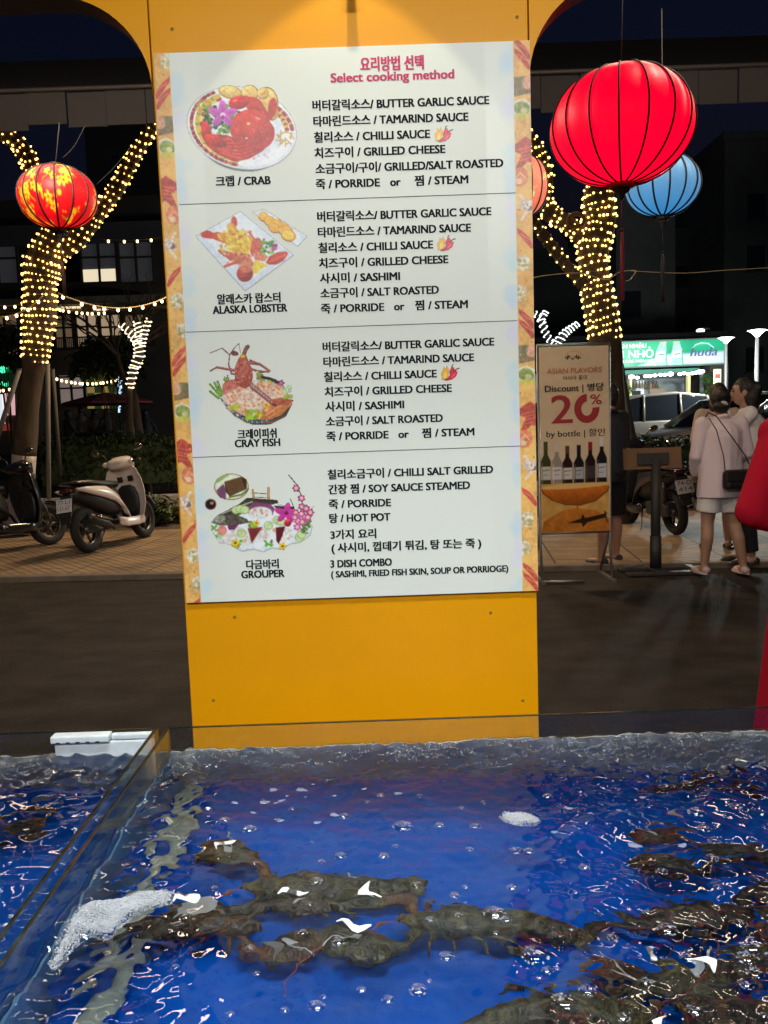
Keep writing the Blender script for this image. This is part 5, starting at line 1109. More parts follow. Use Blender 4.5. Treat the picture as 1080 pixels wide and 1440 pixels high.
bush('palm_bush', 'round dark bushy tree below the balcony at left', (P(152, 506, 22).x, 22, P(152, 506, 22).z), (.66, .6, .52), 1500, .28, M_leaf, 61, 'bush')
bush('palm_bush', 'dark bush at the left edge beyond the left tree', (P(8, 490, 22).x, 22, P(8, 490, 22).z), (.5, .6, .6), 900, .26, M_leaf, 62, 'bush')
# bare branches in front of the dark upper windows
bt = thing('tree', 'bare branching tree in front of the restaurant balcony', 'tree', P(205, 640, 20))
mb = MB(); r = random.Random(3)
def branch(p, d, L, rad, depth):
    q = p + d * L; mb.tube([p, p.lerp(q, .5) + Vector((r.uniform(-1, 1), r.uniform(-1, 1), r.uniform(-1, 1))) * L * .07, q], [rad, rad * .85, rad * .65], 6)
    if depth:
        for k in range(3 if depth > 2 else 2):
            nd = (d + Vector((r.uniform(-1, 1), r.uniform(-.6, .6), r.uniform(-.5, .8))) * .75).normalized(); branch(q if k else p.lerp(q, .7), nd, L * r.uniform(.6, .85), rad * .62, depth - 1)
b0_ = P(205, 640, 20); b0_.z = 0; mb.tube([b0_, b0_ + Vector((-.2, 0, 2.4))], [.12, .10], 8)
branch(b0_ + Vector((-.2, 0, 2.4)), Vector((-.35, 0, .95)).normalized(), 1.0, .06, 5); branch(b0_ + Vector((-.2, 0, 2.4)), Vector((.1, .1, 1)).normalized(), 1.0, .07, 5)
rel(mb, 'trunk', M_bark, bt)
# ------------------------------------------------------------------ motorbikes
M_tyre = mat('tyre', (.012, .012, .012), .8); M_rim = mat('rim_grey', (.12, .12, .13), .35, .7); M_chrome = mat('chrome', (.6, .6, .62), .15, 1.0)
M_seat = mat('seat_black', (.015, .014, .016), .4); M_plas = mat('plastic_black', (.02, .02, .022), .45); M_glassdark = mat('lens_dark', (.05, .01, .01), .1)
M_platew = mat('plate_white', (.62, .62, .66), .5)
def sections(mb, secs, n=18, m=0, p=2.6):
    """loft of rounded sections (x, z, half width, half height)"""
    rings = []
    for x, z, w, h, *y in secs:
        y0 = y[0] if y else 0; ring = []
        for j in range(n):
            a = 2 * math.pi * j / n; c, s_ = math.cos(a), math.sin(a); ring.append(Vector((x, y0 + w * math.copysign(abs(c) ** (2 / p), c), z + h * math.copysign(abs(s_) ** (2 / p), s_))))
        rings.append(ring)
    return mb.loft(rings, m)
def scooter(label, loc, heading, body, panel, plate, lean=.12, muffler=None, steer=.0, group='motorbikes parked on the pavement', shield_m=None):
    t = thing('motor_scooter', label, 'motorbike', loc, math.atan2(heading[1], heading[0]), group); t.rotation_euler = (-lean, 0, math.atan2(heading[1], heading[0]))
    muffler = muffler or M_plas; shield_m = shield_m or body
    for x in (-.63, .63):
        w = MB(); w.tube([(x + .215 * math.cos(a), 0, .27 + .215 * math.sin(a)) for a in [2 * math.pi * i / 28 for i in range(29)]], .054, 12, cap=False); wo = w.build('wheel', M_tyre, t)
        q = MB(); q.lathe([(.165, -.03), (.178, -.03), (.178, .03), (.165, .03), (.165, -.03)], (x, 0, .27), 28, 0, rotmat(R(90)))
        for k in range(5):
            a = 2 * math.pi * k / 5; q.tube([(x, 0, .27), (x + .17 * math.cos(a), 0, .27 + .17 * math.sin(a))], [.022, .014], 8)
        q.lathe([(.001, -.05), (.045, -.05), (.045, .05), (.001, .05)], (x, 0, .27), 14, 0, rotmat(R(90))); q.build('rim', M_rim, wo)
    mb = MB()
    for s in (-1, 1): mb.tube([(.63, s * .075, .27), (.575, s * .075, .50), (.52, s * .05, .66)], .017, 8)
    mb.build('fork', M_rim, t)
    mb = MB(); rings = []
    for a in range(20, 161, 14):
        c, s_ = math.cos(R(a)), math.sin(R(a)); rings.append([Vector((.63 + .30 * c, y, .27 + (.30 + .02 * (1 - abs(y) / .07)) * s_)) for y in (-.075, -.05, 0, .05, .075)] + [Vector((.63 + .285 * c, y, .27 + .285 * s_)) for y in (.07, 0, -.07)])
    mb.loft(rings); mb.build('front_mudguard', M_plas, t)
    mb = MB(); sections(mb, [(.43, .28, .10, .03), (.46, .36, .17, .045), (.45, .50, .215, .05), (.425, .66, .225, .05), (.40, .80, .20, .048), (.385, .90, .155, .04), (.38, .955, .09, .02)], 20, 0, 2.4)
    # sections run along height here: rebuild as horizontal rings
    mb = MB(); rings = []
    for z, x, w, d in ((.24, .40, .10, .05), (.32, .45, .19, .05), (.46, .465, .245, .055), (.62, .455, .27, .06), (.78, .435, .262, .06), (.91, .415, .21, .055), (.98, .40, .14, .04), (1.0, .395, .06, .02)):
        rings.append([Vector((x + d * math.cos(a) * (1.0 if math.cos(a) > 0 else .5) - .09 * (abs(math.sin(a)) ** 3) * (w / .235), w * math.sin(a), z)) for a in [2 * math.pi * j / 24 for j in range(24)]])
    mb.loft(rings); mb.build('leg_shield', shield_m, t)
    mb = MB(); rings = []
    for z, x, w in ((.33, .385, .12), (.45, .392, .15), (.58, .392, .155), (.68, .388, .12), (.72, .38, .06)):
        rings.append([Vector((x + .03 * math.cos(a), w * math.sin(a), z)) for a in [2 * math.pi * j / 14 for j in range(14)]])
    mb.loft(rings); mb.build('inner_panel', M_plas, t)
    for y in (-.09, .06):
        mb = MB(); mb.box((.372, y, .80), (.03, .075, .07), rotmat(0, R(-8), 0)); mb.build('pocket', M_plas, t, bevel=.01)
    mb = MB(); mb.box((.17, 0, .285), (.46, .30, .05)); mb.build('floor_board', M_plas, t, bevel=.02)
    mb = MB()
    for s in (-1, 1): sections(mb, [(.44, .27, .015, .06, s * .14), (.25, .26, .02, .055, s * .165), (.0, .27, .02, .055, s * .165), (-.12, .30, .018, .05, s * .15)], 12)
    mb.build('skirt_panel', body, t)
    mb = MB(); sections(mb, [(.06, .52, .10, .15), (-.02, .56, .13, .19), (-.2, .58, .15, .18), (-.45, .62, .15, .13), (-.7, .68, .12, .08), (-.86, .70, .06, .03)], 18); mb.build('under_seat_body', M_plas, t)
    mb = MB()
    for s in (-1, 1):
        rings = []
        for x, z, h in ((.10, .34, .05), (.03, .45, .10), (-.08, .56, .125), (-.25, .645, .10), (-.45, .685, .075), (-.65, .72, .05), (-.84, .75, .016)):
            y0 = .135 + .035 * math.sin(math.pi * (x + .84) / .94); rings.append([Vector((x - .10 * math.sin(a) * (h / .12), s * (y0 + .03 * math.cos(a)), z + h * math.sin(a))) for a in [2 * math.pi * j / 14 for j in range(14)]])
        mb.loft(rings)
    mb.build('side_panel', panel, t)
    mb = MB(); sections(mb, [(.10, .735, .06, .03), (.05, .755, .11, .045), (-.12, .765, .135, .05), (-.32, .78, .14, .045), (-.50, .81, .13, .04), (-.70, .825, .10, .03), (-.78, .83, .05, .015)], 18); mb.build('seat', M_seat, t)
    mb = MB(); mb.tube([(-.55, .15, .80), (-.78, .13, .825), (-.90, .06, .835), (-.92, 0, .836), (-.90, -.06, .835), (-.78, -.13, .825), (-.55, -.15, .80)], .016, 8, flat=.7); mb.build('grab_rail', mat('rail_black_gloss', (.03, .03, .03), .12), t)
    mb = MB(); sections(mb, [(-.82, .74, .09, .03), (-.90, .745, .075, .028), (-.93, .745, .05, .018)], 14); mb.build('tail_light', M_glassdark, t)
    mb = MB(); mb.box((-.92, 0, .57), (.02, .15, .26), rotmat(0, R(18), 0)); mb.box((-.955, 0, .42), (.012, .12, .09), rotmat(0, R(18), 0)); mb.build('rear_mudguard', M_plas, t, bevel=.008)
    pl = MB(); pl.box((0, 0, 0), (.006, .20, .155)); po = pl.build('number_plate', M_platew, t, bevel=.003); po.location = (-.955, 0, .585); po.rotation_euler = (0, R(14), 0)
    tx = MB()
    for i, s in enumerate(plate): letter(tx, s, .078 if 0 else -.08, .16, .018 - i * .068, .046, lambda x, z: Vector((-.0038, -x, z)), 0, 0)
    tx.build('plate_lettering', mat('plate_ink', (.04, .03, .05), .5), po)
    mb = MB(); mb.box((-.42, .04, .30), (.46, .20, .16)); mb.box((-.60, .11, .30), (.24, .05, .13)); mb.lathe([(.001, -.13), (.07, -.13), (.085, 0), (.07, .08), (.001, .08)], (-.30, 0, .30), 16, 0, rotmat(R(90))); mb.build('engine', mat('engine_grey', (.05, .05, .052), .5, .4), t, bevel=.02)
    for s in (1,):
        mb = MB(); mb.tube([(-.60, .10, .32), (-.66, .10, .68)], .028, 10); n = 9
        mb.tube([(-.60 - .06 * i / 60 + .0, .10 + .034 * math.cos(i * .9), .36 + .30 * i / 60) for i in range(60)], .006, 6); mb.build('shock_absorber', M_rim, t)
    mb = MB(); mb.tube([(-.20, -.10, .22), (-.30, -.15, .25), (-.40, -.165, .29), (-.48, -.17, .31), (-.75, -.175, .40), (-.80, -.176, .415)], [.018, .02, .035, .058, .058, .04], 14); mo = mb.build('muffler', muffler, t)
    mb = MB(); mb.tube([(-.42, -.225, .34), (-.60, -.235, .385), (-.72, -.232, .42)], [.02, .034, .02], 8, flat=.5); mb.build('heat_guard', M_chrome, mo)
    mb = MB(); sections(mb, [(.22, .975, .08, .03), (.28, 1.00, .17, .06), (.37, 1.01, .18, .085), (.45, .99, .14, .08), (.50, .95, .07, .045)], 18)
    for s in (-1, 1): mb.caps((.34, s * .10, 1.0), (.30, s * .19, 1.01), .045, .034)
    mb.build('handlebar_cover', body, t)
    mb = MB(); mb.ell((.27, 0, 1.015), (.05, .085, .02), rotmat(0, R(-25), 0)); mb.build('dash', M_plas, t)
    for s in (-1, 1):
        mb = MB(); mb.tube([(.30, s * .19, 1.01), (.26, s * .34, 1.01)], .018, 10); mb.tube([(.335, s * .20, 1.02), (.315, s * .33, 1.025)], .006, 6); mb.build('grip', M_plas, t)
        mb = MB(); mb.tube([(.33, s * .16, 1.03), (.33, s * .20, 1.12), (.31, s * .27, 1.17)], .006, 6); so = mb.build('mirror_stalk', M_plas, t)
        mb = MB(); mb.ell((.31, s * .31, 1.18), (.014, .065, .04), rotmat(R(s * 12), 0, R(s * -8))); mb.build('mirror', mat('mirror_glass', (.5, .45, .38), .08, .9), so)
    mb = MB(); mb.ell((.49, 0, .90), (.03, .11, .05)); mb.build('headlight', mat('lens_clear', (.4, .4, .42), .1), t)
    mb = MB(); mb.tube([(-.05, .12, .24), (-.12, .20, .02), (-.16, .21, .012)], .010, 6); mb.build('side_stand', M_rim, t)
    return t
M_wp = mat('scooter_white', (.82, .76, .76), .22, coat=.6, noise_amt=.03)
M_dk = mat('motorbike_black', (.018, .018, .022), .2, coat=.6); M_dk2 = mat('motorbike_graphite', (.03, .03, .04), .25, coat=.5)
a, b = G(127, 777, .055), G(205, 756, .055); mid = (a + b) / 2; hd = (b - a).normalized()
scooter('white scooter parked on the pavement left of the pillar, seen from behind', (mid.x, mid.y, .055), hd, M_wp, M_wp, ("77-L1", "121.67"), .13)
a = G(-14, 784, .055)
scooter('dark motorbike cut off by the left edge, parked beside the white scooter', (a.x, a.y + .4, .055), (.52, .85), M_dk, M_dk2, ("74-C1", "208.3"), .13)
a, b = G(975, 760, .055), G(893, 738, .055); mid = (a + b) / 2; hd = (b - a).normalized()
scooter('dark motorbike with chrome exhaust parked behind the podium, plate towards the woman', (mid.x, mid.y + .35, .055), hd, M_dk, M_dk2, ("74-D", "414"), .12, M_chrome)

# ------------------------------------------------------------------ people
SK = mat('skin', (.42, .24, .17), .55, noise_amt=.06, noise_scale=9)
M_hair = mat('hair_black', (.010, .008, .008), .42, bump=.9, bump_scale=160, stretch=(1, 1, .12)); M_hairb = mat('hair_brown', (.045, .022, .012), .45, bump=.9, bump_scale=160, stretch=(1, 1, .12))
M_lip = mat('lip', (.30, .09, .08), .5)
def fingers(mb, w, d, side, s=1.0):
    """palm and five bent fingers growing from the wrist w along d"""
    d = Vector(d).normalized(); u, v = frame_of(d); u = u * side
    mb.ell(w + d * .045 * s, (.040 * s, .022 * s, .046 * s), Matrix((u, v, d)).transposed(), nu=12, nv=8)
    for i, L in enumerate((.066, .074, .068, .052)):
        o = (i - 1.5) * .017 * s; b_ = w + d * .078 * s + u * o; mb.tube([b_, b_ + d * L * .5 * s + v * .006, b_ + d * L * .85 * s + v * .022 * s, b_ + d * L * .95 * s + v * .036 * s], [.0088 * s, .0084 * s, .0074 * s, .005 * s], 7)
    b_ = w + d * .03 * s - u * .032 * s; mb.tube([b_, b_ + d * .03 * s - u * .022 * s + v * .008, b_ + d * .056 * s - u * .026 * s + v * .02 * s], [.0115 * s, .0098 * s, .006 * s], 7)
def person(label, loc, yaw, H, arms, legs, top, hem, sleeve, bottom, blen, shoe, hair=None, style='bun', lean=0., head=(0, 0, 0), flare=1.0, girth=1.0, skin=None, shoes='shoe', band=None, slim=1.0):
    """local axes: x right, y forward, z up, all in metres; arms/legs: per side (elbow, wrist) / (knee, ankle) in fractions of H"""
    t = thing('person', label, 'person', loc, yaw); skin = skin or SK; hair = hair or M_hair; h = H
    V = lambda q: Vector(q) * h
    sh = [V((s * .098 * girth, lean * .8, .812)) for s in (-1, 1)]; hip = [V((s * .050 * girth, 0, .50)) for s in (-1, 1)]
    ch = V((0, lean * .7, .74)); nk = V((0, lean, .845)); hc = V((0 + head[0], lean * 1.1 + head[1] + .012, .930))
    mb = MB(); ex = MB()
    rot = rotmat(head[2], 0, head[3] if len(head) > 3 else 0)
    mb.caps(nk - V((0, .0, .04)), hc - V((0, .012, .03)), .034 * h, .031 * h)
    mb.ell(hc, (.047 * h, .058 * h, .066 * h), rot); mb.ell(hc + rot @ V((0, .018, -.032)), (.034 * h, .038 * h, .036 * h), rot)
    mb.tube([hc + rot @ V((0, .055, .008)), hc + rot @ V((0, .070, -.012)), hc + rot @ V((0, .062, -.018))], [.006 * h, .010 * h, .006 * h], 8)
    for s in (-1, 1): mb.ell(hc + rot @ V((s * .047, -.004, -.004)), (.006 * h, .013 * h, .019 * h), rot)
    for s in (-1, 1): ex.ell(hc + rot @ V((s * .019, .050, .010)), (.009 * h, .006 * h, .0045 * h), rot, 1, 8, 6); ex.tube([hc + rot @ V((s * .008, .058, .024)), hc + rot @ V((s * .020, .056, .027)), hc + rot @ V((s * .032, .046, .023))], .0024 * h, 5, 1)
    ex.ell(hc + rot @ V((0, .060, -.034)), (.014 * h, .006 * h, .005 * h), rot, 2, 8, 6)
    mb.caps(V((0, 0, .52)), ch, .075 * h * girth, .082 * h * girth)
    for i in (0, 1):
        el, wr = [V(q) for q in arms[i]]; kn, an = [V(q) for q in legs[i]]; s = -1 if i == 0 else 1
        mb.caps(sh[i], el, .030 * h, .024 * h); mb.caps(el, wr, .024 * h, .0155 * h)
        mb.caps(hip[i], kn, .054 * h * girth, .034 * h); calf = kn.lerp(an, .35) - V((0, .012, 0)); mb.caps(kn, calf, .033 * h, .034 * h); mb.caps(calf, an, .034 * h, .0205 * h)
        mb.caps(an + V((0, -.015, -.022)), an + V((s * .012, .075, -.032)), .021 * h, .017 * h)
        fingers(ex, wr, (wr - el).normalized(), s if i else -s, h / 1.68)
    mb.build('body', [skin, M_eye, M_lip], t, remesh=.0085, smooth=2, extra=ex)
    # hair
    hm = MB()
    hm.ell(hc + rot @ V((0, -.010, .012)), (.052 * h, .062 * h, .066 * h), rot)
    if style == 'bun': hm.ell(hc + rot @ V((0, -.068, .020)), (.028 * h, .026 * h, .028 * h)); hm.ell(hc + rot @ V((0, -.03, -.03)), (.045 * h, .040 * h, .04 * h), rot)
    elif style == 'short': hm.ell(hc + rot @ V((0, -.026, -.012)), (.048 * h, .044 * h, .05 * h), rot)
    else:
        hm.ell(hc + rot @ V((0, -.035, -.04)), (.054 * h, .045 * h, .075 * h), rot); hm.ell(hc + rot @ V((.0, -.062, .0)), (.036 * h, .034 * h, .045 * h)); hm.caps(hc + rot @ V((.03, -.02, -.03)), hc + rot @ V((.04, -.03, -.11)), .026 * h, .014 * h); hm.caps(hc + rot @ V((-.03, -.02, -.03)), hc + rot @ V((-.04, -.03, -.11)), .026 * h, .014 * h)
    # keep the face clear
    o = hm.build('hair', hair, t, remesh=.008, smooth=1)
    me = o.data; fd = rot @ Vector((0, 1, 0))
    for v in me.vertices:
        q = v.co - hc; f = q.dot(fd)
        if f > .022 * h and q.z < .038 * h: v.co = v.co - fd * (f - .018 * h) * 1.0
    for p_ in me.polygons: p_.use_smooth = True
    if style == 'bun' and band: mb = MB(); mb.ell(hc + rot @ V((.012, -.062, -.018)), (.022 * h, .012 * h, .010 * h), rotmat(0, .5, 0)); mb.build('hair_clip', band, t)
    # top
    mb = MB()
    mb.ell(V((0, lean * .75, .765)), (.112 * h * girth, .074 * h, .066 * h)); mb.caps(V((0, 0, .56)), ch, .086 * h * girth, .094 * h * girth)
    for i in (0, 1): mb.caps(V((0, lean * .8, .80)), sh[i], .046 * h, .040 * h)
    n = 10; rings = []
    for k in range(n + 1):
        z = .76 - (.76 - hem) * k / n; f = 1 + (flare - 1) * (k / n) ** 1.5
        rings.append([V((.103 * girth * f * math.cos(a) * (1 + .035 * math.sin(7 * a + k * .3) * k / n), .078 * f * math.sin(a) * (1 + .05 * math.sin(6 * a + 1) * k / n) + lean * .7 * (1 - k / n), z)) for a in [2 * math.pi * j / 28 for j in range(28)]])
    mb.loft(rings)
    for i in (0, 1):
        el, wr = [V(q) for q in arms[i]]
        mb.caps(sh[i], sh[i].lerp(el, 1.0 if sleeve > .5 else .8), .043 * h * slim, .036 * h * slim)
        if sleeve > .5: mb.caps(el, el.lerp(wr, sleeve), .037 * h * slim, .030 * h * slim)
        if sleeve > .5:
            rr_ = random.Random(int(H * 100) + i)      # creases of the sleeve
            for c_, d_ in ((sh[i], el), (el, wr)):
                for k_ in range(7):
                    f_ = rr_.uniform(.1, .95); c = c_.lerp(d_, f_); ax = (d_ - c_).normalized(); u_, w_ = frame_of(ax); a_ = rr_.random() * 6.28; rd_ = (.040 - .008 * f_) * h * slim
                    mb.tube([c + (u_ * math.cos(a_ + t_) + w_ * math.sin(a_ + t_)) * rd_ * .93 + ax * .03 * t_ * rr_.choice((-1, 1)) for t_ in (-.7, 0, .7)], [.004, .010, .004], 6)
    mb.tube([nk + V((0.034 * math.cos(a), -.004 + .036 * math.sin(a), -.004 - .012 * math.sin(a))) for a in [2 * math.pi * j / 14 for j in range(15)]], .011 * h, 8)
    mb.build('top', top, t, remesh=.0095, smooth=3)
    # bottom
    mb = MB()
    if blen < .9 and bottom is not None and blen > 0:
        mb.caps(V((0, 0, .515)), V((0, 0, .56)), .088 * h * girth, .080 * h * girth)
        for i in (0, 1):
            kn, an = [V(q) for q in legs[i]]
            if blen <= .5: mb.tube([hip[i] + V((0, 0, .03)), hip[i], hip[i].lerp(kn, blen * 2)], [.05 * h, .062 * h * girth, .060 * h * girth], 16)
            else: mb.caps(hip[i], kn, .062 * h * girth, .046 * h); mb.tube([kn, kn.lerp(an, (blen - .5) * 2.5)], [.046 * h, .040 * h], 14)
        mb.build('bottom', bottom, t, remesh=.0095, smooth=3)
    for i in (0, 1):
        kn, an = [V(q) for q in legs[i]]; s = -1 if i == 0 else 1; mb = MB()
        mb.prism([(math.cos(a) * .030 * h * (1 + .15 * math.sin(a)), math.sin(a) * .078 * h) for a in [2 * math.pi * j / 20 for j in range(20)]], .010 * h, Matrix.Translation(an + V((s * .008, .035, -.0485))))
        if shoes == 'shoe': mb.ell(an + V((s * .010, .058, -.034)), (.027 * h, .046 * h, .017 * h)); mb.ell(an + V((0, -.022, -.028)), (.023 * h, .022 * h, .022 * h))
        else: mb.tube([an + V((-.026 + s * .008, .05, -.040)), an + V((s * .008, .055, -.012)), an + V((.026 + s * .008, .05, -.040))], .006 * h, 8, flat=1)
        mb.build('shoe', shoe, t)
    return t
HANG = [((-.135, -.01, .63), (-.125, .03, .49)), ((.135, -.01, .63), (.125, .03, .49))]
STAND = [((-.055, .01, .275), (-.06, -.01, .052)), ((.055, .01, .275), (.06, -.01, .052))]
def foot(px, py, z=0): return G(px, py, z)
M_shirtp = mat('shirt_pale_pink', (.72, .60, .66), .75, bump=.5, bump_scale=22); M_short = mat('shorts_white', (.76, .74, .74), .8, bump=.3, bump_scale=30)
M_shirtw = mat('shirt_white', (.80, .76, .78), .75, bump=.4, bump_scale=22); M_trous = mat('trousers_black', (.012, .012, .014), .8)
M_navy = mat('shirt_navy', (.014, .018, .032), .8, bump=.3, bump_scale=20); M_flat = mat('flats_pale', (.55, .42, .40), .6); M_sand = mat('sandal_dark', (.03, .025, .03), .6)
M_red = mat('dress_red', (.40, .006, .022), .9, spec=.15, bump=1.0, bump_scale=11, stretch=(1, 1, .6)); M_cream = mat('top_cream', (.50, .38, .32), .8)
q = foot(1016, 808, .03)
pA = person('woman from behind in a pale pink shirt and white shorts with a black shoulder bag', (q.x, q.y + .05, .03), R(6), 1.60,
    [((-.135, .01, .645), (-.10, .085, .55)), ((.15, .0, .65), (.10, .10, .60))], [((-.065, .02, .28), (-.075, .03, .048)), ((.075, .0, .275), (.115, -.03, .048))],
    M_shirtp, .42, .95, M_short, .36, M_flat, M_hair, 'bun', .0, (0, 0, R(-6), R(-20)), 1.22, 1.05, band=mat('hair_clip_pearl', (.6, .6, .55), .3))
# her shoulder bag hangs on her: a thing of its own
bag = thing('shoulder_bag', 'small black shoulder bag worn by the woman in the pale pink shirt', 'bag', (q.x + .06, q.y - .16, .86), R(8))
mb = MB(); mb.box((0, 0, 0), (.27, .09, .17)); mb.build('pouch', mat('bag_leather', (.015, .014, .016), .45), bag, bevel=.035)
mb = MB(); mb.box((0, -.047, .035), (.262, .012, .09)); mb.build('flap', mat('bag_leather', (.015, .014, .016)), bag, bevel=.012)
mb = MB(); mb.tube([(.12, .0, .08), (.05, -.012, .20), (-.08, -.025, .36), (-.20, .0, .53), (-.215, .10, .565), (-.20, .17, .53)], .008, 6, flat=.5); mb.tube([(-.12, 0, .08), (-.14, -.01, .20), (-.20, .0, .42), (-.235, .06, .52)], .007, 6, flat=.5); mb.build('strap', M_sand, bag)
q = foot(1052, 792, .055)
pB = person('dark haired woman in a white shirt facing left, raising a hand to her mouth', (q.x, q.y, .055), R(72), 1.66,
    [((-.125, .11, .70), (-.045, .14, .855)), ((.12, .03, .64), (.07, .13, .60))], [((-.05, .015, .275), (-.055, -.01, .05)), ((.055, .015, .275), (.06, .02, .05))],
    M_shirtw, .44, .9, M_trous, .86, M_sand, M_hair, 'long', .015, (0, .005, R(-8), 0), 1.08, 1.0)
cp = thing('drinking_cup', 'pale drinking cup held to the mouth of the woman in white', 'cup', pB.matrix_world @ Vector((0, 0, 0)))
_ma = Matrix.Translation(pB.location) @ Matrix.Rotation(R(72), 4, 'Z'); cp.location = _ma @ Vector((-.05, .255, 1.415))
mb = MB(); mb.lathe([(.001, -.05), (.024, -.05), (.033, .055), (.030, .055), (.022, -.045), (.001, -.045)], n=18, rot=rotmat(R(30), 0, R(40))); mb.build('cup_body', mat('cup_paper', (.62, .58, .56), .5), cp)
mb = MB(); mb.lathe([(.034, .052), (.035, .060), (.028, .066), (.001, .066)], n=18, rot=rotmat(R(30), 0, R(40))); mb.build('lid', mat('cup_lid', (.5, .48, .48), .3), cp)
st = thing('shoulder_strap_bag', 'dark shoulder strap with small bag over the white shirt of the woman facing left', 'bag', _ma @ Vector((0, 0, 1.15)), R(72))
mb = MB(); mb.tube([(-.085, .135, .10), (-.10, .09, .19), (-.105, .0, .235), (-.09, -.10, .18), (-.06, -.155, .06), (.05, -.165, -.16), (.15, -.10, -.30)], .011, 8, flat=.5); mb.build('strap', mat('strap_navy', (.012, .014, .03), .6), st)
mb = MB(); mb.box((.19, -.05, -.36), (.07, .18, .15)); mb.build('pouch', mat('strap_navy', (.012, .014, .03)), st, bevel=.02)
q = foot(996, 782, .055)
person('brown haired person mostly hidden behind the woman in the pale pink shirt', (q.x + .27, q.y + .45, .055), R(-14), 1.66, HANG, STAND, M_cream, .46, .3, M_trous, .42, M_sand, M_hairb, 'long', 0, (0, 0, 0, 0), 1.05, .95, shoes='sandal')
q = foot(864, 792, .03)
person('man in a navy shirt and black knee shorts standing half behind the wine banner', (q.x - .04, q.y, .03), R(34), 1.70, [((-.13, -.03, .63), (-.125, .02, .48)), ((.13, .0, .63), (.13, .05, .49))], [((-.05, .015, .275), (-.085, -.01, .05)), ((.055, .015, .275), (.07, .02, .05))],
    M_navy, .46, .4, M_trous, .50, mat('clog_navy', (.03, .035, .06), .6), M_hair, 'short', 0, (0, .004, 0, 0), 1.06, 1.05)
EX = 1.472
person('woman in a long red dress, elbow bent, cut off by the right edge', (EX, 2.72, 0), R(4), 1.64,
    [((-.188, -.060, .664), (-.085, -.02, .628)), ((.15, .0, .66), (.12, .06, .55))], STAND, M_red, .52, .96, None, 0, M_sand, M_hair, 'bun', 0, (0, 0, 0, 0), 1.0, 1.0, slim=.80)
# the skirt of the dress, worn, as part of her
pe = bpy.data.objects['person.004']; mb = MB(); rings = []
for k in range(15):
    f = k / 14; z = (.56 - .53 * f) * 1.64; rx = .145 + .085 * f ** .8; ry = .115 + .10 * f
    rings.append([Vector((rx * math.cos(a) * (1 + .05 * f * math.sin(9 * a + .6)), ry * math.sin(a) * (1 + .06 * f * math.sin(8 * a)), z)) for a in [2 * math.pi * j / 60 for j in range(60)]])
mb.loft(rings); mb.build('skirt', M_red, pe)

# ------------------------------------------------------------------ wine banner on its stand
YBN = 7.05
A0, A1, A2, A3 = P(757, 489, YBN), P(855, 487, YBN), P(860, 746, YBN), P(762, 749, YBN)
bn = thing('banner_stand', 'tall wine discount banner on a metal stand right of the pillar', 'banner', ((A2.x + A3.x) / 2, YBN, 0))
bw = A1.x - A0.x; bxl = (A0.x + A3.x) / 2; bzt = A0.z; bzb = A3.z; bh = bzt - bzb
p = Paint(0, 0, 312, 830, 2.6, (190, 168, 142), 14); J = p.r
p.put(np.ones(p.X.shape), (205, 186, 160), 1, .03, 60)
p.poly([(0, 600), (312, 590), (312, 830), (0, 830)], (206, 160, 84), tex=.1, cell=40, soft=20)
p.line([(118, 40), (128, 26), (156, 18), (184, 26), (196, 42)], 4, (196, 170, 110))
p.poly([(0, 636), (312, 622), (300, 650), (250, 690), (180, 708), (110, 702), (50, 680), (8, 650)], (176, 96, 26), tex=.12, cell=24, lit=.25); p.line([(0, 618), (10, 650), (52, 684), (110, 705), (180, 710), (250, 692), (302, 650), (312, 630)], 5, (110, 52, 20)); p.ell(156, 622, 160, 12, (222, 186, 120), -2)
p.line([(166, 700), (166, 734)], 5, (130, 70, 24)); p.poly([(10, 780), (90, 736), (160, 722), (250, 736), (312, 776), (312, 830), (0, 830)], (188, 116, 40), tex=.15, cell=24)
p.poly([(120, 790), (180, 772), (190, 750), (200, 770), (290, 752), (300, 744), (296, 770), (210, 790), (190, 812), (184, 792)], (44, 28, 18)); p.line([(290, 740), (300, 790)], 5, (44, 28, 18))
for i, (cx, y0, hh, bc, lc, cc) in enumerate(((24, 420, 190, (58, 62, 30), (196, 196, 190), (70, 72, 40)), (74, 430, 178, (150, 138, 128), (206, 200, 204), (200, 190, 180)), (122, 442, 166, (36, 16, 18), (206, 202, 196), (96, 60, 40)), (174, 440, 168, (20, 20, 26), (170, 170, 180), (26, 26, 34)), (226, 428, 180, (28, 14, 16), (60, 52, 54), (130, 30, 26)), (278, 408, 200, (22, 18, 22), (190, 196, 206), (206, 206, 206)))):
    p.poly([(cx - 8, y0), (cx + 8, y0), (cx + 9, y0 + hh * .30), (cx + 23, y0 + hh * .46), (cx + 23, y0 + hh), (cx - 23, y0 + hh), (cx - 23, y0 + hh * .46), (cx - 9, y0 + hh * .30)], bc); p.poly([(cx - 9, y0 - 2), (cx + 9, y0 - 2), (cx + 9, y0 + hh * .2), (cx - 9, y0 + hh * .2)], cc)
    p.poly([(cx - 22, y0 + hh * .58), (cx + 22, y0 + hh * .58), (cx + 22, y0 + hh * .90), (cx - 22, y0 + hh * .90)], lc); p.line([(cx - 14, y0 + hh * .68), (cx + 14, y0 + hh * .66)], 3, (70, 64, 70)); p.line([(cx - 16, y0 + hh * .5), (cx - 16, y0 + hh)], 3, tuple(min(255, v + 70) for v in bc)); p.line([(cx - 10, y0 + hh * .78), (cx + 8, y0 + hh * .78)], 2, (90, 80, 86))
p.build('printed_cloth', print_mat('print_cloth', .8, spec=.2), lambda x, y: Vector((bxl + bw * x / 312., YBN - .003 + .004 * math.sin(y * .012), bzt - bh * y / 830.)) - bn.location, bn)
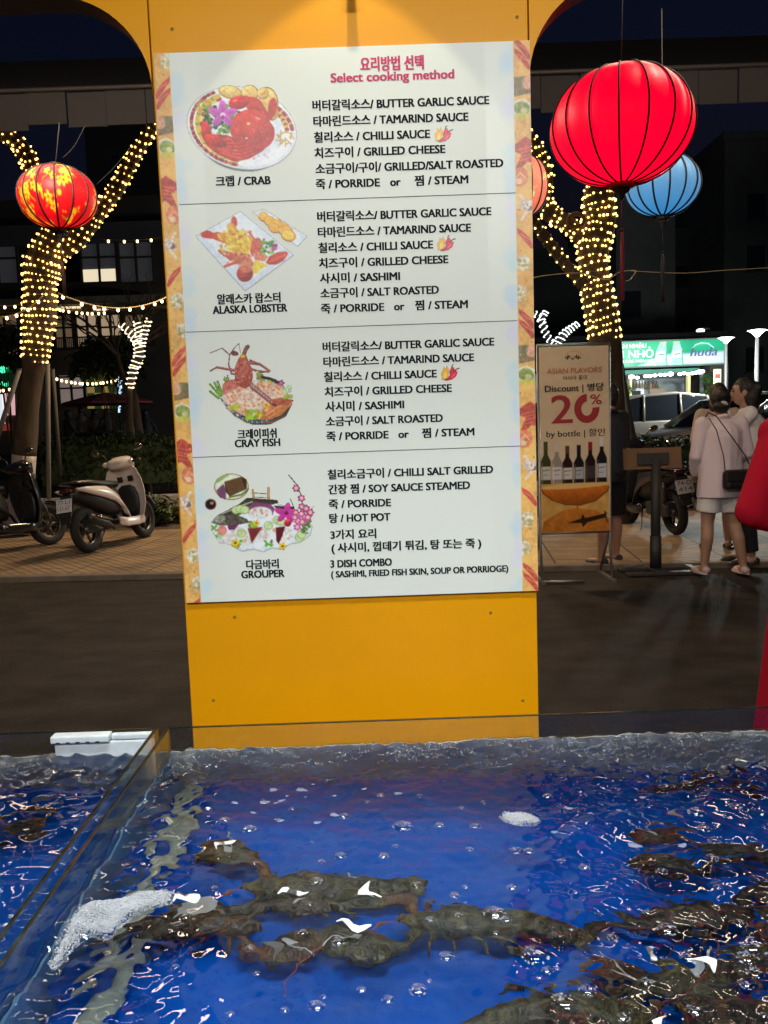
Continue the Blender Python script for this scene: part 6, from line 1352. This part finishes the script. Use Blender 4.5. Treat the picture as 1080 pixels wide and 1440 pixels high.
mb = MB(); fnb = lambda x, z: Vector((bxl + bw * x / 312., YBN - .0075, bzt - bh * (-z) / 830.)) - bn.location
M_bred = mat('ink_dark_red', (.32, .02, .03), .7); M_bblk = mat('ink_black', (.012, .018, .022)); M_bor = mat('ink_rust', (.42, .13, .06), .7)
for t_, x, w, y, c, m, bo in (("ASIAN FLAVORS", 34, 246, 116, 22, 2, 0), ("아시아 풍미", 106, 108, 146, 16, 0, 0), ("Discount | 병당", 24, 264, 196, 27, 0, .012), ("2", 50, 92, 338, 124, 1, .06), ("%", 228, 50, 258, 44, 1, .01), ("by bottle | 할인", 28, 264, 398, 26, 0, .012)):
    letter(mb, t_, x, w, -y, c, fnb, m, 0)
    if bo: letter(mb, t_, x + bo * 110, w, -y, c, lambda x, z: fnb(x, z) + Vector((0, -.0006, 0)), m, 0)
pts_o, pts_i = [], []
for a in range(-5, 281, 11): pts_o.append(fnb(212 + 57 * math.cos(R(a)), -(276 + 65 * math.sin(R(a))))); pts_i.append(fnb(212 + 25 * math.cos(R(a)), -(276 + 32 * math.sin(R(a)))))
n_ = len(pts_o); mb.add(pts_o + pts_i, [(i, i + 1, i + 1 + n_, i + n_) for i in range(n_ - 1)], 1, False)
for i in range(9): mb.tube([fnb(118 + i * 8, -52 - 6 * math.sin(i * 2.1)), fnb(122 + i * 8, -44 + 8 * math.sin(i * 1.3))], .004, 5, 0)
mb.build('lettering', [M_bblk, M_bred, M_bor], bn)
mb = MB(); yb_ = YBN + .012
for x in (bxl - .008, bxl + bw + .008): mb.tube([(x, yb_, bzt + .02), (x, yb_, .30), (x - .0, yb_ - .06, .02)], .012, 8); mb.tube([(x, yb_ + .0, .45), (x, yb_ + .34, .02)], .012, 8)
mb.tube([(bxl - .01, yb_, bzt + .015), (bxl + bw + .01, yb_, bzt + .015)], .012, 8); mb.tube([(bxl - .01, yb_, bzb - .01), (bxl + bw + .01, yb_, bzb - .01)], .012, 8)
for x in (bxl - .008, bxl + bw + .008): mb.box((x, YBN + .12, .012), (.03, .50, .024)); 
mb.tube([(bxl, YBN - .10, .02), (bxl + .34, YBN - .12, .02)], .014, 8)
rel(mb, 'metal_frame', mat('stand_metal', (.28, .27, .26), .4, .7), bn)

# podium seen from behind: a sign board on a heavy post
q = G(922, 806)
pod = thing('sign_podium', 'brown sign board on a black post with a heavy base, seen from behind', 'sign stand', (q.x, q.y, 0)); Yp = q.y
z1, z0 = P(918, 630, Yp).z, P(918, 660, Yp).z; xl, xr = P(877, 640, Yp).x, P(959, 640, Yp).x; cx = q.x
mb = MB(); mb.box(((xl + xr) / 2, Yp + .02, (z0 + z1) / 2), (xr - xl, .03, z1 - z0), rotmat(R(-8), 0, 0)); rel(mb, 'sign_panel', mat('panel_brown', (.16, .085, .04), .7, noise_amt=.2, noise_scale=4), pod, bevel=.004)
mb = MB(); mb.box(((xl + xr) / 2, Yp - .012, (z0 + z1) / 2), ((xr - xl) * .54, .012, (z1 - z0) * .55), rotmat(R(-8), 0, 0)); rel(mb, 'bracket_plate', M_blk, pod, bevel=.003)
mb = MB(); mb.tube([(cx, Yp, .03), (cx, Yp, (z0 + z1) / 2)], .043, 14); mb.tube([(cx, Yp, .03), (cx, Yp, .34)], .05, 14); rel(mb, 'post', M_blk, pod)
mb = MB()
for dy in (-.12, .12): mb.box((cx + .03, Yp + dy, .02), (.66, .09, .03))
mb.box((cx, Yp, .035), (.12, .32, .03)); mb.box((cx + .33, Yp, .03), (.06, .32, .04)); rel(mb, 'base', mat('base_iron', (.05, .045, .045), .55, .3), pod, bevel=.006)

# ------------------------------------------------------------------ cars
M_lens = mat('headlight_lit', (1, .95, .8), .3, emit=9.0, ecol=(1, .84, .56)); M_tail = mat('tail_light_lit', (1, .1, .05), .3, emit=2.4, ecol=(1, .02, .03)); M_win = mat('car_glass', (.012, .014, .018), .06)
def car(label, loc, rz, paint, Ls=1.0, Hs=1.0, lit=True, group='cars in the street'):
    """nose towards -x"""
    t = thing('car', label, 'car', loc, rz, group); t.scale = (Ls, 1, Hs)
    side = [(-2.25, .42), (-2.28, .62), (-2.15, .80), (-1.75, .93), (-1.25, 1.02), (1.9, 1.06), (2.22, 1.0), (2.28, .70), (2.25, .36), (1.9, .26), (-1.9, .26)]
    def bodyloft(prof, w0, w1, m, nm, bev):
        mb = MB(); n = len(prof); zs = [z for x, z in prof]; z0, z1 = min(zs), max(zs); vs = []
        for s in (-1, 1):
            for x, z in prof: f = (z - z0) / (z1 - z0); taper = 1 - .10 * (abs(x) / 2.3) ** 4; vs.append((x, s * (w0 + (w1 - w0) * f) * taper, z))
        mb.add(vs, [tuple(range(n))[::-1], tuple(range(n, 2 * n))] + [(j, (j + 1) % n, (j + 1) % n + n, j + n) for j in range(n)], 0, True); return mb.build(nm, m, t, bevel=bev)
    bodyloft(side, .86, .84, paint, 'body', .05)
    gh = [(-1.45, 1.0), (-.55, 1.50), (-.1, 1.60), (.9, 1.64), (1.75, 1.55), (2.15, 1.06), (2.1, 1.0)]
    bodyloft(gh, .80, .62, M_win, 'glasshouse', .03)
    rf = [(-.62, 1.515), (-.1, 1.625), (.9, 1.665), (1.75, 1.575), (1.72, 1.53), (.9, 1.60), (-.1, 1.56), (-.5, 1.49)]
    bodyloft(rf, .66, .63, paint, 'roof', .02)
    for s in (-1, 1):
        mb = MB()
        for a_, b_ in (((-1.42, .80, 1.01), (-.56, .655, 1.50)), ((-.05, .79, 1.03), (.0, .645, 1.60)), ((1.0, .79, 1.04), (1.0, .64, 1.62)), ((2.1, .74, 1.04), (1.74, .635, 1.55))): mb.tube([(a_[0], s * a_[1], a_[2]), (b_[0], s * b_[1], b_[2])], .035, 6)
        mb.build('pillar', paint, t)
    for x in (-1.42, 1.42):
        for s in (-1, 1):
            w = MB(); w.lathe([(.2, -.10), (.30, -.10), (.33, -.06), (.33, .06), (.30, .10), (.2, .10), (.2, -.10)], (x, s * .78, .33), 24, 0, rotmat(R(90))); wo = w.build('wheel', M_tyre, t)
            w = MB(); w.lathe([(.001, -.06), (.21, -.085), (.21, .085), (.001, .06)], (x, s * .79, .33), 16, 0, rotmat(R(90))); w.build('rim', M_rim, wo)
    for s in (-1, 1):
        mb = MB(); mb.ell((-2.12, s * .62, .72), (.13, .17, .075), rotmat(0, R(-20), R(s * 18))); mb.build('headlight', M_lens if lit else mat('lens_clear', (.4, .4, .42)), t)
        mb = MB(); mb.box((2.22, s * .70, .88), (.06, .2, .16)); mb.build('tail_light', M_tail if not lit else M_glassdark, t, bevel=.02)
        mb = MB(); mb.ell((-.95, s * .92, 1.08), (.06, .10, .07)); mb.build('wing_mirror', paint, t)
    mb = MB(); mb.box((-2.285, 0, .58), (.02, .9, .16)); mb.build('grille', M_plas, t, bevel=.01)
    return t
M_silver = mat('car_silver', (.42, .43, .46), .3, .3, coat=.5); M_gold = mat('car_beige', (.30, .27, .23), .3, .3, coat=.4); M_white = mat('car_white', (.55, .56, .58), .25, coat=.5)
def carx(px, Y): return P(px, 600, Y).x
car('silver grey people carrier with lit headlight facing left, behind the women', (carx(900, 19.5) + 2.3, 19.5, 0), R(8), M_silver, 1.0, 1.16)
car('beige grey car behind the silver one, beyond the leaning props', (carx(872, 23.5) + .4, 23.5, 0), R(6), M_gold, 1.05, 1.26, False)
car('pale car further right with a bright windscreen pillar, above the women', (carx(1018, 17.6) + 2.0, 17.6, 0), R(14), M_white, .95, 1.18)
car('dark car with red tail lights in the street left of the pillar', (carx(205, 24) - 1.9, 24, 0), R(8), M_dk2, 1.0, .95, False)
# ------------------------------------------------------------------ buildings and signs across the street
def wbox(mb, x0, y0, x1, y1, Y, depth, off=0., m=0):
    a, b = P(x0, y1, Y), P(x1, y0, Y); a2, b2 = P(x1, y1, Y), P(x0, y0, Y)
    xa, xb = (a.x + b2.x) / 2, (b.x + a2.x) / 2; za, zb = (a.z + a2.z) / 2, (b.z + b2.z) / 2
    mb.box(((xa + xb) / 2, Y + depth / 2 - off, (za + zb) / 2), (xb - xa, depth, zb - za), None, m); return (xa, xb, za, zb)
def lit(name, rgb, e=.3, n=0): return mat(name, rgb, .6, emit=e, noise_amt=n, noise_scale=1.5)  # glow also stands in for lamplight falling on walls, posts and goods
YL = 33.
res = thing('restaurant_building', 'dark two storey restaurant with a balcony and warm lit rooms, left across the street', 'building', (P(80, 640, YL).x, YL, 0))
M_wall = mat('wall_dark_brown', (.055, .042, .034), .85, noise_amt=.25, noise_scale=.6); M_wall2 = mat('wall_grey', (.075, .072, .07), .85, noise_amt=.25, noise_scale=.5)
mb = MB(); a, b = P(-160, 640, YL).x, P(268, 640, YL).x; mb.box(((a + b) / 2, YL + 4.4, 5.4), (b - a, 8, 10.8)); rel(mb, 'wall', M_wall, res)
def facade(name, m, r4, depth=.2, off=.0, par=None, **k):
    mb = MB(); wbox(mb, *r4, YL, depth, off); return rel(mb, name, m, par or res, **k)
facade('upper_band', M_wall2, (-160, 318, 262, 346), .5, .25)
facade('balcony_slab', mat('slab_beige', (.22, .18, .13), .8), (-160, 427, 262, 437), 1.6, 1.3); facade('fascia', mat('fascia_warm', (.30, .20, .10), .7), (75, 436, 262, 441), .3, 1.0)
W1 = lit('room_beige', (.34, .25, .16), .95, .5); W2 = lit('room_dim', (.18, .12, .07), .6, .5); W3 = lit('room_pale', (.45, .42, .36), .30, .3); W4 = lit('window_grey', (.10, .10, .11), .16, .5)
M_frame = mat('window_frame', (.05, .04, .035), .7)
for r4, m in (((115, 340, 165, 398), W4), ((168, 340, 216, 398), W4), ((78, 442, 104, 492), W2), ((108, 442, 140, 488), W1), ((142, 442, 172, 490), W1), ((176, 442, 205, 490), W2), ((-10, 444, 28, 500), W2), ((84, 530, 120, 572), W1), ((120, 528, 170, 566), W2), ((-30, 342, 26, 400), W4)):
    w = facade('window', m, r4, .1, .03); x0, y0, x1, y1 = r4; mb = MB()
    xa, xb, za, zb = wbox(MB(), *r4, YL, .1)
    for x in (xa, (xa + xb) / 2, xb): mb.box((x, YL - .06, (za + zb) / 2), (.09, .12, zb - za + .09))
    for z in (za, za + (zb - za) * .62, zb): mb.box(((xa + xb) / 2, YL - .055, z), (xb - xa - .1, .1, .07))
    q = rel(mb, 'frame', M_frame, res); q.parent = w; q.location = (0, 0, 0)
    for v in q.data.vertices: pass
facade('lit_pane', lit('lamp_pane', (1, .86, .6), .8), (118, 379, 163, 396), .05, .075); facade('lit_panel', lit('room_lamp', (1, .8, .5), 1.0), (90, 437, 128, 440), .05, 1.15); facade('lit_panel', lit('room_lamp', (1, .8, .5), 1.0), (146, 440, 166, 442.5), .05, 1.15)
mb = MB(); xa, xb, za, zb = wbox(MB(), 76, 478, 230, 492, YL, .1)
for i in range(70): mb.box((xa + (xb - xa) * i / 69, YL - 1.2, (za + zb) / 2), (.03, .03, zb - za))
for z in (za, zb): mb.box(((xa + xb) / 2, YL - 1.2, z), (xb - xa, .05, .05))
rel(mb, 'balcony_railing', M_blk, res)
for i, (x, y) in enumerate([(124 + 10 * (k % 4), 520 + 11 * (k // 4)) for k in range(20)]):
    facade('tile_panel', lit('panel_yellow', (.62, .42, .10), .32) if (i + i // 4) % 2 == 0 else lit('panel_green', (.06, .16, .05), .12), (x, y, x + 9.6, y + 10.6), .05, .09)
facade('lit_recess', lit('recess_pink', (.5, .38, .34), .30, .3), (86, 528, 118, 568), .04, .09)
vs_ = thing('vertical_sign', 'narrow vertical shop sign with glowing blue white strokes, left of the pillar', 'sign', (P(168, 555, 27).x, 27, 0))
mb = MB(); wbox(mb, 164, 526, 173, 582, 27, .1); rel(mb, 'sign_box', M_blk, vs_)
mb = MB(); r = random.Random(4)
for k in range(26): y = 529 + k * 2.0; x = 165.5 + r.random() * 3; wbox(mb, x, y, x + 1.5 + 2.5 * r.random(), y + 1.0, 27, .02, .03)
for k in range(8): y = 529 + k * 6.5; x = 165.5 + r.random() * 5; wbox(mb, x, y, x + 1.0, y + 4.5, 27, .02, .034)
rel(mb, 'glowing_strokes', lit('sign_ice_blue', (.55, .80, 1.0), 1.6), vs_)
mb = MB(); A = P(168, 582, 27); mb.tube([(A.x, 27.05, 0), (A.x, 27.05, A.z)], .04, 8); rel(mb, 'post', M_blk, vs_)
shp = thing('small_shop', 'small brightly lit shop front with a green sign at the left edge', 'building', (P(5, 640, 36).x, 31, 0)); YS = 30.
def sb(name, m, r4, off=0., d=.1):
    mb = MB(); wbox(mb, *r4, YS, d, off); return rel(mb, name, m, shp)
sb('wall', M_wall, (-80, 500, 26, 640), 0, 2.5); sb('green_sign', lit('sign_green', (.0, .16, .07), .35), (-20, 510, 16, 524), .1); sb('lit_window', lit('shop_white', (.75, .80, .85), .9, .3), (-20, 555, 6, 600), .1); sb('poster', lit('shop_pink', (.8, .45, .48), .8, .4), (8, 553, 22, 584), .1); sb('counter', lit('shop_red', (.5, .08, .06), .3), (-20, 596, 20, 606), .2)
tx = MB(); A = P(4, 542, YS); letter(tx, "Hei", A.x - .1, .42, A.z - .05, .18, lambda x, z: Vector((x, YS - .2, z)) - shp.location, 0, 0); tx.build('lettering', lit('neon_green', (.05, .9, .35), 2.2), shp)
mb = MB(); A = P(8, 516, YS); mb.ell((A.x, YS - .25, A.z), (.16, .05, .24)); rel(mb, 'neon_bottle', lit('neon_green', (.05, .9, .35), 2.2), shp)

# red parasol and the diners under it
um = thing('parasol', 'wide dark red parasol over the diners, left of the pillar', 'parasol', (P(150, 600, 25).x, 25, 0)); k = PX(25); A = P(150, 566, 25)
mb = MB(); rings = []
for f, z in ((1.0, -.06), (1.0, .0), (.6, .14), (.2, .26), (.02, .30)): rings.append([Vector((A.x + 64 * k * f * math.cos(a), 25 + 1.3 * f * math.sin(a), A.z + z)) for a in [2 * math.pi * j / 8 for j in range(8)]])
mb.loft(rings, sm=False); rel(mb, 'canopy', mat('parasol_red', (.22, .03, .03), .8), um); mb = MB(); mb.tube([(A.x, 25, 0), (A.x, 25, A.z)], .03, 8); rel(mb, 'pole', M_steel, um)
dm = MB(); dm.ell((0, 0, 1.20), (.09, .10, .12)); dm.caps((0, 0, .55), (0, .03, .95), .16, .19); dm.caps((-.2, .02, .95), (-.24, .18, .68), .06, .045); dm.caps((.2, .02, .95), (.24, .18, .68), .06, .045); dm.caps((-.1, 0, .5), (-.11, .4, .5), .09, .07); dm.caps((.1, 0, .5), (.11, .4, .5), .09, .07); dm.caps((-.11, .4, .5), (-.11, .42, .06), .06, .045); dm.caps((.11, .4, .5), (.11, .42, .06), .06, .045)
hd_ = MB(); hd_.ell((0, -.015, 1.235), (.097, .105, .11))
cols = [(.03, .03, .035), (.10, .09, .09), (.05, .02, .02), (.30, .28, .27), (.03, .03, .04), (.02, .02, .03)]
base = None
for i, (px, py, lab) in enumerate(((96, 578, 'dark clad diner under the left end of the red parasol'), (114, 574, 'second diner from the left under the red parasol'), (132, 577, 'diner in maroon in the middle under the red parasol'), (182, 580, 'diner in pale grey under the right end of the red parasol'), (150, 576, 'diner in black between the maroon and the pale grey diners'), (204, 578, 'dark diner just right of the pale grey one, near the pillar'))):
    Y = 23.2 + (i % 3) * .5; A = P(px, py, Y); t = thing('person', lab, 'person', (A.x, Y, A.z - 1.3), R((i * 67) % 140 - 70), 'diners under the red parasol')
    if base is None: base = True; DB = dm.build('body', SK, None, remesh=.025, smooth=1); D2 = hd_.build('hair', M_hair, None); bme, hme = DB.data, D2.data; bpy.data.objects.remove(DB); bpy.data.objects.remove(D2)
    m = bme.copy(); m.materials.clear(); m.materials.append(mat('diner_cloth_%d' % i, cols[i], .8)); o = bpy.data.objects.new('body', m); sc.collection.objects.link(o); o.parent = t
    o = bpy.data.objects.new('hair', hme); sc.collection.objects.link(o); o.parent = t
    s_ = thing('stool', 'low plastic stool under ' + lab, 'stool', (A.x, Y, 0), 0, 'stools under the red parasol'); mb = MB(); zz = A.z - 1.3 + .42; mb.lathe([(.17, 0), (.14, zz), (.001, zz)], n=12); o = mb.build('seat_body', M_plas, s_)

# the green beer sign and the stall under it
YH = 30.
hs = thing('beer_stall', 'open fronted stall under a glowing green and white beer sign at right', 'stall', (P(900, 640, YH).x, YH, 0))
X0, X1 = P(756, 500, YH).x, P(1018, 495, YH).x; ZT, ZB = P(1018, 476.5, YH).z, P(1018, 511, YH).z; ZT0, ZB0 = P(870, 482, YH).z, P(870, 517, YH).z
p = Paint(0, 0, 1040, 150, 3.4, (30, 150, 108), 21); J = p.r
p.put(np.ones(p.X.shape), (28, 146, 106), 1, .06, 90); p.poly([(400, 0), (760, 0), (700, 60), (520, 120), (400, 150)], (40, 168, 120), soft=60); p.poly([(700, 84), (1040, 74), (1040, 150), (560, 150)], (190, 196, 232), soft=20)
p.poly([(780, 0), (1040, 0), (1040, 60), (800, 70)], (36, 156, 118), soft=30)
for cx, ro in ((690, 8), (778, -6)):
    p.poly([(cx - 16 + ro, 8), (cx + 16 + ro, 8), (cx + 26, 60), (cx + 34, 150), (cx - 46, 150), (cx - 30, 60)], (150, 190, 178), tex=.15, cell=16); p.line([(cx + 24, 66), (cx + 30, 150)], 6, (90, 150, 130)); p.line([(cx - 26, 66), (cx - 40, 150)], 5, (214, 228, 226)); p.poly([(cx - 20, 64), (cx + 18, 62), (cx + 22, 104), (cx - 26, 106)], (232, 236, 240)); p.line([(cx - 14, 84), (cx + 14, 82)], 8, (60, 130, 100)); p.poly([(cx - 18 + ro, 6), (cx + 18 + ro, 4), (cx + 19 + ro, 16), (cx - 19 + ro, 18)], (170, 176, 150))
p.line([(862, 52), (880, 30), (912, 20), (950, 26), (978, 50)], 5, (226, 244, 236)); p.line([(870, 46), (900, 34), (930, 30)], 8, (60, 170, 130)); p.line([(900, 116), (930, 124), (964, 114)], 5, (240, 244, 250))
def hfn(x, y, off=0.):
    f = x / 1040.; return Vector((X0 + (X1 - X0) * f, YH - .05 - off, ZT - (ZT - ZB) * y / 150.)) - hs.location
mb = MB(); mb.box(((X0 + X1) / 2, YH + .10, (ZT + ZB) / 2), (X1 - X0 + .1, .28, ZT - ZB + .1)); rel(mb, 'sign_box', mat('sign_case', (.15, .2, .18), .5), hs, bevel=.02)
p.build('sign_face', print_mat('sign_backlit', .4, emit=.82), lambda x, y: hfn(x, y), hs)
tx = MB()
for t_, x, w, y, c, m, sh_ in (("QUÁN NHẬU", 400, 200, 38, 24, 0, 0), ("XÓM NHỎ", 330, 310, 98, 46, 0, 0), ("CHUYÊN CÁC MÓN HẢI SẢN", 380, 320, 126, 16, 0, 0), ("huda", 846, 150, 100, 50, 1, .25)):
    for d in (0, 3): letter(tx, t_, x + d, w, -y, c, lambda a, b_, d=d: hfn(a, -b_, .02 + d * .002), m, 0, sh_)
tx.build('lettering', [lit('sign_white', (.9, .97, .95), .9), lit('sign_navy', (.10, .12, .25), .3)], hs)
def hb(name, m, r4, off=0., d=.1, par=None):
    mb = MB(); wbox(mb, *r4, YH, d, off); return rel(mb, name, m, hs)
hb('back_wall', lit('stall_back', (.26, .30, .32), .16, .4), (756, 516, 1000, 560), -2.5, .1); hb('side_wall', mat('wall_dark_brown', (.055, .042, .034)), (998, 512, 1024, 640), 0, 2.5)
hb('roof', mat('canopy_roof', (.018, .018, .022)), (752, 470, 1024, 476), 0, 3.0); hb('green_valance', lit('valance_green', (.05, .22, .15), .25, .4), (880, 518, 990, 524), -.4, .05)
hb('counter', mat('counter_grey', (.22, .22, .22), .6), (860, 556, 990, 600), -1.0, .6); hb('shelf', mat('shelf_dark', (.05, .045, .05), .7), (892, 546, 928, 556), -2.2, .3); hb('lit_door', lit('door_glow', (.9, .95, 1.0), .5), (924, 530, 936, 552), -2.45, .03); hb('cabinet', lit('cabinet_warm', (.42, .30, .24), .2), (942, 542, 965, 556), -2.2, .3); hb('pillar', lit('pillar_yellow', (.75, .70, .30), .45), (970, 528, 974, 560), -.2, .2); hb('pillar', mat('pillar_blue_grey', (.20, .24, .28), .6), (986, 520, 990, 560), 0, .15); hb('pillar', lit('pillar_yellow', (.75, .70, .30)), (888, 532, 891, 560), -.2, .2)
for i, x in enumerate(range(894, 930, 4)): 
    mb = MB(); A = P(x, 546, YH + 2.2); mb.lathe([(.001, 0), (.05, 0), (.05, .14), (.018, .2), (.018, .28), (.001, .28)], (A.x, YH + 2.1, A.z), 8); rel(mb, 'bottle', lit('stall_bottle_%d' % (i % 3), [(.35, .14, .08), (.10, .22, .10), (.4, .36, .3)][i % 3], .1), hs)
M_sb = mat('stall_bulb', (1, 1, 1), .4, emit=7.0, ecol=(.92, .96, 1.0)); sbm = None
for i, (x, y) in enumerate(((872, 530), (888, 530), (896, 531), (908, 529), (914, 529), (921, 528), (929, 527), (935, 527), (943, 526), (956, 526), (962, 525), (968, 526), (974, 525), (979, 524), (984, 523), (988, 522))):
    if sbm is None: q = MB().ell((0, 0, 0), 1, nu=8, nv=6).build('bulb', M_sb); sbm = q.data; bpy.data.objects.remove(q)
    o = bpy.data.objects.new('bulb', sbm); sc.collection.objects.link(o); o.parent = hs; o.location = P(x, y, YH - .2) - hs.location; s_ = .075 if i in (0, 1, 8, 14) else .055; o.scale = (s_ * 1.5, s_, s_)
po = thing('poster_stand', 'small lit poster board with a yellow edge right of the beer stall', 'poster', (P(1010, 640, 29).x, 29, 0))
mb = MB(); wbox(mb, 1004, 519, 1014, 545, 29, .06); rel(mb, 'lit_sheet', lit('poster_glow', (.8, .85, .62), .9, .5), po); mb = MB(); wbox(mb, 1005.5, 526, 1012.5, 532, 29, .02, .03); rel(mb, 'red_print', lit('poster_red', (.6, .12, .1), .5), po); mb = MB(); A = P(1009, 545, 29)
mb.tube([(A.x, 29.04, 0), (A.x, 29.04, A.z)], .05, 8); rel(mb, 'post', M_blk, po)
mb = MB(); r = random.Random(6)
ivy = bush('bush', 'green bush lit by the beer stall, at its left end by the prop', (P(872, 552, 29).x, 29, P(872, 552, 29).z), (.3, .3, .5), 500, .16, mat('leaf_lit', (.05, .14, .03), .6), 71, group=None)
bush('bush', 'tall narrow bush by the right post of the beer stall', (P(996, 536, 29.4).x, 29.4, P(996, 545, 29.4).z), (.16, .3, .45), 300, .14, mat('leaf_lit', (.05, .14, .03), .6), 72, group=None)

# street lamps
M_lamp = mat('street_lamp_glass', (1, 1, .95), .4, emit=3.2, ecol=(.90, 1.0, .92))
def cone_lamp(label, px, py, Y, s=1.0, power=0):
    A = P(px, py, Y); k = PX(Y) * s; t = thing('street_lamp', label, 'street lamp', (A.x, Y, 0), 0, 'cone topped street lamps')
    mb = MB(); mb.tube([(0, 0, 0), (0, 0, 1.0), (0, 0, A.z - 5 * k)], [.09, .06, .045], 10); mb.build('post', M_blk, t)
    mb = MB(); mb.lathe([(.001, A.z - 5 * k), (2.2 * k, A.z - 5 * k), (4 * k, A.z - 2 * k), (10 * k, A.z + 2.6 * k), (.001, A.z + 2.6 * k)], n=20); mb.build('lamp_glass', M_lamp, t)
    mb = MB(); mb.lathe([(12 * k, A.z + 2.7 * k), (12 * k, A.z + 3.3 * k), (4 * k, A.z + 4.6 * k), (.001, A.z + 5 * k)], n=20); mb.build('lamp_cap', mat('cap_pale', (.4, .4, .4), .5), t)
    if power:
        L = bpy.data.lights.new('lamp_light', 'POINT'); L.energy = power; L.color = (.92, 1, .95); L.shadow_soft_size = .15; o = bpy.data.objects.new('lamp_light', L); sc.collection.objects.link(o); o.parent = t; o.location = (-.5, -.9, A.z - 14 * k)
    return t
cone_lamp('street lamp with a cone head just right of the beer sign', 1021, 478, 25, .95, 1000); cone_lamp('nearer taller cone headed street lamp by the right edge', 1065, 468, 23, 1.1, 1000)
al = thing('street_lamp', 'small arm lamp above the beer sign', 'street lamp', (P(1000, 640, 31.5).x, 31.5, 0)); A = P(985, 465, 31.5); B = P(960, 470, 31.5); C = P(1000, 462, 31.5)
mb = MB(); mb.tube([(0, 0, 0), (0, 0, C.z - .3), (-.1, 0, C.z), (A.x - al.location.x, 0, A.z + .08)], .05, 8); mb.build('arm_post', M_blk, al); mb = MB(); mb.ell((A.x - al.location.x, 0, A.z), (.16, .12, .08)); mb.build('lamp_glass', M_lamp, al)
# assumed warm lamps, unseen behind the pillar, added to light the pavement and scooter
def assumed_post_lamp(label, x, y, h, e, col):
    t = thing('street_lamp', label, 'street lamp', (x, y, 0)); mb = MB(); mb.tube([(0, 0, 0), (0, 0, h - .6), (0, -.1, h), (0, -.9, h + .2)], [.10, .07, .06, .05], 10); mb.build('post', M_steel, t)
    mb = MB(); mb.box((0, -1.1, h + .17), (.26, .55, .10)); mb.build('lamp_head', M_steel, t, bevel=.03); mb = MB(); mb.box((0, -1.1, h + .112), (.2, .45, .012)); mb.build('lamp_glass', mat('assumed_lamp_glass', (1, .8, .5), .4, emit=6, ecol=(1, .66, .32)), t)
    L = bpy.data.lights.new('lamp_light', 'SPOT'); L.energy = e; L.color = col; L.spot_size = R(150); L.spot_blend = .6; L.shadow_soft_size = .4; o = bpy.data.objects.new('lamp_light', L); sc.collection.objects.link(o); o.parent = t; o.location = (0, -1.1, h + .09); return t
assumed_post_lamp('assumed tall warm street lamp on the verge, unseen behind the menu pillar', -1.45, 13.6, 5.4, 1150, (1, .70, .40))
assumed_post_lamp('assumed tall warm street lamp on the verge, unseen behind the right side of the menu pillar', 1.55, 13.9, 5.6, 480, (1, .74, .48))

# dark towers behind
def tower(label, x0, x1, ytop, Y, m, seed):
    t = thing('tower_block', label, 'building', (P((x0 + x1) / 2, 640, Y).x, Y, 0)); a, b = P(x0, 640, Y).x, P(x1, 640, Y).x; h = P((x0 + x1) / 2, ytop, Y).z; mb = MB(); mb.box(((a + b) / 2, Y + 6, h / 2), (b - a, 12, h)); rel(mb, 'wall', m, t)
    mb = MB(); mb.box(((a + b) / 2, Y + 6, h + .25), (b - a + .3, 12.3, .5)); rel(mb, 'parapet', m, t)
    r = random.Random(seed); z = 4.
    n = max(2, int((b - a) / 3.2)); mw = mat('tower_window', (.02, .022, .026), .2); ms = mat('tower_sill', (.06, .06, .06), .8); c = 0
    while z < h - 2 and c < 90:
        for i in range(n):
            if r.random() < .55: continue
            x = a + (b - a) * (i + .5) / n; mb = MB(); mb.box((x, Y - .01, z + .8), (1.1, .06, 1.5)); w = rel(mb, 'window', mw, t); mb = MB(); mb.box((x, Y - .08, z), (1.3, .16, .1)); q = rel(mb, 'sill', ms, t); q.parent = w; q.location = (0, 0, 0); c += 1
        z += 3.1
    return t
M_t1 = mat('tower_concrete', (.11, .11, .105), .9, noise_amt=.25, noise_scale=.3); M_t2 = mat('tower_dark', (.05, .05, .052), .9, noise_amt=.25, noise_scale=.3)
tower('grey concrete tower behind the blue lantern', 868, 949, 268, 48, M_t1, 1); tower('dark tower block at the right edge of the picture', 1016, 1190, 195, 52, M_t1, 2); tower('dark low block between the two grey towers', 940, 1024, 330, 58, M_t2, 3); tower('dark block hidden behind the right tree', 740, 866, 360, 55, M_t2, 4)
tower('dark block seen in the gap left of the pillar', 150, 330, 150, 60, M_t2, 5)
